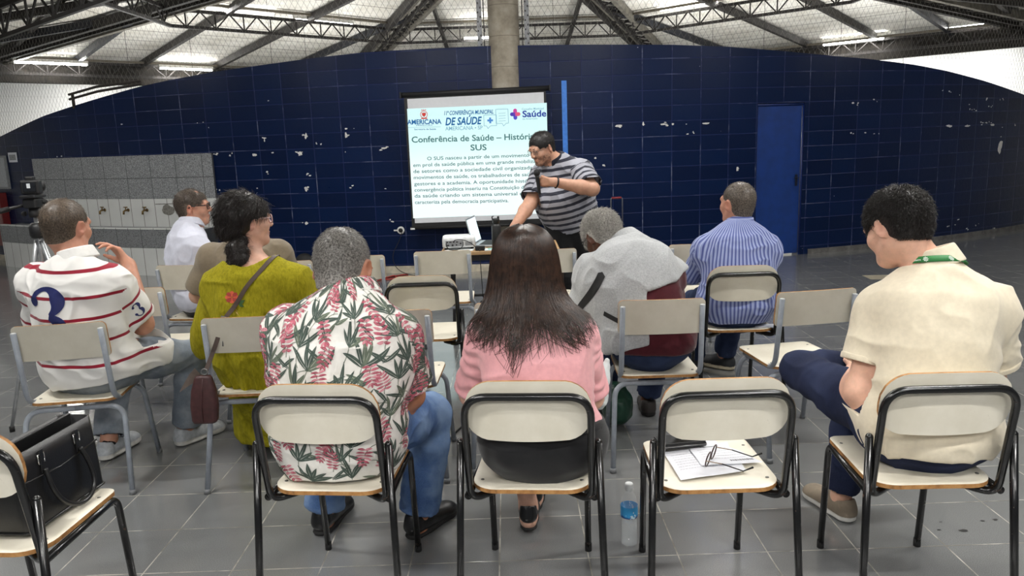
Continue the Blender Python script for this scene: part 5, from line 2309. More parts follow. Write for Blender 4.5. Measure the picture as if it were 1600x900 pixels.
# ---------------------------------------------------------------- woman in pink
def pink_woman():
    P = Person('woman from behind with long brown hair, pink puff sleeve blouse and black trousers',
               (0.085, 2.41, 0.565), (0.062, 2.475, 1.005), (0.045, 2.545, 1.125), (-0.072, 2.50, 0.892), (0.200, 2.50, 0.888),
               hyaw=0, hpitch=-8, bow=0.03, g=0.96, hs=0.98, skin=SK_LIGHT, vox=0.006, female=True, waistw=0.94,
               legs={1: ((0.17, 2.86, 0.50), (0.065, 3.04, 0.085), (0.1, 1, 0)), -1: ((-0.01, 2.86, 0.50), (0.035, 2.845, 0.10), (0.05, 1, 0))},
               arms={1: ((0.262, 2.575, 0.635), (0.19, 2.80, 0.585)), -1: ((-0.152, 2.58, 0.66), (-0.03, 2.80, 0.60))},
               hands={1: dict(d=(-0.7, 0.7, 0), n=(0, 0.1, -1), curl=35), -1: dict(d=(0.7, 0.7, 0), n=(0, 0.1, -1), curl=35)})
    P.body()
    cloth = fabric('pink satin jersey', rgb(214, 156, 160), amt=0.05, rough=0.6, weave=500, bump=0.15)
    def puff(S):
        for sd in (-1, 1):
            a, e = P.S[sd], P.elb[sd]
            S.ell(a + (e - a) * 0.12 + V3(sd * 0.004, 0, 0.008), (0.070, 0.072, 0.070), None, 0.02)
            S.cone(a + (e - a) * 0.3, a + (e - a) * 0.92, 0.064, 0.056, 0.03)
    def gather(p):
        """gathered pleats on the puffed sleeves"""
        out = np.zeros(len(p))
        for sd in (-1, 1):
            a, e = P.S[sd], P.elb[sd]
            d = unit(e - a)
            t = ((p - a) @ d) / np.linalg.norm(e - a)
            r = p - a - np.outer((p - a) @ d, d)
            rad = np.linalg.norm(r, axis=1)
            m = np.exp(-((rad - 0.07) / 0.035) ** 2) * (t > -0.25) * (t < 1.05)
            x = (p[:, 0] - a[0]) * sd
            m = m * np.clip((x + 0.02) / 0.03, 0, 1)
            ph = t * 34 + 2.2 * np.sin(r[:, 1] * 45) + 7 * vnoise(p * 14)
            out += m * 0.0042 * np.sin(ph)
            # seam where the sleeve is set in
            out += -0.006 * np.exp(-((x + 0.012) / 0.006) ** 2) * np.exp(-((rad - 0.06) / 0.06) ** 2) * (t > -0.3) * (t < 0.8)
        return out
    P.shirt(cloth, off=0.012, sleeve=0.93, loose=0.006, hem=V3(0.085, 2.4, 0.595), hem_n=-P.up, wrinkle=0.006, neck_open=0.085, name='blouse', extra_fn=puff, vox=0.005, disp=gather, wscale=11)
    P.trousers(M_BLACKCLOTH, off=0.016, flare=0.012, hem=0.14, wrinkle=0.005, top=0.11)
    belt(P, 0.06, 0.115, 0.021, M_BLACKCLOTH, 'waistband')
    for sd in (-1, 1):
        P.shoe(sd, [M_LEATHER, M_SOLE], length=0.245, width=0.040, heel=0.022)
    long_hair(P)


def long_hair(P):
    """straight hair from the crown over the shoulders, spreading into loose ends"""
    rs = np.random.RandomState(8)
    hs = P.hs
    mat = m_hair('long brown hair', rgb(34, 22, 16), rgb(62, 42, 31), rough=0.33, scale=40)
    c0 = P.head.copy()
    neckz = P.neck[2]
    # envelope of the hair: half width and depth behind the head centre, by height
    top = P.head[2] + 0.130
    prof = np.array([(0.0, 0.012, -0.020), (-0.006, 0.040, -0.050), (-0.016, 0.060, -0.074), (-0.034, 0.081, -0.095), (-0.062, 0.098, -0.110), (-0.105, 0.110, -0.119), (-0.155, 0.117, -0.126),
                     (-0.205, 0.124, -0.136), (-0.25, 0.138, -0.152), (-0.29, 0.160, -0.172), (-0.33, 0.185, -0.188), (-0.40, 0.20, -0.20)])
    zs, wx, yb = top + prof[:, 0], prof[:, 1], prof[:, 2]
    def env(a, z, inset=0.0):
        hw = np.interp(-z, -zs, wx) - inset
        yy = np.interp(-z, -zs, yb) + inset
        c = np.cos(a)
        return np.stack([c0[0] + hw * np.sin(a), c0[1] + np.where(c > 0, yy * c, -0.055 * c * np.minimum(1, hw / 0.08)), z + 0 * a], -1)
    # under-layer: a grooved shell
    na, nz = 140, 44
    A_, Z_ = np.meshgrid(np.linspace(-2.35, 2.35, na), top - 0.004 - np.linspace(0, 1, nz) ** 1.3 * 0.27, indexing='ij')
    shell = env(A_, Z_, 0.006)
    gr = 0.004 * (vnoise(np.stack([A_.ravel() * 24 + 60, Z_.ravel() * 3, A_.ravel() * 0 + 4], 1)) - 0.5).reshape(na, nz)
    shell[..., 0] += gr * np.sin(A_)
    shell[..., 1] -= gr * np.cos(A_)
    p = shell.reshape(-1, 3)
    ii, jj = np.meshgrid(np.arange(na - 1), np.arange(nz - 1), indexing='ij')
    b_ = (ii * nz + jj).ravel()
    q = np.stack([b_, b_ + nz, b_ + nz + 1, b_ + 1], 1)
    crown = P.hp(0, -0.02, 0.115)
    N, SEG = 5200, 18
    P_all = []
    back = [o for o in P.root.children if o.name.startswith(('blouse',))][0]
    bl = BVHTree.FromPolygons([v.co + Vector(P.org) for v in back.data.vertices], [tuple(f.vertices) for f in back.data.polygons])
    for i in range(N):
        # angle round the head: 0 = straight back
        a = rs.uniform(-2.3, 2.3)
        end = rs.choice([0, 0, 0, 1, 2])
        zend = 0.950 - (0.0 if end == 0 else rs.uniform(0.0, 0.085)) * (1.25 - abs(a) / 1.9) + rs.uniform(-0.012, 0.035)
        if abs(a) > 1.1:
            zend += 0.0
        pts = []
        ph = rs.uniform(0, 6.28)
        drift = rs.normal(0, 0.10)
        lift = rs.uniform(0.0005, 0.004)
        for k in range(SEG):
            t = k / (SEG - 1)
            z = top - 0.001 - (top - 0.001 - zend) * t ** 1.6
            aa = a + drift * t + 0.05 * math.sin(ph + 4 * t)
            x = Vector(env(np.array(aa), np.array(z), -lift))
            d = Vector((math.sin(aa), -math.cos(aa), 0.0))
            o = Vector((c0[0], c0[1] - 0.02, z))
            # ends lie on the blouse
            hb = bl.ray_cast(o + d * 0.4, -d, 0.4)
            if hb[0] is not None and (hb[0] - o).dot(d) > (x - o).dot(d) - 0.003:
                x = hb[0] + hb[1] * (0.003 + lift)
            if z < 0.985:
                f = (0.985 - z) / 0.1
                x = x + Vector((math.copysign(1, math.sin(a + 1e-6)) * f * rs.uniform(0.0, 0.006), 0, 0))
                g = bl.find_nearest(x)
                if g[0] is not None:
                    dd = (x - g[0]).dot(g[1])
                    if dd < 0.004 or t > 0.9:
                        x = g[0] + g[1] * (0.004 + lift)
            pts.append(x)
        P_all.append(pts)
    # long loose wisps trailing over both shoulders and down the back
    for i in range(260):
        sd = rs.choice((-1, 1))
        if i < 40:
            x0, z0 = rs.normal(-0.03, 0.012), 0.99
            xe, ze = rs.normal(-0.055, 0.010), rs.uniform(0.80, 0.90)
        elif i < 70:
            x0, z0 = rs.normal(-0.01, 0.03), 0.97
            xe, ze = rs.normal(-0.03, 0.05), rs.uniform(0.84, 0.90)
        else:
            x0, z0 = sd * rs.uniform(0.06, 0.11), 1.0
            xe, ze = sd * rs.uniform(0.13, 0.205), rs.uniform(0.86, 0.93)
        bend = rs.normal(0, 0.03)
        pts = []
        for k in range(SEG):
            t = k / (SEG - 1)
            x = Vector((c0[0] + x0 + (xe - x0) * t ** 1.3 + bend * math.sin(PI * t), c0[1] - 0.10, z0 + (ze - z0) * t))
            h = bl.ray_cast(Vector((x.x, c0[1] - 0.5, x.z)), Vector((0, 1, 0)), 0.8)
            if h[0] is not None:
                x = h[0] + Vector((0, -0.004, 0.001))
            if x.z > 0.955:
                hw = float(np.interp(-x.z, -zs, wx))
                sx = max(-0.98, min(0.98, (x.x - c0[0]) / hw))
                ya = c0[1] + float(np.interp(-x.z, -zs, yb)) * math.sqrt(1 - sx * sx) - 0.004
                x.y = min(x.y, ya)
            pts.append(x)
        P_all.append(pts)
    A = np.array([[tuple(v) for v in s] for s in P_all])
    # smooth each strand a little
    for _ in range(2):
        A[:, 1:-1] = 0.25 * A[:, :-2] + 0.5 * A[:, 1:-1] + 0.25 * A[:, 2:]
    n, m, _ = A.shape
    t = np.gradient(A, axis=1)
    t /= np.linalg.norm(t, axis=2, keepdims=True) + 1e-9
    u = np.cross(t, np.array([0.2, 1, 0.1]))
    u /= np.linalg.norm(u, axis=2, keepdims=True) + 1e-9
    w = np.cross(t, u)
    rr = (np.linspace(1, 0.35, m)[None, :, None]) * rs.uniform(0.0008, 0.0018, (n, 1, 1))
    Vv = np.stack([A + (u * math.cos(2 * PI * k / 3) + w * math.sin(2 * PI * k / 3)) * rr for k in range(3)], 2)
    base = (np.arange(n) * m * 3)[:, None, None]
    i = (np.arange(m - 1) * 3)[None, :, None]
    k = np.arange(3)[None, None, :]
    k2 = (k + 1) % 3
    Q = np.stack([base + i + k, base + i + k2, base + i + 3 + k2, base + i + 3 + k], -1).reshape(-1, 4)
    mesh_np('hair', np.concatenate([p, Vv.reshape(-1, 3)]), np.concatenate([q, Q + len(p)]), mat, P.root, P.org)


pink_woman()


# ---------------------------------------------------------------- man in the cream polo
def cream_man():
    P = Person('man in a cream polo with a green lanyard, looking down with one leg crossed',
               (1.335, 2.39, 0.57), (1.375, 2.465, 1.08), (1.285, 2.545, 1.20), (1.24, 2.51, 0.935), (1.545, 2.44, 0.945),
               hyaw=22, hpitch=-24, hroll=4, bow=0.03, g=1.02, hs=1.0, skin=SK_PALE, vox=0.006,
               legs={-1: ((1.105, 2.87, 0.615), (1.45, 2.84, 0.60), (0.85, 0.2, -0.3)), 1: ((1.33, 2.86, 0.49), (1.285, 2.86, 0.085), (-0.25, 0.97, 0))},
               arms={-1: ((1.148, 2.46, 0.660), (1.238, 2.67, 0.668)), 1: ((1.625, 2.51, 0.635), (1.47, 2.74, 0.65))},
               hands={-1: dict(d=(0.22, 0.96, -0.02), n=(0.55, 0.0, 0.8), curl=40), 1: dict(d=(-0.8, 0.5, 0.0), n=(-0.2, 0, -1), curl=45)})
    P.body()
    cloth = fabric('cream pique', rgb(216, 205, 182), amt=0.04, weave=900, bump=0.3)
    P.shirt(cloth, off=0.016, sleeve=0.66, loose=0.022, hem=V3(1.3, 2.3, 0.50), hem_n=(0, -0.1, -1), wrinkle=0.011, neck_open=0.074, name='polo_shirt', vox=0.0055, wscale=10,
            extra_fn=lambda S: S.cone((1.262, 2.41, 0.60), (1.225, 2.50, 0.605), 0.128, 0.112, 0.04) and S.cone((1.335, 2.36, 0.66), (1.335, 2.345, 0.53), 0.156, 0.168, 0.05, 'u', ((0, 1, 0), 0.76)))
    for sd in (-1, 1):
        rib(P, sd, 0.66, cloth, 0.016, 0.022)
    collar(P, cloth, r=0.070, h=0.040, wide=0.018)
    lanyard(P)
    P.trousers(M_JEAN_DARK, off=0.010, flare=0.018, hem=0.09, wrinkle=0.007, top=0.10)
    taupe = [plain('taupe canvas shoe', rgb(128, 116, 100), 0.85, bump=0.2, bscale=300), M_SOLE_W]
    for sd in (-1, 1):
        P.shoe(sd, taupe, length=0.29, width=0.047)
    P.hair(m_hair('black curly hair', rgb(14, 12, 11), rgb(44, 38, 34), 0.4), grow=0.012, length=0.028, n=9000, rad=0.0011, lift=0.5, curl=0.0045, nape=-0.066, front=0.066)
    return P


def rib(P, sd, sleeve, mat, off, loose):
    """knitted band at a sleeve mouth"""
    a, e = P.S[sd], P.elb[sd]
    d = unit(e - a)
    x = a + (e - a) * sleeve
    g = min(P.g, 1.3)
    r = (0.052 - 0.008 * sleeve) * g + off + loose
    S = Sdf(x - 0.14, x + 0.14, 0.004)
    S.cone(x - d * 0.016, x + d * 0.002, r + 0.0025, r + 0.0015, 0)
    S.plane(x - d * 0.018, -d, 0.002)
    S.plane(x + d * 0.003, d, 0.002)
    S.cone(x - d * 0.1, x + d * 0.1, r - 0.007, r - 0.007, 0.003, 's')
    P.finish(S, 'sleeve_band', mat, 0, keep=40)


def lanyard(P):
    c = P.neck + P.up * 0.020 + P.fwd * 0.026
    d = unit(unit(P.hp(0, -0.02, -0.06) - P.neck) + P.up * 1.5)
    s = P.right
    b = np.cross(d, s)
    mb = MB()
    top, bot, marks = [], [], []
    n = 40
    # the collar's outer face carries the ribbon round the back, its ends drop over the chest
    def pt(a, h):
        r = 0.070 + 0.018 * 1.3 * (1 - (h + 0.028) / 0.058) + 0.0075
        v = c + d * h + (s * math.sin(a) - P.fwd * math.cos(a)) * r
        return Vector(v - P.org)
    for i in range(n + 1):
        a = -1.75 + 3.5 * i / n
        h = 0.004 - 0.018 * (abs(a) / 1.75) ** 2
        top.append(pt(a, h + 0.010))
        bot.append(pt(a, h - 0.010))
    def tail(sd):
        a = pt(sd * 1.75, -0.014)
        tgt = [Vector(P.spine(t) + P.fwd * (0.15 * P.g) + s * sd * w - P.org) for t, w in ((0.75, 0.06), (0.55, 0.04), (0.4, 0.012))]
        return [a] + tgt
    vs = top + bot
    mb.add(vs, [(i, i + 1, n + 2 + i, n + 1 + i) for i in range(n)], 0, True)
    for sd in (-1, 1):
        t = tail(sd)
        w = Vector(s) * 0.009
        for p, q in zip(t, t[1:]):
            mb.add([p - w, p + w, q + w, q - w], [(0, 1, 2, 3)], 0)
    o = mb.build('lanyard', plain('green ribbon', rgb(38, 116, 56), 0.6, nscale=300), P.root)
    o['label'] = 'green neck lanyard with small white emblems'
    sol = o.modifiers.new('t', 'SOLIDIFY')
    sol.thickness = 0.0012
    # small white emblems: a flower-like cross of petals and strokes standing for the lettering
    m2 = MB()
    def mark(a0, rows):
        for (du, dv, w, h) in rows:
            q = []
            for x, y in ((-w, -h), (w, -h), (w, h), (-w, h)):
                a = a0 + (du + x) / 0.09
                hh = 0.004 - 0.018 * (abs(a) / 1.75) ** 2 + dv + y
                v = pt(a, hh)
                ax = Vector(c + d * hh - P.org)
                q.append(v + (v - ax).normalized() * 0.0016)
            m2.add(q, [(0, 1, 2, 3)])
    cross = [(x * 0.0042, y * 0.0042, 0.0015, 0.0015) for x in (-1, 0, 1) for y in (-1, 0, 1)] + [(0, 0.0075, 0.001, 0.001), (0, -0.0075, 0.001, 0.001), (0.0075, 0, 0.001, 0.001), (-0.0075, 0, 0.001, 0.001)]
    for a0 in (-0.48, 0.36):
        mark(a0, cross)
    o2 = m2.build('emblem', plain('white print', rgb(226, 232, 226), 0.6), o)
    def word(txt, a0, h):
        cu = bpy.data.curves.new('lettering', 'FONT')
        cu.body = txt
        cu.offset = 0.01
        ob = bpy.data.objects.new('lettering', cu)
        COL.objects.link(ob)
        bpy.context.view_layer.update()
        me = bpy.data.meshes.new_from_object(ob)
        bpy.data.objects.remove(ob)
        xs = [v.co.x for v in me.vertices]
        mid = (min(xs) + max(xs)) / 2
        for v in me.vertices:
            a = a0 + (v.co.x - mid) * h / 0.7 / 0.09
            hh = 0.004 - 0.018 * (abs(a) / 1.75) ** 2 + v.co.y * h / 0.7 - h / 2
            q = pt(a, hh)
            ax = Vector(c + d * hh - P.org)
            v.co = q + (q - ax).normalized() * 0.0016
        me.materials.clear()
        me.materials.append(o2.data.materials[0])
        link(bpy.data.objects.new('lettering', me), o)
    word('Cosems', -0.80, 0.006)
    word('Cosems', 0.70, 0.006)


cream_man()


def stripe_coord(P, sleeve_off=0.0, sleeve_len=None):
    """height along the spine on the trunk, distance along the arm on the sleeves"""
    def fn(p):
        u = (p - P.pel) @ P.up
        for sd in (-1, 1):
            a, e = P.S[sd], P.elb[sd]
            L = np.linalg.norm(e - a)
            d = (e - a) / L
            t = (p - a) @ d
            r = np.linalg.norm(p - a - np.outer(t, d), axis=1)
            side = (p - a) @ P.right * sd
            on = (r < 0.105 * max(1, P.g * 0.95)) & (t > 0.015) & (side > -0.035 + 0.0 * t)
            u = np.where(on, 5.0 + t + sleeve_off, u)
        return {'st': u}
    return fn


def line_mat(name, base, line, trunk, sleeves, w=0.0075):
    """cloth with thin woven lines at given heights (trunk) and sleeve distances"""
    k = NT(name)
    st = k.attr('st')
    m = 0.0
    for h in trunk + [5 + s for s in sleeves]:
        q = k.step(k.math('ABSOLUTE', k.math('SUBTRACT', st, h)), w * 0.62, w * 0.5)
        m = q if isinstance(m, float) else k.math('MAXIMUM', m, q)
    co = k.coord()
    n = k.noise(co, 40, 3)
    c = k.mix(n, tuple(x * 0.95 for x in base[:3]) + (1,), base)
    k.color(k.mix(m, c, line))
    k.rough(0.85)
    k.b.inputs['Specular IOR Level'].default_value = 0.25
    k.b.inputs['Sheen Weight'].default_value = 0.15
    k.bump(k.noise(co, 800, 2), 0.25, 0.002)
    return k.m


def band_mat(name, a, b, period, duty, phase=0.0, thin=None):
    """cloth woven in two-tone bands of the stripe coordinate"""
    k = NT(name)
    st = k.attr('st')
    f = k.math('FRACT', k.math('ADD', k.math('DIVIDE', k.math('ADD', st, 10.0), period), phase))
    e = 0.04
    m = k.math('MULTIPLY', k.step(f, 0.0, e), k.step(f, duty + e, duty))
    c = k.mix(m, a, b)
    if thin is not None:
        f2 = k.math('ABSOLUTE', k.math('SUBTRACT', f, duty + (1 - duty) / 2))
        c = k.mix(k.step(f2, 0.07, 0.05), c, thin)
    co = k.coord()
    k.color(k.mix(k.math('MULTIPLY', k.noise(co, 90, 3), 0.15), c, tuple(x * 0.6 for x in a[:3]) + (1,)))
    k.rough(0.85)
    k.b.inputs['Specular IOR Level'].default_value = 0.25
    k.b.inputs['Sheen Weight'].default_value = 0.15
    k.bump(k.noise(co, 800, 2), 0.25, 0.002)
    return k.m


def decal(P, target, polys, origin, right, up, mat, name, reach=0.5, lift=0.002, sub=0.012):
    """flat printed shapes laid onto a garment: polys are lists of (x, y) in metres on the plane origin/right/up"""
    bvh = BVHTree.FromPolygons([v.co.copy() for v in target.data.vertices], [tuple(p.vertices) for p in target.data.polygons])
    o, r, u = Vector(origin) - Vector(P.org), Vector(right).normalized(), Vector(up).normalized()
    n = r.cross(u)                 # towards the viewer of the print
    bm = bmesh.new()
    for poly in polys:
        vs = [bm.verts.new((x, y, 0)) for x, y in poly]
        try:
            bm.faces.new(vs)
        except ValueError:
            pass
    bmesh.ops.triangulate(bm, faces=list(bm.faces))
    for _ in range(5):
        long_ = [e for e in bm.edges if e.calc_length() > sub]
        if not long_:
            break
        bmesh.ops.subdivide_edges(bm, edges=long_, cuts=1)
        bmesh.ops.triangulate(bm, faces=[f for f in bm.faces if len(f.verts) > 3])
    bad = []
    for v in bm.verts:
        p = o + r * v.co.x + u * v.co.y
        h = bvh.ray_cast(p + n * reach * 0.5, -n, reach)
        if h[0] is None:
            bad.append(v)
        else:
            v.co = h[0] + n * lift
    if bad:
        bmesh.ops.delete(bm, geom=bad, context='VERTS')
    me = bpy.data.meshes.new(name)
    bm.to_mesh(me)
    bm.free()
    me.materials.append(mat)
    smooth(me)
    return link(bpy.data.objects.new(name, me), target)


def glyph_polys(txt, h, bold=0.0, cx=True):
    cu = bpy.data.curves.new('lettering', 'FONT')
    cu.body = txt
    cu.offset = bold
    cu.resolution_u = 6
    ob = bpy.data.objects.new('lettering', cu)
    COL.objects.link(ob)
    bpy.context.view_layer.update()
    me = bpy.data.meshes.new_from_object(ob)
    bpy.data.objects.remove(ob)
    xs = [v.co.x for v in me.vertices]
    ys = [v.co.y for v in me.vertices]
    s = h / (max(ys) - min(ys))
    mx, my = (min(xs) + max(xs)) / 2, (min(ys) + max(ys)) / 2
    out = [[((me.vertices[i].co.x - mx) * s, (me.vertices[i].co.y - my) * s) for i in p.vertices] for p in me.polygons]
    bpy.data.meshes.remove(me)
    return out


def three_polys(h, w, t):
    """a heavy club-shirt figure 3 built from two bowls with a flat-cut foot"""
    polys = []
    def arc(cx, cy, rx, ry, a0, a1, th, n=26):
        def wob(deg):
            return th * (0.34 + 0.66 * max(0.0, math.cos(R(deg - 10))) ** 0.8) if abs(deg) < 100 else th * 0.40
        for i in range(n):
            d0, d1 = a0 + (a1 - a0) * i / n, a0 + (a1 - a0) * (i + 1) / n
            p, q = R(d0), R(d1)
            u, v = wob(d0), wob(d1)
            polys.append([(cx + (rx - u) * math.cos(p), cy + (ry - u * 0.7) * math.sin(p)), (cx + rx * math.cos(p), cy + ry * math.sin(p)),
                          (cx + rx * math.cos(q), cy + ry * math.sin(q)), (cx + (rx - v) * math.cos(q), cy + (ry - v * 0.7) * math.sin(q))])
    def dot(x, y, r):
        polys.append([(x + r * math.cos(2 * PI * i / 12), y + r * math.sin(2 * PI * i / 12)) for i in range(12)])
    arc(0, h * 0.25, w * 0.46, h * 0.25, -80, 168, t)
    arc(0, -h * 0.22, w * 0.54, h * 0.28, -168, 82, t)
    dot(-w * 0.37, h * 0.26, t * 0.36)
    dot(-w * 0.44, -h * 0.26, t * 0.38)
    return polys


# ---------------------------------------------------------------- man with the number on his shirt
def number_man():
    P = Person('man in a white polo with red lines and navy number, hand by his chin',
               (-2.00, 3.55, 0.565), (-1.995, 3.495, 1.058), (-2.045, 3.56, 1.205), (-2.205, 3.55, 0.955), (-1.845, 3.515, 0.94),
               hyaw=-12, hpitch=-4, bow=0.04, g=1.10, hs=1.06, skin=SK_PINK, vox=0.0065,
               legs={1: ((-1.66, 3.88, 0.49), (-1.755, 3.90, 0.085), (0.52, 0.85, 0)), -1: ((-2.10, 3.95, 0.485), (-2.085, 3.735, 0.09), (0.12, 1, 0))},
               arms={1: ((-1.79, 3.64, 0.715), (-1.90, 3.80, 0.985)), -1: ((-2.265, 3.64, 0.70), (-2.08, 3.86, 0.62))},
               hands={1: dict(d=(-0.55, 0.0, 0.85), n=(-0.5, -0.6, -0.3), curl=32, curls=[18, 30, 40, 48], thumb=30), -1: dict(d=(0.8, 0.6, 0), n=(0, 0, -1), curl=35)})
    P.body()
    L = [0.045, 0.155, 0.265, 0.36, 0.468]
    cloth = line_mat('white jersey with red lines', rgb(232, 230, 226), rgb(140, 22, 44), L, [0.085, 0.185], 0.0125)
    sh = P.shirt(cloth, off=0.016, sleeve=0.80, loose=0.022, hem=V3(-2.0, 3.5, 0.478), hem_n=(0.12, 0, -1), wrinkle=0.010, neck_open=0.074, name='polo_shirt', vox=0.0055, attr_fn=stripe_coord(P),
                 extra_fn=lambda S: (S.cone((-2.0, 3.51, 0.64), (-1.99, 3.50, 0.50), 0.165, 0.172, 0.05, 'u', ((0, 1, 0), 0.72)),
                                     S.cone((-1.90, 3.58, 0.567), (-1.81, 3.67, 0.560), 0.136, 0.132, 0.05)))
    white = fabric('white jersey', rgb(232, 230, 226), amt=0.03)
    collar(P, white, r=0.070, h=0.032, wide=0.018)
    navy = plain('printed navy', rgb(28, 36, 92), 0.7)
    decal(P, sh, three_polys(0.27, 0.185, 0.066), (-2.062, 3.3, 0.825), (1, 0.05, 0.02), (0.04, 0, 1), navy, 'shirt_number', reach=1.2)
    a, e = P.S[1], P.elb[1]
    d = unit(e - a)
    m = a + d * 0.135
    rt = unit(V3(0.75, -0.66, 0) - d * (V3(0.75, -0.66, 0) @ d))
    bt = np.cross(rt, d)
    decal(P, sh, three_polys(0.07, 0.046, 0.017), m + rt * 0.05, -bt if bt @ V3(1, 0.5, 0) < 0 else bt, -d, navy, 'sleeve_number', reach=0.24, sub=0.008)
    P.trousers(M_JEAN_GREY, off=0.008, flare=0.026, hem=0.085, wrinkle=0.007, top=0.08)
    silver = [plain('silver grey trainer leather', rgb(172, 176, 180), 0.45, nscale=45, noise_amt=0.16), M_SOLE_W]
    for sd in (-1, 1):
        s = P.shoe(sd, silver, length=0.30, width=0.050, sole=0.032)
        trainer_trim(P, sd, s)
        sock(P, sd)
    P.hair(m_hair('greying brown hair', rgb(52, 42, 34), rgb(108, 94, 80)), grow=0.005, length=0.019, n=5200, rad=0.0008, lift=0.35, nape=-0.070)
    return P


def trainer_trim(P, sd, shoe):
    """laces and tongue on a trainer"""
    a, t = P.ank[sd], unit(P.toe[sd])
    base = V3(a[0], a[1], a[2] - 0.085)
    sid = unit(np.cross(t, V3(0, 0, 1)))
    q = lambda x, y, z: Vector(base + sid * x + t * y + V3(0, 0, z) - P.org)
    bvh = BVHTree.FromPolygons([v.co.copy() for v in shoe.data.vertices], [tuple(p.vertices) for p in shoe.data.polygons])
    mb = MB()
    for i in range(5):
        y = 0.035 + 0.022 * i
        pts = []
        for k in range(7):
            x = -0.026 + 0.052 * k / 6
            o = q(x, y + 0.006 * (1 if k % 2 else -1) * 0.3, 0.2)
            h = bvh.ray_cast(o, Vector((0, 0, -1)), 0.3)
            if h[0] is not None:
                pts.append(h[0] + Vector((0, 0, 0.003)))
        if len(pts) > 2:
            mb.tube(pts, 0.0032, 6)
    mb.build('laces', plain('white laces', rgb(214, 214, 212), 0.8), shoe)


def sock(P, sd, mat=None):
    a, k = P.ank[sd], P.knee[sd]
    d = unit(k - a)
    S = Sdf(a - 0.16, a + 0.22, 0.005)
    S.cone(a - d * 0.02, a + d * 0.09, 0.041, 0.043, 0)
    S.plane(a + d * 0.075, d, 0.002)
    P.finish(S, 'sock', mat or M_BLACKCLOTH, 0.002, 30)


number_man()


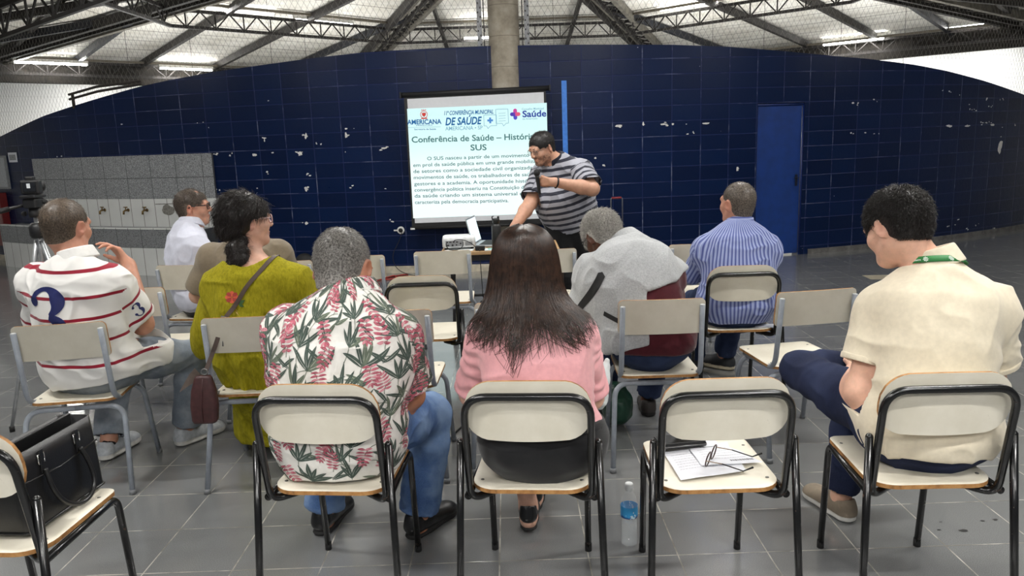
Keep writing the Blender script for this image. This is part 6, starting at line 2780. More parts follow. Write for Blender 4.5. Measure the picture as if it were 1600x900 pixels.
# ---------------------------------------------------------------- woman in mustard green
def green_woman():
    P = Person('woman in a mustard green dress, dark hair tied low, face turned right',
               (-1.195, 3.57, 0.57), (-1.215, 3.565, 1.025), (-1.235, 3.63, 1.195), (-1.362, 3.575, 0.905), (-1.020, 3.555, 0.91),
               hyaw=-52, hpitch=2, bow=0.03, g=1.08, hs=1.0, skin=SK_LIGHT, vox=0.0065, female=True,
               legs={1: ((-1.08, 4.00, 0.50), (-1.08, 3.95, 0.085), (0, 1, 0)), -1: ((-1.32, 4.00, 0.50), (-1.30, 3.93, 0.085), (-0.1, 1, 0))},
               arms={1: ((-0.955, 3.66, 0.665), (-1.08, 3.88, 0.60)), -1: ((-1.465, 3.66, 0.65), (-1.30, 3.88, 0.60))},
               hands={1: dict(d=(-0.7, 0.7, 0), n=(0, 0, -1), curl=35), -1: dict(d=(0.7, 0.7, 0), n=(0, 0, -1), curl=35)})
    P.body()
    k = NT('crinkled mustard green cotton')
    co = k.coord()
    x, y, z = k.sep(co)
    n = k.noise(k.comb(k.math('MULTIPLY', x, 95.0), k.math('MULTIPLY', y, 95.0), k.math('MULTIPLY', z, 34.0)), 1.0, 4, 0.65)
    k.color(k.mix(k.step(n, 0.3, 0.7), rgb(134, 127, 18), rgb(162, 152, 32)))
    k.rough(0.9)
    k.b.inputs['Specular IOR Level'].default_value = 0.2
    k.bump(n, 0.75, 0.006)
    cloth = k.m
    def skirt(S):
        S.cone((-1.195, 3.57, 0.60), (-1.20, 3.57, 0.48), 0.185, 0.19, 0.06, 'u', ((0, 1, 0), 0.78))
        for x0, kx in ((-1.26, -1.32), (-1.13, -1.08)):
            S.cone((x0, 3.62, 0.57), (kx, 4.0, 0.53), 0.115, 0.095, 0.06)
            S.cone((kx, 3.98, 0.50), (kx - 0.02, 3.90, 0.12), 0.11, 0.15, 0.08)
        S.cone((-1.30, 3.66, 0.50), (-1.30, 3.76, 0.13), 0.10, 0.10, 0.10)
        S.cone((-1.20, 3.62, 0.48), (-1.22, 3.76, 0.14), 0.10, 0.15, 0.12)
        for sd in (-1, 1):
            a, e = P.S[sd], P.elb[sd]
            S.cone(a + (e - a) * 0.2, e + (e - a) * 0.18, 0.070, 0.088, 0.04)
            S.cone(e, e + (P.wri[sd] - e) * 0.35, 0.075, 0.062, 0.04)
    lo, hi = P.bounds(0.26)
    lo[2] = 0.05
    hi[2] = P.neck[2] + 0.1
    S = Sdf(lo, hi, 0.006)
    P.add_torso(S, 0.022)
    for sd in (-1, 1):
        P.add_arm(S, sd, 0.016, 0.95, 0.02)
    skirt(S)
    nd = unit(P.hp(0, -0.02, -0.06) - P.neck)
    S.cone(P.neck - P.up * 0.012 + P.fwd * 0.02, P.neck + nd * 0.25, 0.118, 0.15, 0.012, 's')
    S.plane((0, 0, 0.085), (0, 0, -1), 0.004)
    # hanging sleeve mouths
    for sd in (-1, 1):
        x = P.elb[sd] + V3(0, 0, -0.10)
        S.cone(x + V3(0, 0.02, 0.02), x + V3(0, 0.03, -0.06), 0.066, 0.075, 0.005, 's')
    folds = lambda p: 0.011 * (vnoise(np.stack([np.arctan2(p[:, 0] + 1.2, p[:, 1] - 3.6) * 9, p[:, 2] * 2.0, p[:, 1] * 0], 1)) - 0.5) * np.clip((0.62 - p[:, 2]) / 0.2, 0, 1) * 3
    dr = P.finish(S, 'dress', cloth, 0.011, 12, (1, 1, 0.8), extra=folds)
    # embroidered flower between the shoulders
    o = V3(-1.262, 3.2, 0.875)
    petals = []
    for a0 in range(0, 360, 45):
        c, s = math.cos(R(a0)), math.sin(R(a0))
        petals.append([(c * r - s * w, (s * r + c * w) * 0.8) for r, w in ((0.002, 0), (0.018, 0.010), (0.030, 0.009), (0.034, 0), (0.030, -0.009), (0.018, -0.010))])
    decal(P, dr, petals[::2], o, (1, 0, 0), (0, 0, 1), plain('embroidered coral', rgb(206, 92, 62), 0.8, nscale=120), 'embroidered_flower', reach=1.0, lift=0.003)
    decal(P, dr, petals[1::2], o, (1, 0, 0), (0, 0, 1), plain('embroidered brick red', rgb(160, 58, 48), 0.8), 'embroidered_flower', reach=1.0, lift=0.0036)
    def lf(x, y, a, L, w):
        c, s = math.cos(R(a)), math.sin(R(a))
        return [(x + c * r - s * q, y + s * r + c * q) for r, q in ((0, 0), (L * .4, w), (L, 0), (L * .4, -w))]
    decal(P, dr, [lf(0.03, -0.028, 25, 0.036, 0.010), lf(0.03, -0.03, -25, 0.03, 0.008)], o, (1, 0, 0), (0, 0, 1), plain('embroidered green', rgb(52, 84, 40), 0.8), 'embroidered_leaf', reach=1.0, lift=0.003)
    decal(P, dr, [lf(0.0, -0.03, -80 + 28 * i, 0.05, 0.0016) for i in range(-1, 2)] + [lf(-0.012, -0.055, -120, 0.03, 0.003), lf(0.015, -0.06, -50, 0.03, 0.003)], o, (1, 0, 0), (0, 0, 1),
          plain('embroidered sand', rgb(190, 160, 90), 0.8), 'embroidered_stem', reach=1.0, lift=0.003)
    for sd in (-1, 1):
        P.shoe(sd, [M_LEATHER, M_SOLE], length=0.245, width=0.040)
    # dark wavy hair gathered into a low tail
    def mass(S):
        S.ell(P.hp(0, -0.03, 0.035), np.array((0.098, 0.112, 0.104)), P.H, 0.03)
        S.ell(P.hp(0, -0.075, -0.03), np.array((0.078, 0.062, 0.07)), P.H, 0.03)
    P.hair(m_hair('dark brown black hair', rgb(16, 12, 11), rgb(42, 34, 30), 0.35), grow=0.016, length=0.055, n=5200, rad=0.0012, lift=0.14, curl=0.0035, nape=-0.07, front=0.062,
           extra=mass, flow=lambda l: np.array([0, -0.10, -0.085]) - l)
    tail = Sdf(P.head - 0.3, P.head + 0.3, 0.005)
    b = P.hp(0.0, -0.115, -0.075) + V3(0.080, -0.014, 0.0)
    tw = [b, b + V3(0.03, -0.04, -0.055), b + V3(-0.012, -0.045, -0.10), b + V3(0.004, -0.05, -0.15), b + V3(-0.022, -0.045, -0.185)]
    tw = [b, b + V3(-0.018, -0.02, -0.04), b + V3(-0.006, -0.028, -0.085), b + V3(-0.030, -0.030, -0.125), b + V3(-0.036, -0.03, -0.165)]
    for i, (u, v, r0, r1) in enumerate(zip(tw, tw[1:], (0.030, 0.040, 0.046, 0.036), (0.040, 0.046, 0.036, 0.012))):
        tail.cone(u, v, r0, r1, 0.02)
    for i in range(9):
        t = i / 8
        c = b + V3(-0.03 * t + 0.030 * math.sin(i * 2.1), -0.025 + 0.012 * math.cos(i * 2.1), -0.03 - 0.125 * t)
        tail.ell(c, (0.022, 0.02, 0.026), None, 0.008)
    p, q = tail.mesh()
    n = vnormals(p, q)
    rs = np.random.RandomState(5)
    ids = rs.choice(len(p), 1500)
    fl = np.tile(V3(-0.1, -0.05, -1), (len(ids), 1)) + rs.normal(0, 0.5, (len(ids), 3))
    fl -= n[ids] * (fl * n[ids]).sum(1, keepdims=True)
    sp, sq = strands(p[ids] - n[ids] * 0.002, n[ids], fl, 0.035 * rs.uniform(0.6, 1.2, len(ids)), 0.0011, 0.15, 0.004, rs)
    mesh_np('hair_tail', np.concatenate([p, sp]), np.concatenate([q, sq + len(p)]), bpy.data.materials['dark brown black hair'], P.root, P.org)
    specs(P, plain('pale rose frame', rgb(206, 170, 164), 0.35), thick=0.003)
    return P


green_woman()


# ---------------------------------------------------------------- older man with a grey jacket over his shoulders
def grey_man():
    P = Person('grey haired man bent forward with a light grey jacket over his shoulders',
               (0.655, 3.585, 0.57), (0.575, 3.79, 0.985), (0.468, 3.90, 1.03), (0.425, 3.83, 0.865), (0.765, 3.76, 0.845),
               hyaw=28, hpitch=-36, hroll=-4, bow=0.07, g=0.98, hs=1.0, skin=SK_DARK, vox=0.0065,
               legs={1: ((0.79, 4.02, 0.49), (0.735, 4.10, 0.085), (0.1, 1, 0)), -1: ((0.50, 4.05, 0.49), (0.50, 4.15, 0.085), (-0.15, 1, 0))},
               arms={1: ((0.83, 3.92, 0.60), (0.66, 4.10, 0.56)), -1: ((0.375, 3.93, 0.62), (0.50, 4.13, 0.56))},
               hands={1: dict(d=(-0.8, 0.5, 0), n=(0, 0, -1), curl=40), -1: dict(d=(0.8, 0.5, 0), n=(0, 0, -1), curl=40)})
    P.body()
    maroon = fabric('maroon knit', rgb(74, 20, 30))
    P.shirt(maroon, off=0.022, sleeve=0.95, loose=0.01, hem=V3(0.65, 3.6, 0.525), hem_n=(0, 0, -1), wrinkle=0.006, name='jumper')
    P.trousers(M_JEAN_MID, off=0.008, flare=0.022, hem=0.09, wrinkle=0.006, top=0.05)
    for sd in (-1, 1):
        P.shoe(sd, [plain('dark brown shoe', rgb(40, 34, 32), 0.6), M_SOLE], length=0.28)
    # the jacket hangs from the shoulders, longer on his left side
    k = NT('light grey marl fleece')
    co = k.coord()
    n = k.noise(co, 130, 4, 0.7)
    c = k.noise(co, 9, 4)
    k.color(k.mix(k.step(n, 0.3, 0.7), rgb(164, 166, 168), k.mix(c, rgb(178, 180, 182), rgb(196, 198, 198))))
    k.rough(0.95)
    k.b.inputs['Sheen Weight'].default_value = 0.3
    k.bump(n, 0.4, 0.004)
    lo, hi = P.bounds(0.3)
    lo[2], hi[2] = 0.36, P.neck[2] + 0.13
    S = Sdf(lo, hi, 0.006)
    P.add_torso(S, 0.038)
    for sd in (-1, 1):
        P.add_arm(S, sd, 0.028, 0.9, 0.02)
    S.ell((0.60, 3.70, 0.84), (0.19, 0.13, 0.14), None, 0.08)
    # hanging left front and sleeve
    S.cone((0.42, 3.80, 0.84), (0.37, 3.80, 0.66), 0.085, 0.085, 0.06)
    S.cone((0.37, 3.80, 0.66), (0.46, 3.72, 0.50), 0.085, 0.075, 0.06)
    S.cone((0.44, 3.72, 0.80), (0.47, 3.66, 0.50), 0.09, 0.075, 0.07)
    # right sleeve pushed up at the elbow
    S.cone((0.765, 3.76, 0.84), (0.835, 3.80, 0.76), 0.085, 0.07, 0.05)
    S.plane((0.73, 3.62, 0.850), unit((0.22, 0.0, -0.97)), 0.006, (0.625, 3.2, 0.30), (1.3, 4.2, 1.2))
    S.plane((0.47, 3.6, 0.515), (0.35, -0.1, -1), 0.006)
    nd = unit(P.hp(0, -0.02, -0.06) - P.neck)
    S.cone(P.neck + nd * 0.02 + P.fwd * 0.03, P.neck + nd * 0.25, 0.078, 0.13, 0.01, 's')
    S.cone((0.655, 3.66, 0.46), (0.655, 3.70, 0.66), 0.15, 0.13, 0.02, 's')
    jk = P.finish(S, 'jacket', k.m, 0.012, 9)
    col_ = collar(P, k.m, r=0.080, h=0.050, wide=0.022, drop=0.035)
    blk = plain('black jacket trim', rgb(24, 24, 26), 0.7)
    decal(P, jk, [[(0, 0), (0.115, -0.045), (0.115, -0.022), (0.004, 0.022)]], (0.425, 3.3, 0.70), (1, 0, 0), (0, 0, 1), blk, 'pocket_trim', reach=1.5, lift=0.004)
    decal(P, jk, [[(0.0, 0.0), (0.028, 0.0), (0.155, 0.235), (0.145, 0.255), (0.125, 0.25)], [(0.012, 0.0), (0.05, 0.0), (0.055, -0.075), (0.035, -0.105), (0.02, -0.06)]], (0.285, 3.3, 0.645), (1, 0, 0), (0, 0, 1), blk, 'front_trim', reach=1.5, lift=0.004)
    P.hair(m_hair('woolly grey hair', rgb(136, 132, 126), rgb(216, 213, 206), 0.8, 120), grow=0.013, length=0.026, n=7500, rad=0.0010, lift=0.7, curl=0.005, nape=-0.08)
    specs(P, plain('thin silver frame', rgb(150, 150, 150), 0.25, metal=0.9))
    # wallet in the back pocket
    w = MB()
    w.box((0, 0, 0), (0.105, 0.016, 0.075), bev=0.005)
    o = w.build('back_pocket', plain('dark pocket flap', rgb(26, 32, 48), 0.8), P.root)
    bk = P.hip[1] - P.fwd * 0.158 + V3(-0.01, 0, 0.02)
    o.location = Vector((P.hip[1][0] - 0.03, P.pel[1] - 0.148, 0.585)) - Vector(P.org)
    o.rotation_euler = (R(-12), R(14), 0)
    return P


grey_man()


# ---------------------------------------------------------------- man in blue stripes
def blue_man():
    P = Person('man in a blue striped shirt with folded arms, looking toward the screen',
               (1.27, 4.31, 0.57), (1.305, 4.345, 1.005), (1.300, 4.39, 1.13), (1.125, 4.375, 0.875), (1.455, 4.335, 0.87),
               hyaw=26, hpitch=2, bow=0.03, g=1.06, hs=1.0, skin=SK_PINK, vox=0.007,
               legs={1: ((1.40, 4.74, 0.49), (1.375, 4.88, 0.085), (-0.72, 0.70, 0)), -1: ((1.14, 4.74, 0.49), (1.17, 4.84, 0.085), (-0.3, 1, 0))},
               arms={1: ((1.50, 4.50, 0.70), (1.24, 4.60, 0.76)), -1: ((1.075, 4.50, 0.715), (1.33, 4.60, 0.79))},
               hands={1: dict(d=(-1, 0.1, 0.1), n=(0, -1, 0), curl=30), -1: dict(d=(1, 0, 0.1), n=(0, -1, 0), curl=30)})
    P.body()
    def st(p):
        rel = p - P.pel
        u = np.arctan2(rel @ P.right, -(rel @ P.fwd)) * 0.15
        for sd in (-1, 1):
            a, e, w = P.S[sd], P.elb[sd], P.wri[sd]
            for A, B, rr in ((a, e, 0.095), (e, w, 0.075)):
                L = np.linalg.norm(B - A)
                d = (B - A) / L
                t = (p - A) @ d
                rv = p - A - np.outer(t, d)
                r = np.linalg.norm(rv, axis=1)
                side = (p - a) @ P.right * sd
                on = (r < rr) & (t > -0.01) & (t < L + 0.03) & ((side > -0.03) if A is a else np.ones(len(p), bool))
                x1 = unit(np.cross(d, V3(0, 0.3, 1)))
                x2 = np.cross(d, x1)
                u = np.where(on, np.arctan2(rv @ x1, rv @ x2) * 0.055, u)
        return {'st': u}
    cloth = band_mat('blue striped shirting', rgb(146, 158, 204), rgb(78, 88, 148), 0.0180, 0.36, 0.0, rgb(188, 196, 222))
    P.shirt(cloth, off=0.014, sleeve=1.8, loose=0.0, hem=V3(1.27, 4.2, 0.475), hem_n=(0, 0, -1), wrinkle=0.009, neck_open=0.074, vox=0.006, attr_fn=st,
            extra_fn=lambda S: S.cone((1.27, 4.30, 0.62), (1.27, 4.29, 0.50), 0.165, 0.17, 0.05, 'u', ((0, 1, 0), 0.72)))
    collar(P, cloth, r=0.068, h=0.032, wide=0.014, attr_fn=lambda p: {'st': p[:, 2]})
    P.trousers(M_JEAN_MID, off=0.006, flare=0.024, hem=0.085, wrinkle=0.006, top=0.06)
    for sd in (-1, 1):
        P.shoe(sd, [plain('black trainer mesh', rgb(28, 30, 34), 0.7), plain('cream trainer sole', rgb(186, 176, 152), 0.7)], length=0.30, width=0.050, sole=0.030)
    P.hair(m_hair('short greying hair', rgb(58, 50, 44), rgb(122, 112, 102)), grow=0.004, length=0.013, n=4500, rad=0.0008, lift=0.5, nape=-0.075)
    return P


blue_man()


# ---------------------------------------------------------------- man in the plain white shirt
def white_man():
    P = Person('man in a plain white shirt and dark glasses, seated side-on by the tiled trough',
               (-2.13, 5.19, 0.57), (-2.185, 5.235, 1.035), (-2.15, 5.275, 1.15), (-2.235, 5.365, 0.90), (-2.095, 5.085, 0.90),
               hyaw=-78, hpitch=2, bow=0.04, g=1.08, hs=1.0, skin=SK_PINK, vox=0.007,
               legs={1: ((-1.90, 5.57, 0.49), (-1.86, 5.64, 0.085), (0.3, 0.95, 0)), -1: ((-2.10, 5.62, 0.49), (-2.08, 5.70, 0.085), (0.2, 0.97, 0))},
               arms={1: ((-1.955, 5.16, 0.73), (-1.84, 5.38, 0.66)), -1: ((-2.12, 5.52, 0.70), (-1.96, 5.58, 0.62))},
               hands={1: dict(d=(0.8, 0.6, -0.1), n=(0, 0, -1), curl=35), -1: dict(d=(1, -0.2, 0), n=(0, 0, -1), curl=35)})
    P.body()
    cloth = fabric('white poplin', rgb(214, 216, 230), amt=0.03)
    P.shirt(cloth, off=0.018, sleeve=0.92, loose=0.026, hem=V3(-2.1, 5.2, 0.48), hem_n=(0, 0, -1), wrinkle=0.010, neck_open=0.073, vox=0.006)
    collar(P, cloth, r=0.070, h=0.026, wide=0.016)
    P.trousers(M_BLACKCLOTH, off=0.012, flare=0.022, hem=0.09)
    for sd in (-1, 1):
        P.shoe(sd, [M_LEATHER, M_SOLE])
    P.hair(m_hair('receding grey brown hair', rgb(56, 46, 40), rgb(112, 100, 90)), grow=0.007, length=0.024, n=4200, rad=0.0010, lift=0.5, curl=0.003, nape=-0.07,
           cuts=lambda S: S.ell(P.hp(0.01, 0.055, 0.12), (0.045, 0.04, 0.03), P.H, 0.01, 's'))
    beard(P, rgb(150, 146, 140), 900, 0.008)
    specs(P, plain('black frame', rgb(14, 14, 15), 0.3), thick=0.0032)
    return P


def beard(P, colr, n, length, name='beard'):
    me = P.body_o.data
    co = np.empty(len(me.vertices) * 3, np.float32)
    me.vertices.foreach_get('co', co)
    co = co.reshape(-1, 3) + P.org
    no = np.empty(len(me.vertices) * 3, np.float32)
    me.vertices.foreach_get('normal', no)
    no = no.reshape(-1, 3)
    l = (co - P.head) @ P.H / P.hs
    m = (l[:, 2] < -0.036) & (l[:, 2] > -0.128) & (l[:, 1] > 0.005) & (np.abs(l[:, 0]) < 0.085)
    m &= ~((np.abs(l[:, 0]) < 0.026) & (np.abs(l[:, 2] + 0.066) < 0.012) & (l[:, 1] > 0.07))
    m &= ~((np.abs(l[:, 0]) < 0.045) & (l[:, 2] > -0.052) & (l[:, 1] > 0.07) & (np.abs(l[:, 0]) > 0.018))
    ids = np.flatnonzero(m)
    rs = np.random.RandomState(4)
    ids = rs.choice(ids, n)
    jit = rs.normal(0, 0.0025, (n, 3))
    P.fuzz(co[ids] + jit - no[ids] * 0.001, no[ids], m_hair(name + ' hair', colr, tuple(min(1, x * 1.5) for x in colr[:3]) + (1,)), length, 0.00055, 0.4, name)


white_man()


# ---------------------------------------------------------------- man in taupe, mostly hidden
def taupe_man():
    P = Person('man in a taupe shirt, hidden but for one shoulder and forearm beside the green woman',
               (-1.49, 4.43, 0.57), (-1.535, 4.455, 1.015), (-1.535, 4.50, 1.13), (-1.735, 4.46, 0.915), (-1.355, 4.44, 0.925),
               hyaw=-25, hpitch=0, bow=0.03, g=1.04, hs=0.96, skin=SK_LIGHT, vox=0.0075,
               legs={1: ((-1.38, 4.82, 0.49), (-1.38, 4.74, 0.085), (0, 1, 0)), -1: ((-1.64, 4.82, 0.49), (-1.64, 4.74, 0.085), (0, 1, 0))},
               arms={1: ((-1.30, 4.55, 0.67), (-1.40, 4.78, 0.60)), -1: ((-1.865, 4.50, 0.685), (-1.74, 4.74, 0.62))},
               hands={1: dict(d=(-0.5, 0.8, 0), n=(0, 0, -1), curl=35), -1: dict(d=(0.4, 0.9, 0), n=(0, 0, -1), curl=35)})
    P.body()
    P.shirt(fabric('taupe cotton', rgb(128, 116, 98), amt=0.06), off=0.016, sleeve=0.86, loose=0.022, hem=V3(-1.49, 4.4, 0.48), hem_n=(0, 0, -1), wrinkle=0.009)
    P.trousers(M_BLACKCLOTH, off=0.012, flare=0.022, hem=0.09)
    for sd in (-1, 1):
        P.shoe(sd, [M_LEATHER, M_SOLE], vox=0.005)
    P.hair(m_hair('dark brown hair', rgb(30, 24, 20), rgb(62, 50, 42)), grow=0.007, length=0.02, n=2500, rad=0.001, lift=0.5)
    return P


taupe_man()


# ---------------------------------------------------------------- the speaker
def speaker():
    P = Person('standing speaker in a grey and navy striped polo with a microphone, leaning on the table',
               (0.50, 6.60, 0.895), (0.405, 6.52, 1.345), (0.285, 6.445, 1.452), (0.60, 6.42, 1.255), (0.285, 6.62, 1.222),
               hyaw=128, hpitch=-22, hroll=0, bow=0.02, g=1.26, hs=1.06, skin=SK_MID, vox=0.007, belly=0.32, waistw=1.16,
               legs={1: ((0.44, 6.48, 0.50), (0.47, 6.56, 0.085), (-0.5, -0.86, 0)), -1: ((0.66, 6.58, 0.50), (0.74, 6.74, 0.085), (-0.3, -0.95, 0))},
               arms={1: ((0.175, 6.42, 1.00), (0.035, 6.20, 0.835)), -1: ((0.675, 6.24, 1.115), (0.365, 6.155, 1.185))},
               hands={1: dict(d=(-0.35, -0.3, -0.85), n=(-0.5, 0.5, -0.5), curl=25), -1: dict(d=(-1, -0.02, 0.12), n=(0.1, 0.95, 0.15), curl=62, thumb=25, ts=1)})
    P.body()
    cloth = band_mat('grey and navy banded jersey', rgb(156, 157, 166), rgb(22, 24, 40), 0.056, 0.42, 0.15)
    P.shirt(cloth, off=0.018, sleeve=0.80, loose=0.026, hem=P.spine(0.0) - P.up * 0.13, hem_n=-P.up, wrinkle=0.010, neck_open=0.078, name='polo_shirt', vox=0.006, attr_fn=stripe_coord(P),
            extra_fn=lambda S: (S.cone(P.spine(0.28), P.spine(0.0) - P.up * 0.16, 0.20, 0.205, 0.06, 'u', (P.fwd, 0.86)),
                                S.ell(P.spine(0.22) + P.fwd * 0.09, (0.185, 0.16, 0.17), None, 0.08)))
    navy = fabric('navy collar knit', rgb(20, 22, 34))
    collar(P, navy, r=0.076, h=0.030, wide=0.022)
    for sd in (-1, 1):
        rib(P, sd, 0.80, navy, 0.018, 0.026)
    P.trousers(M_BLACKCLOTH, off=0.014, flare=0.035, hem=0.05, wrinkle=0.006)
    for sd in (-1, 1):
        P.shoe(sd, [M_LEATHER, M_SOLE])
    P.hair(m_hair('short black hair', rgb(14, 12, 12), rgb(38, 34, 32)), grow=0.009, length=0.022, n=4500, rad=0.0010, lift=0.4, nape=-0.066, front=0.054)
    beard(P, rgb(26, 22, 20), 4200, 0.0045)
    specs(P, plain('thin metal frame', rgb(110, 106, 102), 0.3, metal=0.8), thick=0.0012)
    # eyebrows
    mb = MB()
    for sd in (-1, 1):
        mb.tube([Vector(P.hp(sd * x, y, z) - P.org) for x, y, z in ((0.014, 0.096, 0.029), (0.03, 0.092, 0.031), (0.048, 0.080, 0.022))], [0.0028, 0.0032, 0.0015], 6)
    mb.build('eyebrows', plain('dark brow', rgb(28, 22, 20), 0.8), P.root)
    w = P.wri[-1]
    d = unit(P.elb[-1] - w)
    mb = MB()
    pts = []
    x1 = unit(np.cross(d, V3(0, 0, 1)))
    x2 = np.cross(d, x1)
    c = w + d * 0.018
    mb.tube([Vector(c + (x1 * math.cos(a) + x2 * math.sin(a)) * 0.042 - P.org) for a in [2 * PI * i / 20 for i in range(20)]], 0.007, 8, closed=True)
    mb.build('wristband', plain('black band', rgb(16, 16, 18), 0.6), P.root)
    return P


SPK = speaker()
# ================================================================== THINGS THEY BROUGHT
# microphone in the speaker's left hand
def microphone():
    root = empty('microphone', 'black handheld microphone in the speaker\'s left hand', 'microphone', (0.245, 6.150, 1.09))
    mb = MB()
    mb.lathe([(0.011, 0.0), (0.0125, 0.02), (0.0135, 0.06), (0.016, 0.135), (0.019, 0.15)], (0, 0, 0), 16, axis=(-0.10, 0.02, 1))
    mb.build('mic_handle', plain('black mic body', rgb(18, 18, 20), 0.4), root)
    g = MB()
    g.ball(Vector((-0.10, 0.02, 1)).normalized() * 0.175, (0.026, 0.026, 0.030), 16, 12)
    g.build('mic_head', plain('dark mesh grille', rgb(40, 40, 42), 0.6, metal=0.5, nscale=400, noise_amt=0.6, bump=0.5, bscale=700), root)
microphone()


# ---- projector table
WOODTOP = plain('pale wood table top', rgb(172, 140, 100), 0.5, nscale=6, noise_amt=0.15)
def table():
    root = empty('projector_table', 'low wooden table on black folding legs carrying the projector', 'table', (-0.08, 6.0, 0))
    mb = MB()
    mb.box((0, 0, 0.698), (0.90, 0.52, 0.026), bev=0.004)
    mb.build('table_top', WOODTOP, root)
    f = MB()
    for y in (-0.20, 0.20):
        f.beam((-0.41, y, 0.655), (0.41, y, 0.655), 0.022, 0.04)
    for x in (-0.3, -0.1, 0.1, 0.3):
        f.beam((x, -0.2, 0.65), (x, 0.2, 0.65), 0.02, 0.03)
    f.build('apron_frame', M_SCRBLK, root)
    for sx in (-1, 1):
        for a, b in ((-0.2, 0.2), (0.2, -0.2)):
            l = MB()
            l.tube([(sx * 0.38, a, 0.65), (sx * 0.38, b, 0.0)], 0.012, 8)
            l.build('leg', M_SCRBLK, root)
    s = MB()
    s.tube([(-0.38, 0, 0.325), (0.38, 0, 0.325)], 0.010, 8)
    s.build('stretcher', M_SCRBLK, root)
table()
TT = 0.7125


def projector():
    root = empty('projector', 'white projector at the left end of the table, cables plugged into its back', 'projector', (-0.40, 5.96, TT), R(4))
    mb = MB()
    prof = rrect(0.255, 0.21, 0.035, 6)
    n = len(prof)
    lv = [(0.018, 0.97), (0.024, 1.0), (0.075, 1.0), (0.092, 0.965), (0.098, 0.88)]
    vs, fs = [], []
    for z, s in lv:
        vs += [(x * s, y * s, z) for x, y in prof]
    for j in range(len(lv) - 1):
        for i in range(n):
            fs.append((j * n + i, j * n + (i + 1) % n, (j + 1) * n + (i + 1) % n, (j + 1) * n + i))
    fs.append(tuple(range(n - 1, -1, -1)))
    fs.append(tuple((len(lv) - 1) * n + i for i in range(n)))
    mb.add(vs, fs, 0, True)
    mb.build('casing', plain('white projector plastic', rgb(212, 214, 214), 0.45), root)
    p = MB()
    p.box((-0.035, -0.1065, 0.05), (0.135, 0.004, 0.046), bev=0.001)
    p.box((0.075, -0.1055, 0.045), (0.055, 0.003, 0.03))
    p.build('port_panel', plain('grey port panel', rgb(138, 140, 142), 0.5), root)
    q = MB()
    for i, (x, z, w, h) in enumerate(((-0.09, 0.062, 0.014, 0.009), (-0.066, 0.062, 0.018, 0.008), (-0.04, 0.062, 0.012, 0.009), (-0.015, 0.062, 0.016, 0.008), (-0.085, 0.038, 0.02, 0.01), (-0.05, 0.038, 0.014, 0.012), (-0.02, 0.04, 0.01, 0.01), (0.012, 0.05, 0.012, 0.012))):
        q.box((x, -0.109, z), (w, 0.003, h))
    q.build('socket', M_SCRBLK, root)
    for x in (-0.10, 0.10):
        f = MB()
        f.lathe([(0.012, 0), (0.012, 0.02)], (x, -0.07, 0.0), 10)
        f.build('foot', M_SCRBLK, root)
    l = MB()
    l.lathe([(0.032, 0), (0.032, 0.012), (0.026, 0.018)], (0.07, 0.10, 0.055), 18, axis=(0, 1, 0))
    l.build('lens', plain('lens glass', rgb(60, 66, 80), 0.1), root)
    c = MB()
    c.tube(fillet([(-0.095, -0.108, 0.055), (-0.10, -0.15, 0.055), (-0.085, -0.16, 0.012), (-0.02, -0.165, 0.006), (0.03, -0.16, 0.03), (0.03, -0.11, 0.06)], 0.03, 5), 0.0035, 8)
    c.tube(fillet([(-0.04, -0.108, 0.062), (-0.035, -0.16, 0.085), (0.03, -0.165, 0.088), (0.10, -0.15, 0.05), (0.135, -0.13, 0.006)], 0.04, 5), 0.003, 8)
    c.build('cable', M_RUB, root)
projector()


def laptop():
    root = empty('laptop', 'open laptop seen edge-on at the back of the projector table', 'laptop', (-0.16, 6.10, TT), R(80))
    b = MB()
    b.box((0, 0, 0.009), (0.31, 0.215, 0.016), bev=0.004)
    b.build('base', plain('silver laptop shell', rgb(178, 184, 188), 0.35, metal=0.5), root)
    s = MB()
    m = Matrix.Rotation(R(-14), 3, 'X')
    c = Vector((0, 0.107, 0.018)) + m @ Vector((0, 0, 0.105))
    s.box(c, (0.31, 0.008, 0.21), m, bev=0.002)
    lid = s.build('lid', plain('silver laptop lid', rgb(186, 192, 196), 0.3, metal=0.5), root)
    g = MB()
    g.box(c + m @ Vector((0, -0.0046, 0)), (0.29, 0.0012, 0.185), m)
    g.build('display', emit('lit laptop display', (0.5, 0.75, 0.85, 1), 0.9), lid)
    k = MB()
    k.box((0, 0.01, 0.0175), (0.27, 0.11, 0.002))
    k.build('keyboard', M_SCRBLK, root)
laptop()

mb = MB()
mb.box((0, 0, 0.004), (0.13, 0.10, 0.008), bev=0.002)
mb.box((0.002, 0.0, 0.009), (0.08, 0.06, 0.001), mi=1)
o = mb.build('notepad', [plain('white cover', rgb(216, 226, 226), 0.5), plain('pale green print', rgb(120, 180, 170), 0.6)])
o.location, o.rotation_euler = (-0.135, 5.80, TT), (R(0), 0, R(8))
tag(o, 'small white booklet lying at the front of the projector table', 'booklet')
mb = MB()
mb.box((0, 0, 0.016), (0.075, 0.05, 0.032), bev=0.006)
mb.tube(fillet([(0.0, -0.02, 0.012), (0.0, -0.045, 0.01), (0.0, -0.062, -0.05), (0.01, -0.068, -0.35)], 0.02, 4), 0.003, 6)
o = mb.build('power_adapter', M_RUB)
o.location = (-0.232, 5.80, TT)
tag(o, 'black power adapter beside the projector with a lead hanging down', 'adapter')
mb = MB()
mb.add([(-0.13, -0.16, 0), (0.10, -0.16, 0), (0.12, 0.18, 0), (-0.06, 0.2, 0), (-0.13, -0.16, 0.0015), (0.10, -0.16, 0.0015), (0.12, 0.18, 0.0015), (-0.06, 0.2, 0.0015)],
       [(3, 2, 1, 0), (4, 5, 6, 7), (0, 1, 5, 4), (1, 2, 6, 5), (2, 3, 7, 6), (3, 0, 4, 7)])
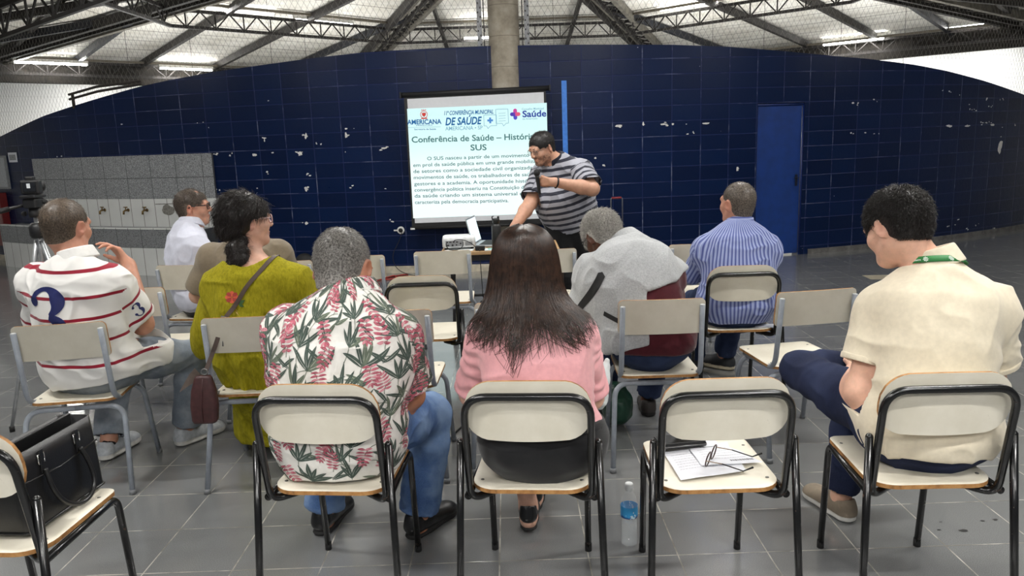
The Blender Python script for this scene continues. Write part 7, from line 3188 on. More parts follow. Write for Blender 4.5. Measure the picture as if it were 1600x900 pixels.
o = mb.build('paper_sheet', plain('white paper', rgb(226, 230, 230), 0.7, noise_amt=0.03))
o.location = (-0.385, 5.94, TT + 0.0005)
tag(o, 'white sheet under the projector on the table', 'paper')
mb = MB()
mb.lathe([(0.034, 0), (0.037, 0.006), (0.037, 0.165), (0.030, 0.18), (0.022, 0.186), (0.022, 0.192), (0.028, 0.193), (0.028, 0.222), (0.024, 0.228)], (0, 0, 0), 28)
mb.tube([(-0.026, 0, 0.215), (-0.03, 0, 0.24), (-0.018, 0, 0.246)], 0.005, 6)
mb.tube([(0.018, 0, 0.226), (0.018, 0, 0.244)], 0.008, 8)
o = mb.build('thermos', plain('matt black flask', rgb(16, 18, 18), 0.45))
o.location = (-0.105, 5.895, TT)
tag(o, 'tall black thermos flask standing behind the booklet on the projector table', 'flask')

# ---- camera on a tripod
def tripod():
    apex = Vector((-2.52, 4.12, 1.13))
    root = empty('tripod', 'silver tripod behind the man with the numbered white shirt', 'tripod', (apex.x, apex.y, 0))
    L = lambda v: Vector(v) - Vector((apex.x, apex.y, 0))
    alu = plain('brushed aluminium', rgb(176, 178, 180), 0.35, metal=0.7)
    feet = ((-2.82, 3.88, 0), (-2.80, 4.52, 0), (-2.20, 4.33, 0))
    feet = ((-2.86, 4.16, 0), (-2.62, 4.50, 0), (-2.24, 4.10, 0))
    for f in feet:
        f = Vector(f)
        mb = MB()
        a = apex + (f - apex) * 0.04
        m = apex + (f - apex) * 0.52
        mb.tube([L(a), L(m)], 0.014, 10)
        mb.tube([L(m), L(f + Vector((0, 0, 0.02)))], 0.010, 10)
        mb.lathe([(0.014, 0), (0.014, 0.03)], L(f), 10, 1)
        mb.tube([L(m + (apex - f).normalized() * 0.04), L(m - (apex - f).normalized() * 0.03)], 0.020, 8, 1)
        mb.build('leg', [alu, M_RUB], root)
    mb = MB()
    mb.tube([L(apex + Vector((0, 0, -0.30))), L(apex + Vector((0, 0, 0.12)))], 0.013, 10)
    mb.build('centre_column', alu, root)
    mb = MB()
    mb.lathe([(0.035, -0.03), (0.042, -0.01), (0.042, 0.03), (0.026, 0.05)], L(apex), 16)
    mb.lathe([(0.03, 0.08), (0.034, 0.10), (0.03, 0.13)], L(apex), 16)
    mb.box(L(apex + Vector((0, 0, 0.155))), (0.07, 0.09, 0.05), bev=0.008)
    mb.box(L(apex + Vector((0, 0, 0.19))), (0.08, 0.11, 0.016), bev=0.004)
    mb.tube([L(apex + Vector((-0.02, 0, 0.15))), L(apex + Vector((-0.10, -0.10, 0.13)))], 0.008, 8)
    mb.tube([L(apex + Vector((-0.085, -0.08, 0.133))), L(apex + Vector((-0.13, -0.14, 0.12)))], 0.014, 10)
    mb.build('pan_head', plain('black tripod head', rgb(20, 20, 22), 0.5), root)
    for dx, dz in ((0.05, 0.16), (-0.05, 0.10)):
        k_ = MB()
        k_.lathe([(0.012, 0), (0.014, 0.012), (0.010, 0.02)], L(apex + Vector((dx, 0, dz))), 10, axis=(1 if dx > 0 else -1, 0, 0))
        k_.build('knob', M_RUB, root)
    return apex
TA = tripod()
def camcorder():
    root = empty('video_camera', 'black camera with its back screen, mounted on the silver tripod', 'camera', (TA.x, TA.y, TA.z + 0.199), R(8))
    root.scale = (0.8, 0.8, 0.8)
    b = MB()
    b.box((0, 0, 0.05), (0.115, 0.07, 0.095), bev=0.012)
    b.box((0, 0.0, 0.105), (0.05, 0.05, 0.03), bev=0.008)
    b.build('body', plain('black camera body', rgb(18, 18, 20), 0.5), root)
    l = MB()
    l.lathe([(0.036, 0), (0.036, 0.06), (0.04, 0.065), (0.04, 0.09)], (0, 0.03, 0.05), 20, axis=(0, 1, 0))
    l.build('lens', M_SCRBLK, root)
    s = MB()
    s.box((0.002, -0.038, 0.052), (0.078, 0.006, 0.058), bev=0.002)
    sc = s.build('screen', plain('dark camera screen', rgb(30, 32, 36), 0.2), root)
    g = MB()
    g.box((0.0, -0.0418, 0.06), (0.022, 0.001, 0.03))
    g.build('display', plain('white camera sticker', rgb(210, 214, 216), 0.5), sc)
camcorder()

# ---- black handbag on the front chair
def handbag():
    root = empty('handbag', 'black leather handbag with silver buckles and hanging handles, on the frontmost left chair', 'handbag', (-1.465, 2.235, 0.4545), R(-6))
    lea = plain('smooth black handbag leather', rgb(16, 16, 17), 0.36, spec=0.6, nscale=20, bump=0.12, bscale=220)
    # trapezoid body open at the top: long side along y
    def panel(x0, x1, z1, mi=0):
        pass
    mb = MB()
    W, Lh, H = 0.155, 0.355, 0.235
    def sec(t):                      # t height 0..1 -> half width, half length
        return (W / 2 * (1 - 0.28 * t), Lh / 2 * (1 + 0.05 * t - 0.06 * (t - 0.5) ** 2))
    lv = [0.0, 0.03, 0.1, 0.3, 0.55, 0.8, 1.0]
    n = 32
    def ring(t, inset=0.0):
        hw, hl = sec(t)
        out = rrect((hw - inset) * 2, (hl - inset) * 2, 0.022, 7)
        return [(x, y, t * H + 0.004) for x, y in out]
    rings = [ring(t) for t in lv] + [ring(1.0, 0.005), ring(0.75, 0.005), ring(0.35, 0.006)]
    n = len(rings[0])
    vs = [p for r_ in rings for p in r_]
    fs = []
    for j in range(len(rings) - 1):
        for i in range(n):
            fs.append((j * n + i, j * n + (i + 1) % n, (j + 1) * n + (i + 1) % n, (j + 1) * n + i))
    fs.append(tuple(range(n - 1, -1, -1)))
    fs.append(tuple((len(rings) - 1) * n + i for i in range(n)))
    mb.add(vs, fs, 0, True)
    # piping round the base and a flap seam on the outer face
    hw, hl = sec(0.02)
    mb.tube([(x, y, 0.008) for x, y in rrect(hw * 2 + 0.004, hl * 2 + 0.004, 0.024, 7)], 0.004, 6, closed=True)
    for sx in (-1, 1):
        hw, hl = sec(0.70)
        mb.tube([(sx * (hw + 0.002), -hl * 0.96, H * 0.66), (sx * (hw + 0.004), 0, H * 0.60), (sx * (hw + 0.002), hl * 0.96, H * 0.66)], 0.0025, 6)
    mb.build('bag_body', lea, root)
    # inner divider with its zip
    d = MB()
    d.box((-0.012, 0.02, H * 0.80), (0.010, Lh * 0.84, H * 0.52), bev=0.003)
    d.build('inner_divider', lea, root)
    st = plain('polished steel', rgb(200, 200, 200), 0.15, metal=1.0)
    for sx in (1, -1):
        for y in (-0.075, 0.085):
            hw, _ = sec(0.86)
            b = MB()
            x = sx * (hw + 0.005)
            sq = [(x, y - 0.013, H * 0.78), (x, y + 0.013, H * 0.78), (x, y + 0.013, H * 0.90), (x, y - 0.013, H * 0.90)]
            b.tube(sq, 0.0028, 6, closed=True)
            b.build('buckle', st, root)
            t = MB()
            t.box((x + sx * 0.001, y, H * 0.80), (0.005, 0.016, 0.075), bev=0.002)
            t.build('handle_tab', lea, root)
        h = MB()
        hw, _ = sec(0.6)
        x = sx * (hw + 0.012)
        pts = [(x - sx * 0.004, -0.075, H * 0.70), (x + sx * 0.010, -0.078, H * 0.45), (x + sx * 0.022, -0.055, H * 0.20), (x + sx * 0.030, 0.0, H * 0.055), (x + sx * 0.030, 0.05, H * 0.05), (x + sx * 0.024, 0.095, H * 0.17), (x + sx * 0.012, 0.098, H * 0.45), (x - sx * 0.004, 0.085, H * 0.70)]
        for _ in range(2):
            q = [pts[0]]
            for a, c in zip(pts, pts[1:]):
                q.append(tuple(a[i] * 0.75 + c[i] * 0.25 for i in range(3)))
                q.append(tuple(a[i] * 0.25 + c[i] * 0.75 for i in range(3)))
            pts = q + [pts[-1]]
        h.tube(pts, 0.0072, 10)
        h.build('handle', lea, root)
    z = MB()
    y = -Lh / 2 - 0.006
    z.tube([(-0.06, y + 0.004, H * 0.70), (0.055, y + 0.004, H * 0.72)], 0.003, 6)
    z.build('zip', M_SCRBLK, root)
    z = MB()
    z.tube([(-0.004, y, H * 0.71), (-0.004, y - 0.003, H * 0.62)], 0.0022, 6)
    z.box((-0.004, y - 0.003, H * 0.585), (0.012, 0.003, 0.032), bev=0.001)
    z.build('zip_pull', plain('pale gold zip pull', rgb(206, 190, 150), 0.25, metal=0.9), root)
handbag()

# ---- maroon crossbody bag on the green woman's strap
def crossbody():
    root = empty('crossbody_bag', 'small maroon leather bag hanging by a long strap from the green woman', 'bag', (-1.385, 3.27, 0.34))
    o = Vector(root.location)
    mar = plain('maroon leather', rgb(66, 36, 36), 0.5, nscale=40, noise_amt=0.2, bump=0.2, bscale=160)
    strapm = plain('brown strap leather', rgb(74, 58, 50), 0.6)
    tau = plain('taupe scarf cloth', rgb(96, 84, 76), 0.8)
    mb = MB()
    prof = rrect(0.115, 0.05, 0.02, 5)
    n = len(prof)
    lv = [(0.0, 0.86), (0.012, 0.98), (0.08, 1.06), (0.15, 0.94), (0.205, 0.66), (0.215, 0.56)]
    vs, fs = [], []
    for z, s in lv:
        vs += [(x * s + 0.012 * z / 0.2, y * s, z) for x, y in prof]
    for j in range(len(lv) - 1):
        for i in range(n):
            fs.append((j * n + i, j * n + (i + 1) % n, (j + 1) * n + (i + 1) % n, (j + 1) * n + i))
    fs.append(tuple(range(n - 1, -1, -1)))
    fs.append(tuple((len(lv) - 1) * n + i for i in range(n)))
    mb.add(vs, fs, 0, True)
    mb.tube([(0.0, -0.027, 0.01), (0.002, -0.031, 0.08), (0.01, -0.026, 0.15), (0.015, -0.016, 0.205)], 0.0022, 6)
    mb.build('bag_body', mar, root)
    r = MB()
    r.tube([Vector((0.02 + 0.014 * math.cos(a), 0.0, 0.232 + 0.014 * math.sin(a))) for a in [2 * PI * i / 16 for i in range(16)]], 0.003, 6, closed=True)
    r.build('ring', M_STEEL, root)
    # strap up the back, over her right shoulder
    bvh = None
    for ob in bpy.data.objects:
        if ob.name.startswith('dress') and ob.type == 'MESH':
            off = Vector(ob.parent.location)
            bvh = BVHTree.FromPolygons([v.co + off for v in ob.data.vertices], [tuple(p.vertices) for p in ob.data.polygons])
    way = [(-1.095, 3.64, 1.03), (-1.085, 3.56, 1.045), (-1.10, 3.48, 1.03), (-1.14, 3.42, 0.985), (-1.20, 3.38, 0.92), (-1.25, 3.36, 0.85), (-1.285, 3.345, 0.79), (-1.315, 3.325, 0.70), (-1.345, 3.30, 0.62), (-1.362, 3.28, 0.575)]
    left, right = [], []
    pts = [Vector(p) for p in way]
    fine = []
    for a, b in zip(pts, pts[1:]):
        for k in range(4):
            fine.append(a.lerp(b, k / 4))
    fine.append(pts[-1])
    out = []
    for p in fine:
        if bvh is not None and p.z > 0.82:
            g = bvh.find_nearest(p)
            if g[0] is not None:
                p = g[0] + g[1] * 0.004
        out.append(p)
    for _ in range(3):
        out = [out[0]] + [out[i - 1] * 0.25 + out[i] * 0.5 + out[i + 1] * 0.25 for i in range(1, len(out) - 1)] + [out[-1]]
    s = MB()
    vs, fs = [], []
    for i, p in enumerate(out):
        t = (out[min(i + 1, len(out) - 1)] - out[max(i - 1, 0)]).normalized()
        nrm = Vector((0, -1, 0.35)) if p.z > 0.9 else Vector((0, -1, 0))
        w = t.cross(nrm).normalized() * 0.0095
        nn = w.cross(t).normalized() * 0.0015
        vs += [p - o + w + nn, p - o - w + nn, p - o - w - nn, p - o + w - nn]
    for i in range(len(out) - 1):
        for k in range(4):
            fs.append((i * 4 + k, i * 4 + (k + 1) % 4, i * 4 + 4 + (k + 1) % 4, i * 4 + 4 + k))
    s.add(vs, fs)
    st = s.build('strap', strapm, root)
    b = MB()
    p = Vector((-1.285, 3.338, 0.79)) - o
    b.box(p, (0.024, 0.008, 0.03), Matrix.Rotation(R(20), 3, 'Y'), bev=0.002)
    b.tube([p + Vector((0.0, -0.006, -0.01)), p + Vector((-0.01, -0.008, -0.12))], 0.003, 6)
    b.build('strap_slider', M_STEEL, st)
    f = MB()
    f.add([(-0.0, 0.01, 0.215), (-0.02, 0.0, 0.25), (-0.045, -0.006, 0.225), (-0.085, -0.01, 0.165), (-0.095, -0.012, 0.145), (-0.05, -0.008, 0.175), (-0.02, 0, 0.19)], [(0, 1, 2, 6), (2, 3, 4, 5), (2, 5, 6)], 0)
    ff = f.build('flap', tau, root)
    sol = ff.modifiers.new('t', 'SOLIDIFY')
    sol.thickness = 0.003
crossbody()

# ---- things on the front chair: papers, phone wallet, eyeglasses
SZ = 0.4535
def sheet(name, pts, z, label, mat, lines):
    root = empty(name, label, 'paper', (pts[0][0], pts[0][1], z))
    o = Vector(root.location)
    mb = MB()
    a, b, c, d = [Vector((x, y, z)) - o for x, y in pts]
    N = 10
    vs, fs = [], []
    for i in range(N + 1):
        for j in range(N + 1):
            u, v = i / N, j / N
            p = a.lerp(b, u).lerp(d.lerp(c, u), v)
            p.z += 0.0035 * math.sin(PI * v) ** 2 * (0.4 + 0.6 * u) + 0.0012 * math.sin(5 * u) ** 2 + (0.010 * max(0, (v - 0.9) / 0.1) * u)
            vs.append(p)
    for i in range(N):
        for j in range(N):
            fs.append((i * (N + 1) + j, (i + 1) * (N + 1) + j, (i + 1) * (N + 1) + j + 1, i * (N + 1) + j + 1))
    mb.add(vs, fs, 0, True)
    s = mb.build('sheet', mat, root)
    t = MB()
    rnd = random.Random(len(lines))
    for v, u0, u1, h in lines:
        u = u0
        while u < u1:
            w = rnd.uniform(0.02, 0.05)
            e = min(u + w, u1)
            q = []
            for uu, vv in ((u, v), (e, v), (e, v + h), (u, v + h)):
                p = a.lerp(b, uu).lerp(d.lerp(c, uu), vv)
                p.z += 0.0035 * math.sin(PI * vv) ** 2 * (0.4 + 0.6 * uu) + 0.0012 * math.sin(5 * uu) ** 2 + 0.0007
                q.append(p)
            t.add(q, [(0, 1, 2, 3)])
            u = e + 0.012
    t.build('print', plain('grey print', rgb(120, 120, 124), 0.8), root)
    return root


PAPER = plain('white paper sheet', rgb(222, 224, 230), 0.7, noise_amt=0.02)
sheet('paper_sheet', [(0.512, 2.275), (0.735, 2.325), (0.735, 2.545), (0.500, 2.500)], SZ + 0.001, 'printed white paper lying under the eyeglasses, its front corner free on the chair', PAPER,
      [(0.30 + 0.085 * i, 0.08, (0.9, 0.72, 0.86, 0.6, 0.88, 0.5, 0.84)[i], 0.006) for i in range(7)])
sheet('paper_sheet', [(0.600, 2.365), (0.805, 2.372), (0.690, 2.565), (0.590, 2.545)], SZ + 0.007, 'printed white paper at the back, turned askew toward the right edge of the chair seat', PAPER,
      [(0.12, 0.55, 0.95, 0.05), (0.24, 0.2, 0.9, 0.007), (0.34, 0.15, 0.9, 0.007), (0.44, 0.15, 0.88, 0.007), (0.54, 0.15, 0.9, 0.007), (0.64, 0.15, 0.9, 0.007), (0.75, 0.3, 0.8, 0.03)])
def wallet():
    root = empty('phone_wallet', 'black phone wallet lying on the papers at the left of the chair seat', 'phone', (0.565, 2.535, SZ + 0.014), R(9))
    mb = MB()
    mb.box((0, 0, 0.008), (0.165, 0.085, 0.015), bev=0.004)
    mb.box((0, 0, 0.0175), (0.16, 0.08, 0.005), bev=0.002)
    mb.build('wallet_case', plain('black wallet leather', rgb(17, 17, 18), 0.4, bump=0.1), root)
    g = MB()
    g.box((0.0, 0.0, 0.0205), (0.148, 0.07, 0.0012))
    g.build('screen', plain('black glass', rgb(8, 8, 9), 0.06, spec=0.8), root)
    z = MB()
    z.tube([(-0.082, -0.043, 0.009), (0.082, -0.043, 0.009)], 0.0016, 6)
    z.build('zip', M_STEEL, root)
wallet()


def eyeglasses():
    root = empty('eyeglasses', 'brown framed eyeglasses lying open on the papers', 'eyeglasses', (0.640, 2.357, SZ + 0.012), 0)
    fr = plain('tortoise frame', rgb(52, 26, 16), 0.3, nscale=60, noise_amt=0.5)
    tip = plain('black temple tip', rgb(14, 14, 14), 0.4)
    gold = plain('pale metal temple', rgb(150, 130, 110), 0.3, metal=0.9)
    # lenses stand along an axis running away and right, temples reach to the right front
    ax = Vector((0.50, 0.86, 0)).normalized()
    rim = MB()
    cs = [(-0.033), (0.033)]
    base = Vector((-0.012, 0.018, 0.0))
    up = Vector((0.16, -0.10, 0.98)).normalized()
    lens = MB()
    for c in cs:
        loop = [base + ax * (c + 0.027 * math.cos(a)) + up * (0.027 + 0.023 * math.sin(a) * (1.1 if math.sin(a) < 0 else 1.0)) for a in [2 * PI * i / 28 for i in range(28)]]
        rim.tube(loop, 0.0022, 8, closed=True)
        lens.add(loop, [tuple(range(28))])
    rim.tube([base - ax * 0.007 + up * 0.033, base + up * 0.038, base + ax * 0.007 + up * 0.033], 0.0022, 8)
    rim.build('frame', fr, root)
    k = NT('clear lens')
    k.color((0.95, 0.97, 0.98, 1))
    k.rough(0.02)
    k.b.inputs['Alpha'].default_value = 0.12
    lens.build('lens', k.m, root)
    side = ax.cross(Vector((0, 0, 1)))
    if side.x < 0:
        side = -side
    side = Vector((0.93, -0.36, 0)).normalized()
    for s, c in ((-1, -0.062), (1, 0.062)):
        t = MB()
        a = base + ax * c + up * 0.032
        b = a + side * 0.05 - Vector((0, 0, 0.004))
        e = a + side * 0.115 - Vector((0, 0, 0.020))
        f = e + side * 0.028 + Vector((0.004, 0.012, 0.010))
        t.tube([base + ax * c * 0.97 + up * 0.030, a, b], 0.0016, 8, 1)
        t.tube([b, e, f], [0.0020, 0.0022, 0.0036], 8, 0)
        t.ball(f, 0.0038, 8, 6, 0)
        t.build('temple', [tip, gold], root)
eyeglasses()

# ---- water bottle by the chair leg
def bottle():
    root = empty('water_bottle', 'clear plastic water bottle with a blue label, on the floor beside the paper chair', 'bottle', (0.413, 2.70, 0))
    k = NT('clear plastic')
    k.color((0.93, 0.96, 0.97, 1))
    k.rough(0.06)
    k.b.inputs['Alpha'].default_value = 0.12
    k.b.inputs['Specular IOR Level'].default_value = 0.9
    mb = MB()
    pr = [(0.024, 0.0), (0.030, 0.004), (0.0315, 0.012), (0.0305, 0.03), (0.0318, 0.05), (0.0300, 0.06), (0.0318, 0.075), (0.0300, 0.09), (0.0318, 0.105), (0.0315, 0.112), (0.0315, 0.165),
          (0.031, 0.175), (0.026, 0.195), (0.016, 0.212), (0.0125, 0.218), (0.0125, 0.232)]
    mb.lathe(pr, (0, 0, 0), 32)
    mb.build('bottle_body', k.m, root)
    wt = MB()
    wt.lathe([(0.022, 0.003), (0.0285, 0.008), (0.029, 0.05), (0.0288, 0.095)], (0, 0, 0), 28)
    q = NT('still water')
    q.color((0.80, 0.86, 0.88, 1))
    q.rough(0.03)
    q.b.inputs['Alpha'].default_value = 0.18
    wt.build('water', q.m, root)
    l = MB()
    n = 32
    vs = []
    for z in (0.118, 0.162):
        vs += [(0.0324 * math.cos(2 * PI * i / n), 0.0324 * math.sin(2 * PI * i / n), z) for i in range(n)]
    l.add(vs, [(i, (i + 1) % n, (i + 1) % n + n, i + n) for i in range(n)], 0, True)
    q = NT('blue bottle label')
    co = q.coord()
    x, y, z = q.sep(co)
    nn = q.noise(co, 90, 3)
    c = q.mix(q.step(q.math('ADD', z, q.math('MULTIPLY', nn, 0.02)), 0.137, 0.132), rgb(52, 156, 216), rgb(22, 70, 138))
    c = q.mix(q.step(q.noise(co, 55, 2), 0.62, 0.66), c, rgb(210, 232, 242))
    q.color(c)
    q.rough(0.4)
    l.build('bottle_label', q.m, root)
    cp = MB()
    cp.lathe([(0.0150, 0.224), (0.0155, 0.226), (0.0155, 0.246), (0.0135, 0.2495)], (0, 0, 0), 28)
    cp.build('bottle_cap', plain('white cap', rgb(226, 228, 228), 0.5), root)
bottle()

# ---- green drawstring bag and dark bag under the row
S = Sdf((0.30, 3.70, -0.01), (0.80, 4.25, 0.4), 0.007)
S.ell((0.545, 3.95, 0.105), (0.085, 0.10, 0.105), None, 0.02)
S.ell((0.535, 3.95, 0.19), (0.045, 0.05, 0.05), None, 0.04)
S.plane((0, 0, 0.0), (0, 0, -1), 0.01)
p, q = S.mesh()
n = vnormals(p, q)
p = p + n * (0.012 * (vnoise(p * 34) - 0.5))[:, None]
p[:, 2] = np.maximum(p[:, 2], 0.0)
og = (0.545, 3.95, 0.0)
o = mesh_np('plastic_bag', p, q, plain('dark green plastic', rgb(22, 62, 46), 0.4, nscale=14), None, og)
o.location = og
tag(o, 'dark green plastic bag on the floor by the grey jacket man\'s chair leg', 'bag')
# white plastic bag hanging at the pink woman's elbow
S = Sdf((0.2, 2.6, 0.45), (0.55, 3.0, 0.75), 0.005)
S.cone((0.325, 2.78, 0.64), (0.345, 2.79, 0.70), 0.028, 0.012, 0.02)
S.cone((0.325, 2.78, 0.63), (0.315, 2.79, 0.55), 0.03, 0.034, 0.02)
p, q = S.mesh()
n = vnormals(p, q)
p = p + n * (0.014 * (vnoise(p * 50) - 0.5))[:, None]
og = (0.325, 2.78, 0.53)
o = mesh_np('carrier_bag', p, q, plain('thin white plastic', rgb(206, 212, 212), 0.35, nscale=20), None, og)
o.location = og
tag(o, 'crumpled white carrier bag at the pink woman\'s right elbow', 'bag')
# brown bag standing on the chair before the speaker
S = Sdf((0.05, 4.6, 0.4), (0.5, 5.6, 0.85), 0.007)
S.box((0.285, 5.28, 0.565), (0.075, 0.10, 0.115), None, 0.05, 0.01)
S.cone((0.285, 5.2, 0.66), (0.285, 5.34, 0.66), 0.03, 0.03, 0.03)
p, q = S.mesh()
p[:, 2] = np.maximum(p[:, 2], 0.4425)
og = (0.285, 5.28, 0.4425)
o = mesh_np('shoulder_bag', p, q, plain('dark brown suede', rgb(58, 46, 34), 0.8, nscale=20, noise_amt=0.25), None, og)
o.location = og
tag(o, 'dark brown bag on the chair in front of the speaker\'s legs', 'bag')

# ---- floor cables, socket, rucksack and trolley by the wall
def cable(name, pts, r, mat, label):
    pts = [Vector(p) for p in pts]
    for _ in range(2):
        q = [pts[0]]
        for a, b in zip(pts, pts[1:]):
            q += [a.lerp(b, 0.25), a.lerp(b, 0.75)]
        pts = q + [pts[-1]]
    mb = MB()
    mb.tube(pts, r, 8)
    tag(mb.build(name, mat), label, 'cable')
REDC = plain('red cable sheath', rgb(150, 42, 34), 0.5)
cable('extension_cable', [(-1.22, 8.98, 0.008), (-1.30, 8.95, 0.008), (-1.38, 8.85, 0.008), (-1.50, 8.80, 0.008), (-1.44, 8.66, 0.008), (-1.32, 8.72, 0.008), (-1.36, 8.90, 0.02), (-1.46, 8.72, 0.012), (-1.55, 8.55, 0.008), (-1.44, 8.35, 0.008), (-1.48, 8.10, 0.008), (-1.62, 7.8, 0.008)],
      0.008, REDC, 'red extension cable tangled on the floor at the foot of the blue wall')
cable('signal_cable', [(-0.235, 5.66, 0.35), (-0.24, 5.62, 0.06), (-0.28, 5.5, 0.006), (-0.36, 5.2, 0.006), (-0.30, 4.85, 0.006), (-0.24, 4.6, 0.006), (-0.30, 4.3, 0.006), (-0.27, 4.05, 0.006), (-0.33, 3.9, 0.006), (-0.37, 3.72, 0.006), (-0.39, 3.55, 0.006)], 0.005, M_RUB,
      'black cable running over the floor between the chairs from the projector table')
cable('wall_cable', [(-1.28, 9.10, 0.50), (-1.31, 9.09, 0.40), (-1.42, 9.08, 0.22), (-1.36, 9.03, 0.06), (-1.20, 8.93, 0.006), (-0.9, 8.7, 0.006)], 0.004, M_RUB, 'thin black cable hanging from the wall socket down to the floor')
mb = MB()
mb.lathe([(0.045, 0), (0.045, 0.010), (0.038, 0.016)], (0, 0, 0), 20, axis=(0, -1, 0))
mb.lathe([(0.026, 0.0165), (0.026, 0.018)], (0, 0, 0), 20, 1, axis=(0, -1, 0))
mb.box((-0.065, -0.005, 0.0), (0.04, 0.01, 0.016), mi=0)
o = mb.build('wall_socket', [plain('white plastic', rgb(214, 214, 210), 0.5), M_SCRBLK])
pp = wp(-6.35, 0.515, 0.002)
o.location = pp
o.rotation_euler = (0, 0, R(-6.35))
tag(o, 'round white wall socket low on the blue wall left of the screen', 'socket')
S = Sdf((-2.75, 8.3, -0.01), (-2.0, 9.1, 0.5), 0.012)
S.ell((-2.36, 8.74, 0.17), (0.13, 0.09, 0.165), None, 0.03)
S.ell((-2.36, 8.65, 0.12), (0.10, 0.05, 0.10), None, 0.03)
S.plane((0, 0, 0), (0, 0, -1), 0.01)
p, q = S.mesh()
p[:, 2] = np.maximum(p[:, 2], 0.0)
og = (-2.36, 8.74, 0)
o = mesh_np('rucksack', p, q, plain('black nylon', rgb(10, 10, 12), 0.7), None, og)
o.location = og
tag(o, 'dark rounded rucksack on the floor against the blue wall', 'rucksack')
def trolley():
    root = empty('trolley_case', 'travel case with a raised grey and red pull handle by the blue wall', 'suitcase', (1.225, 8.72, 0))
    b = MB()
    b.box((0, 0, 0.27), (0.34, 0.22, 0.46), bev=0.03)
    b.build('case_shell', plain('black case fabric', rgb(14, 14, 17), 0.7), root)
    h = MB()
    h.tube(fillet([(-0.065, 0.08, 0.48), (-0.065, 0.08, 0.835), (0.065, 0.08, 0.835), (0.065, 0.08, 0.48)], 0.02, 4), 0.007, 8)
    hh = h.build('pull_handle', plain('grey handle tube', rgb(110, 112, 118), 0.4, metal=0.6), root)
    g = MB()
    g.tube([(-0.055, 0.08, 0.835), (0.055, 0.08, 0.835)], 0.012, 10)
    g.build('grip', plain('red grip', rgb(120, 34, 40), 0.5), hh)
    for s in (-1, 1):
        w = MB()
        w.lathe([(0.04, -0.012), (0.04, 0.012)], (s * 0.13, 0.09, 0.04), 16, axis=(1, 0, 0))
        w.build('wheel', M_RUB, root)
trolley()
# white leaflet on the striped man's seat, floor stains
mb = MB()
mb.add([(-0.06, -0.03, 0), (0.05, -0.045, 0), (0.07, 0.03, 0), (-0.03, 0.05, 0), (-0.06, -0.03, 0.001), (0.05, -0.045, 0.001), (0.07, 0.03, 0.001), (-0.03, 0.05, 0.001)],
       [(3, 2, 1, 0), (4, 5, 6, 7), (0, 1, 5, 4), (1, 2, 6, 5), (2, 3, 7, 6), (3, 0, 4, 7)])
o = mb.build('leaflet', PAPER)
o.location = (1.405, 4.20, 0.4545)
tag(o, 'white leaflet at the corner of the striped shirt man\'s chair seat', 'paper')
mb = MB()
rnd = random.Random(3)
for x, y, s in ((1.608, 2.724, 0.008), (1.695, 2.713, 0.016), (1.809, 2.781, 0.008), (1.863, 2.787, 0.010), (1.647, 2.782, 0.006)):
    mb.add([(x + math.cos(2 * PI * i / 9) * s * rnd.uniform(0.7, 1.4), y + math.sin(2 * PI * i / 9) * s * 0.7 * rnd.uniform(0.6, 1.2), 0.0012) for i in range(9)], [tuple(range(9))])
o = mb.build('floor_stain', plain('dark stain', rgb(26, 25, 24), 0.6))
o['kind'] = 'stuff'
tag(o, 'small dark stains on the floor tiles by the cream polo man\'s chair', 'stain')
mb = MB()
mb.add([(3.66, 7.72, 0.0012), (3.93, 7.66, 0.0012), (4.06, 7.93, 0.0012), (3.68, 7.96, 0.0012)], [(0, 1, 2, 3)])
tag(mb.build('floor_plate', plain('pale floor plate', rgb(150, 142, 124), 0.6)), 'pale inspection plate set in the dark floor before the right wall', 'floor plate')

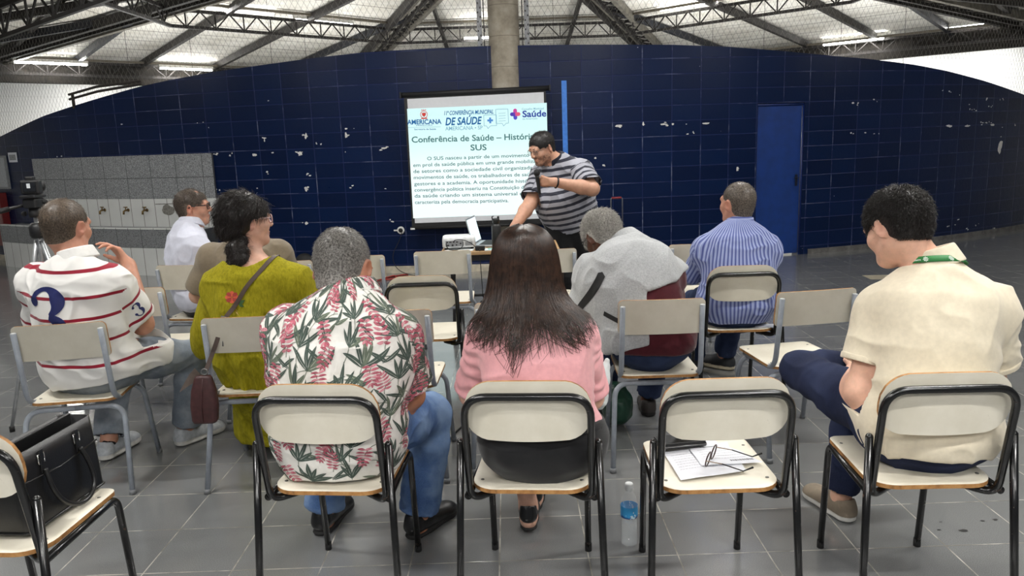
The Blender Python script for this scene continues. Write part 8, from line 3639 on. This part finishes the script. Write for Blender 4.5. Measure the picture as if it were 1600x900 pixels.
# ---- boards on the left end of the blue wall, fire cabinet, security camera
def wall_box(name, d0, d1, z0, z1, out, mats, label, cat, rim=0.0):
    mb = MB()
    a, b = wp(d0, z0, 0.004), wp(d1, z0, 0.004)
    c = (a + b) / 2
    w = (b - a).length
    rz = math.atan2(b.y - a.y, b.x - a.x)
    mb.box((0, -out / 2, (z1 - z0) / 2), (w, out, z1 - z0), bev=0.003)
    if rim:
        mb.box((0, -out - 0.0005, (z1 - z0) / 2), (w - rim * 2, 0.003, z1 - z0 - rim * 2), mi=1)
    o = mb.build(name, mats)
    o.location = c
    o.rotation_euler = (0, 0, rz)
    tag(o, label, cat)
    return o
wall_box('notice_board', -36.5, -33.0, 1.075, 1.55, 0.03, [plain('board frame', rgb(120, 122, 124), 0.4), plain('pale grey board', rgb(160, 164, 168), 0.4)], 'pale notice board cut by the left frame edge on the blue wall', 'board', 0.03)
o = wall_box('paper_notice', -32.75, -31.75, 1.452, 1.588, 0.004, [PAPER, plain('notice print', rgb(150, 152, 154), 0.8, nscale=120, noise_amt=0.4)], 'small white paper notice beside the pale notice board', 'notice', 0.03)
wall_box('fire_cabinet', -36.5, -33.75, 0.245, 1.02, 0.10, [plain('red cabinet paint', rgb(96, 10, 12), 0.45), plain('red cabinet door', rgb(104, 12, 14), 0.4)], 'dark red fire hose cabinet low at the left frame edge', 'cabinet', 0.02)
def sec_cam():
    root = empty('security_camera', 'small white security camera on the pale outer wall, upper right', 'camera', (8.79, 15.45, 2.95), R(-30))
    b = MB()
    b.box((0, 0, 0.06), (0.09, 0.05, 0.12), bev=0.01)
    b.build('bracket', plain('white camera bracket', rgb(200, 200, 198), 0.5), root)
    c = MB()
    c.lathe([(0.045, 0), (0.05, 0.02), (0.05, 0.16), (0.03, 0.17)], (-0.02, 0.0, 0.0), 16, axis=(-0.6, -0.75, -0.3))
    c.build('camera_body', plain('white camera shell', rgb(196, 196, 194), 0.5), root)
    l = MB()
    d = Vector((-0.6, -0.75, -0.3)).normalized()
    l.lathe([(0.032, 0), (0.032, 0.006)], Vector((-0.02, 0, 0)) + d * 0.168, 14, axis=d)
    l.build('lens', M_SCRBLK, root)
sec_cam()

# phone held by the man in the cream polo
def phone():
    root = empty('smartphone', 'dark smartphone in the hand of the man in the cream polo', 'phone', (1.285, 2.790, 0.690), R(-10))
    m = Matrix.Rotation(R(14), 3, 'X')
    b = MB()
    b.box((0, 0, 0), (0.074, 0.150, 0.008), m, bev=0.003)
    b.build('phone_case', plain('grey phone case', rgb(52, 54, 58), 0.4), root)
    g = MB()
    g.box(m @ Vector((0, 0, 0.0043)), (0.068, 0.140, 0.001), m)
    g.build('screen', plain('dark phone glass', rgb(18, 20, 24), 0.1), root)
phone()
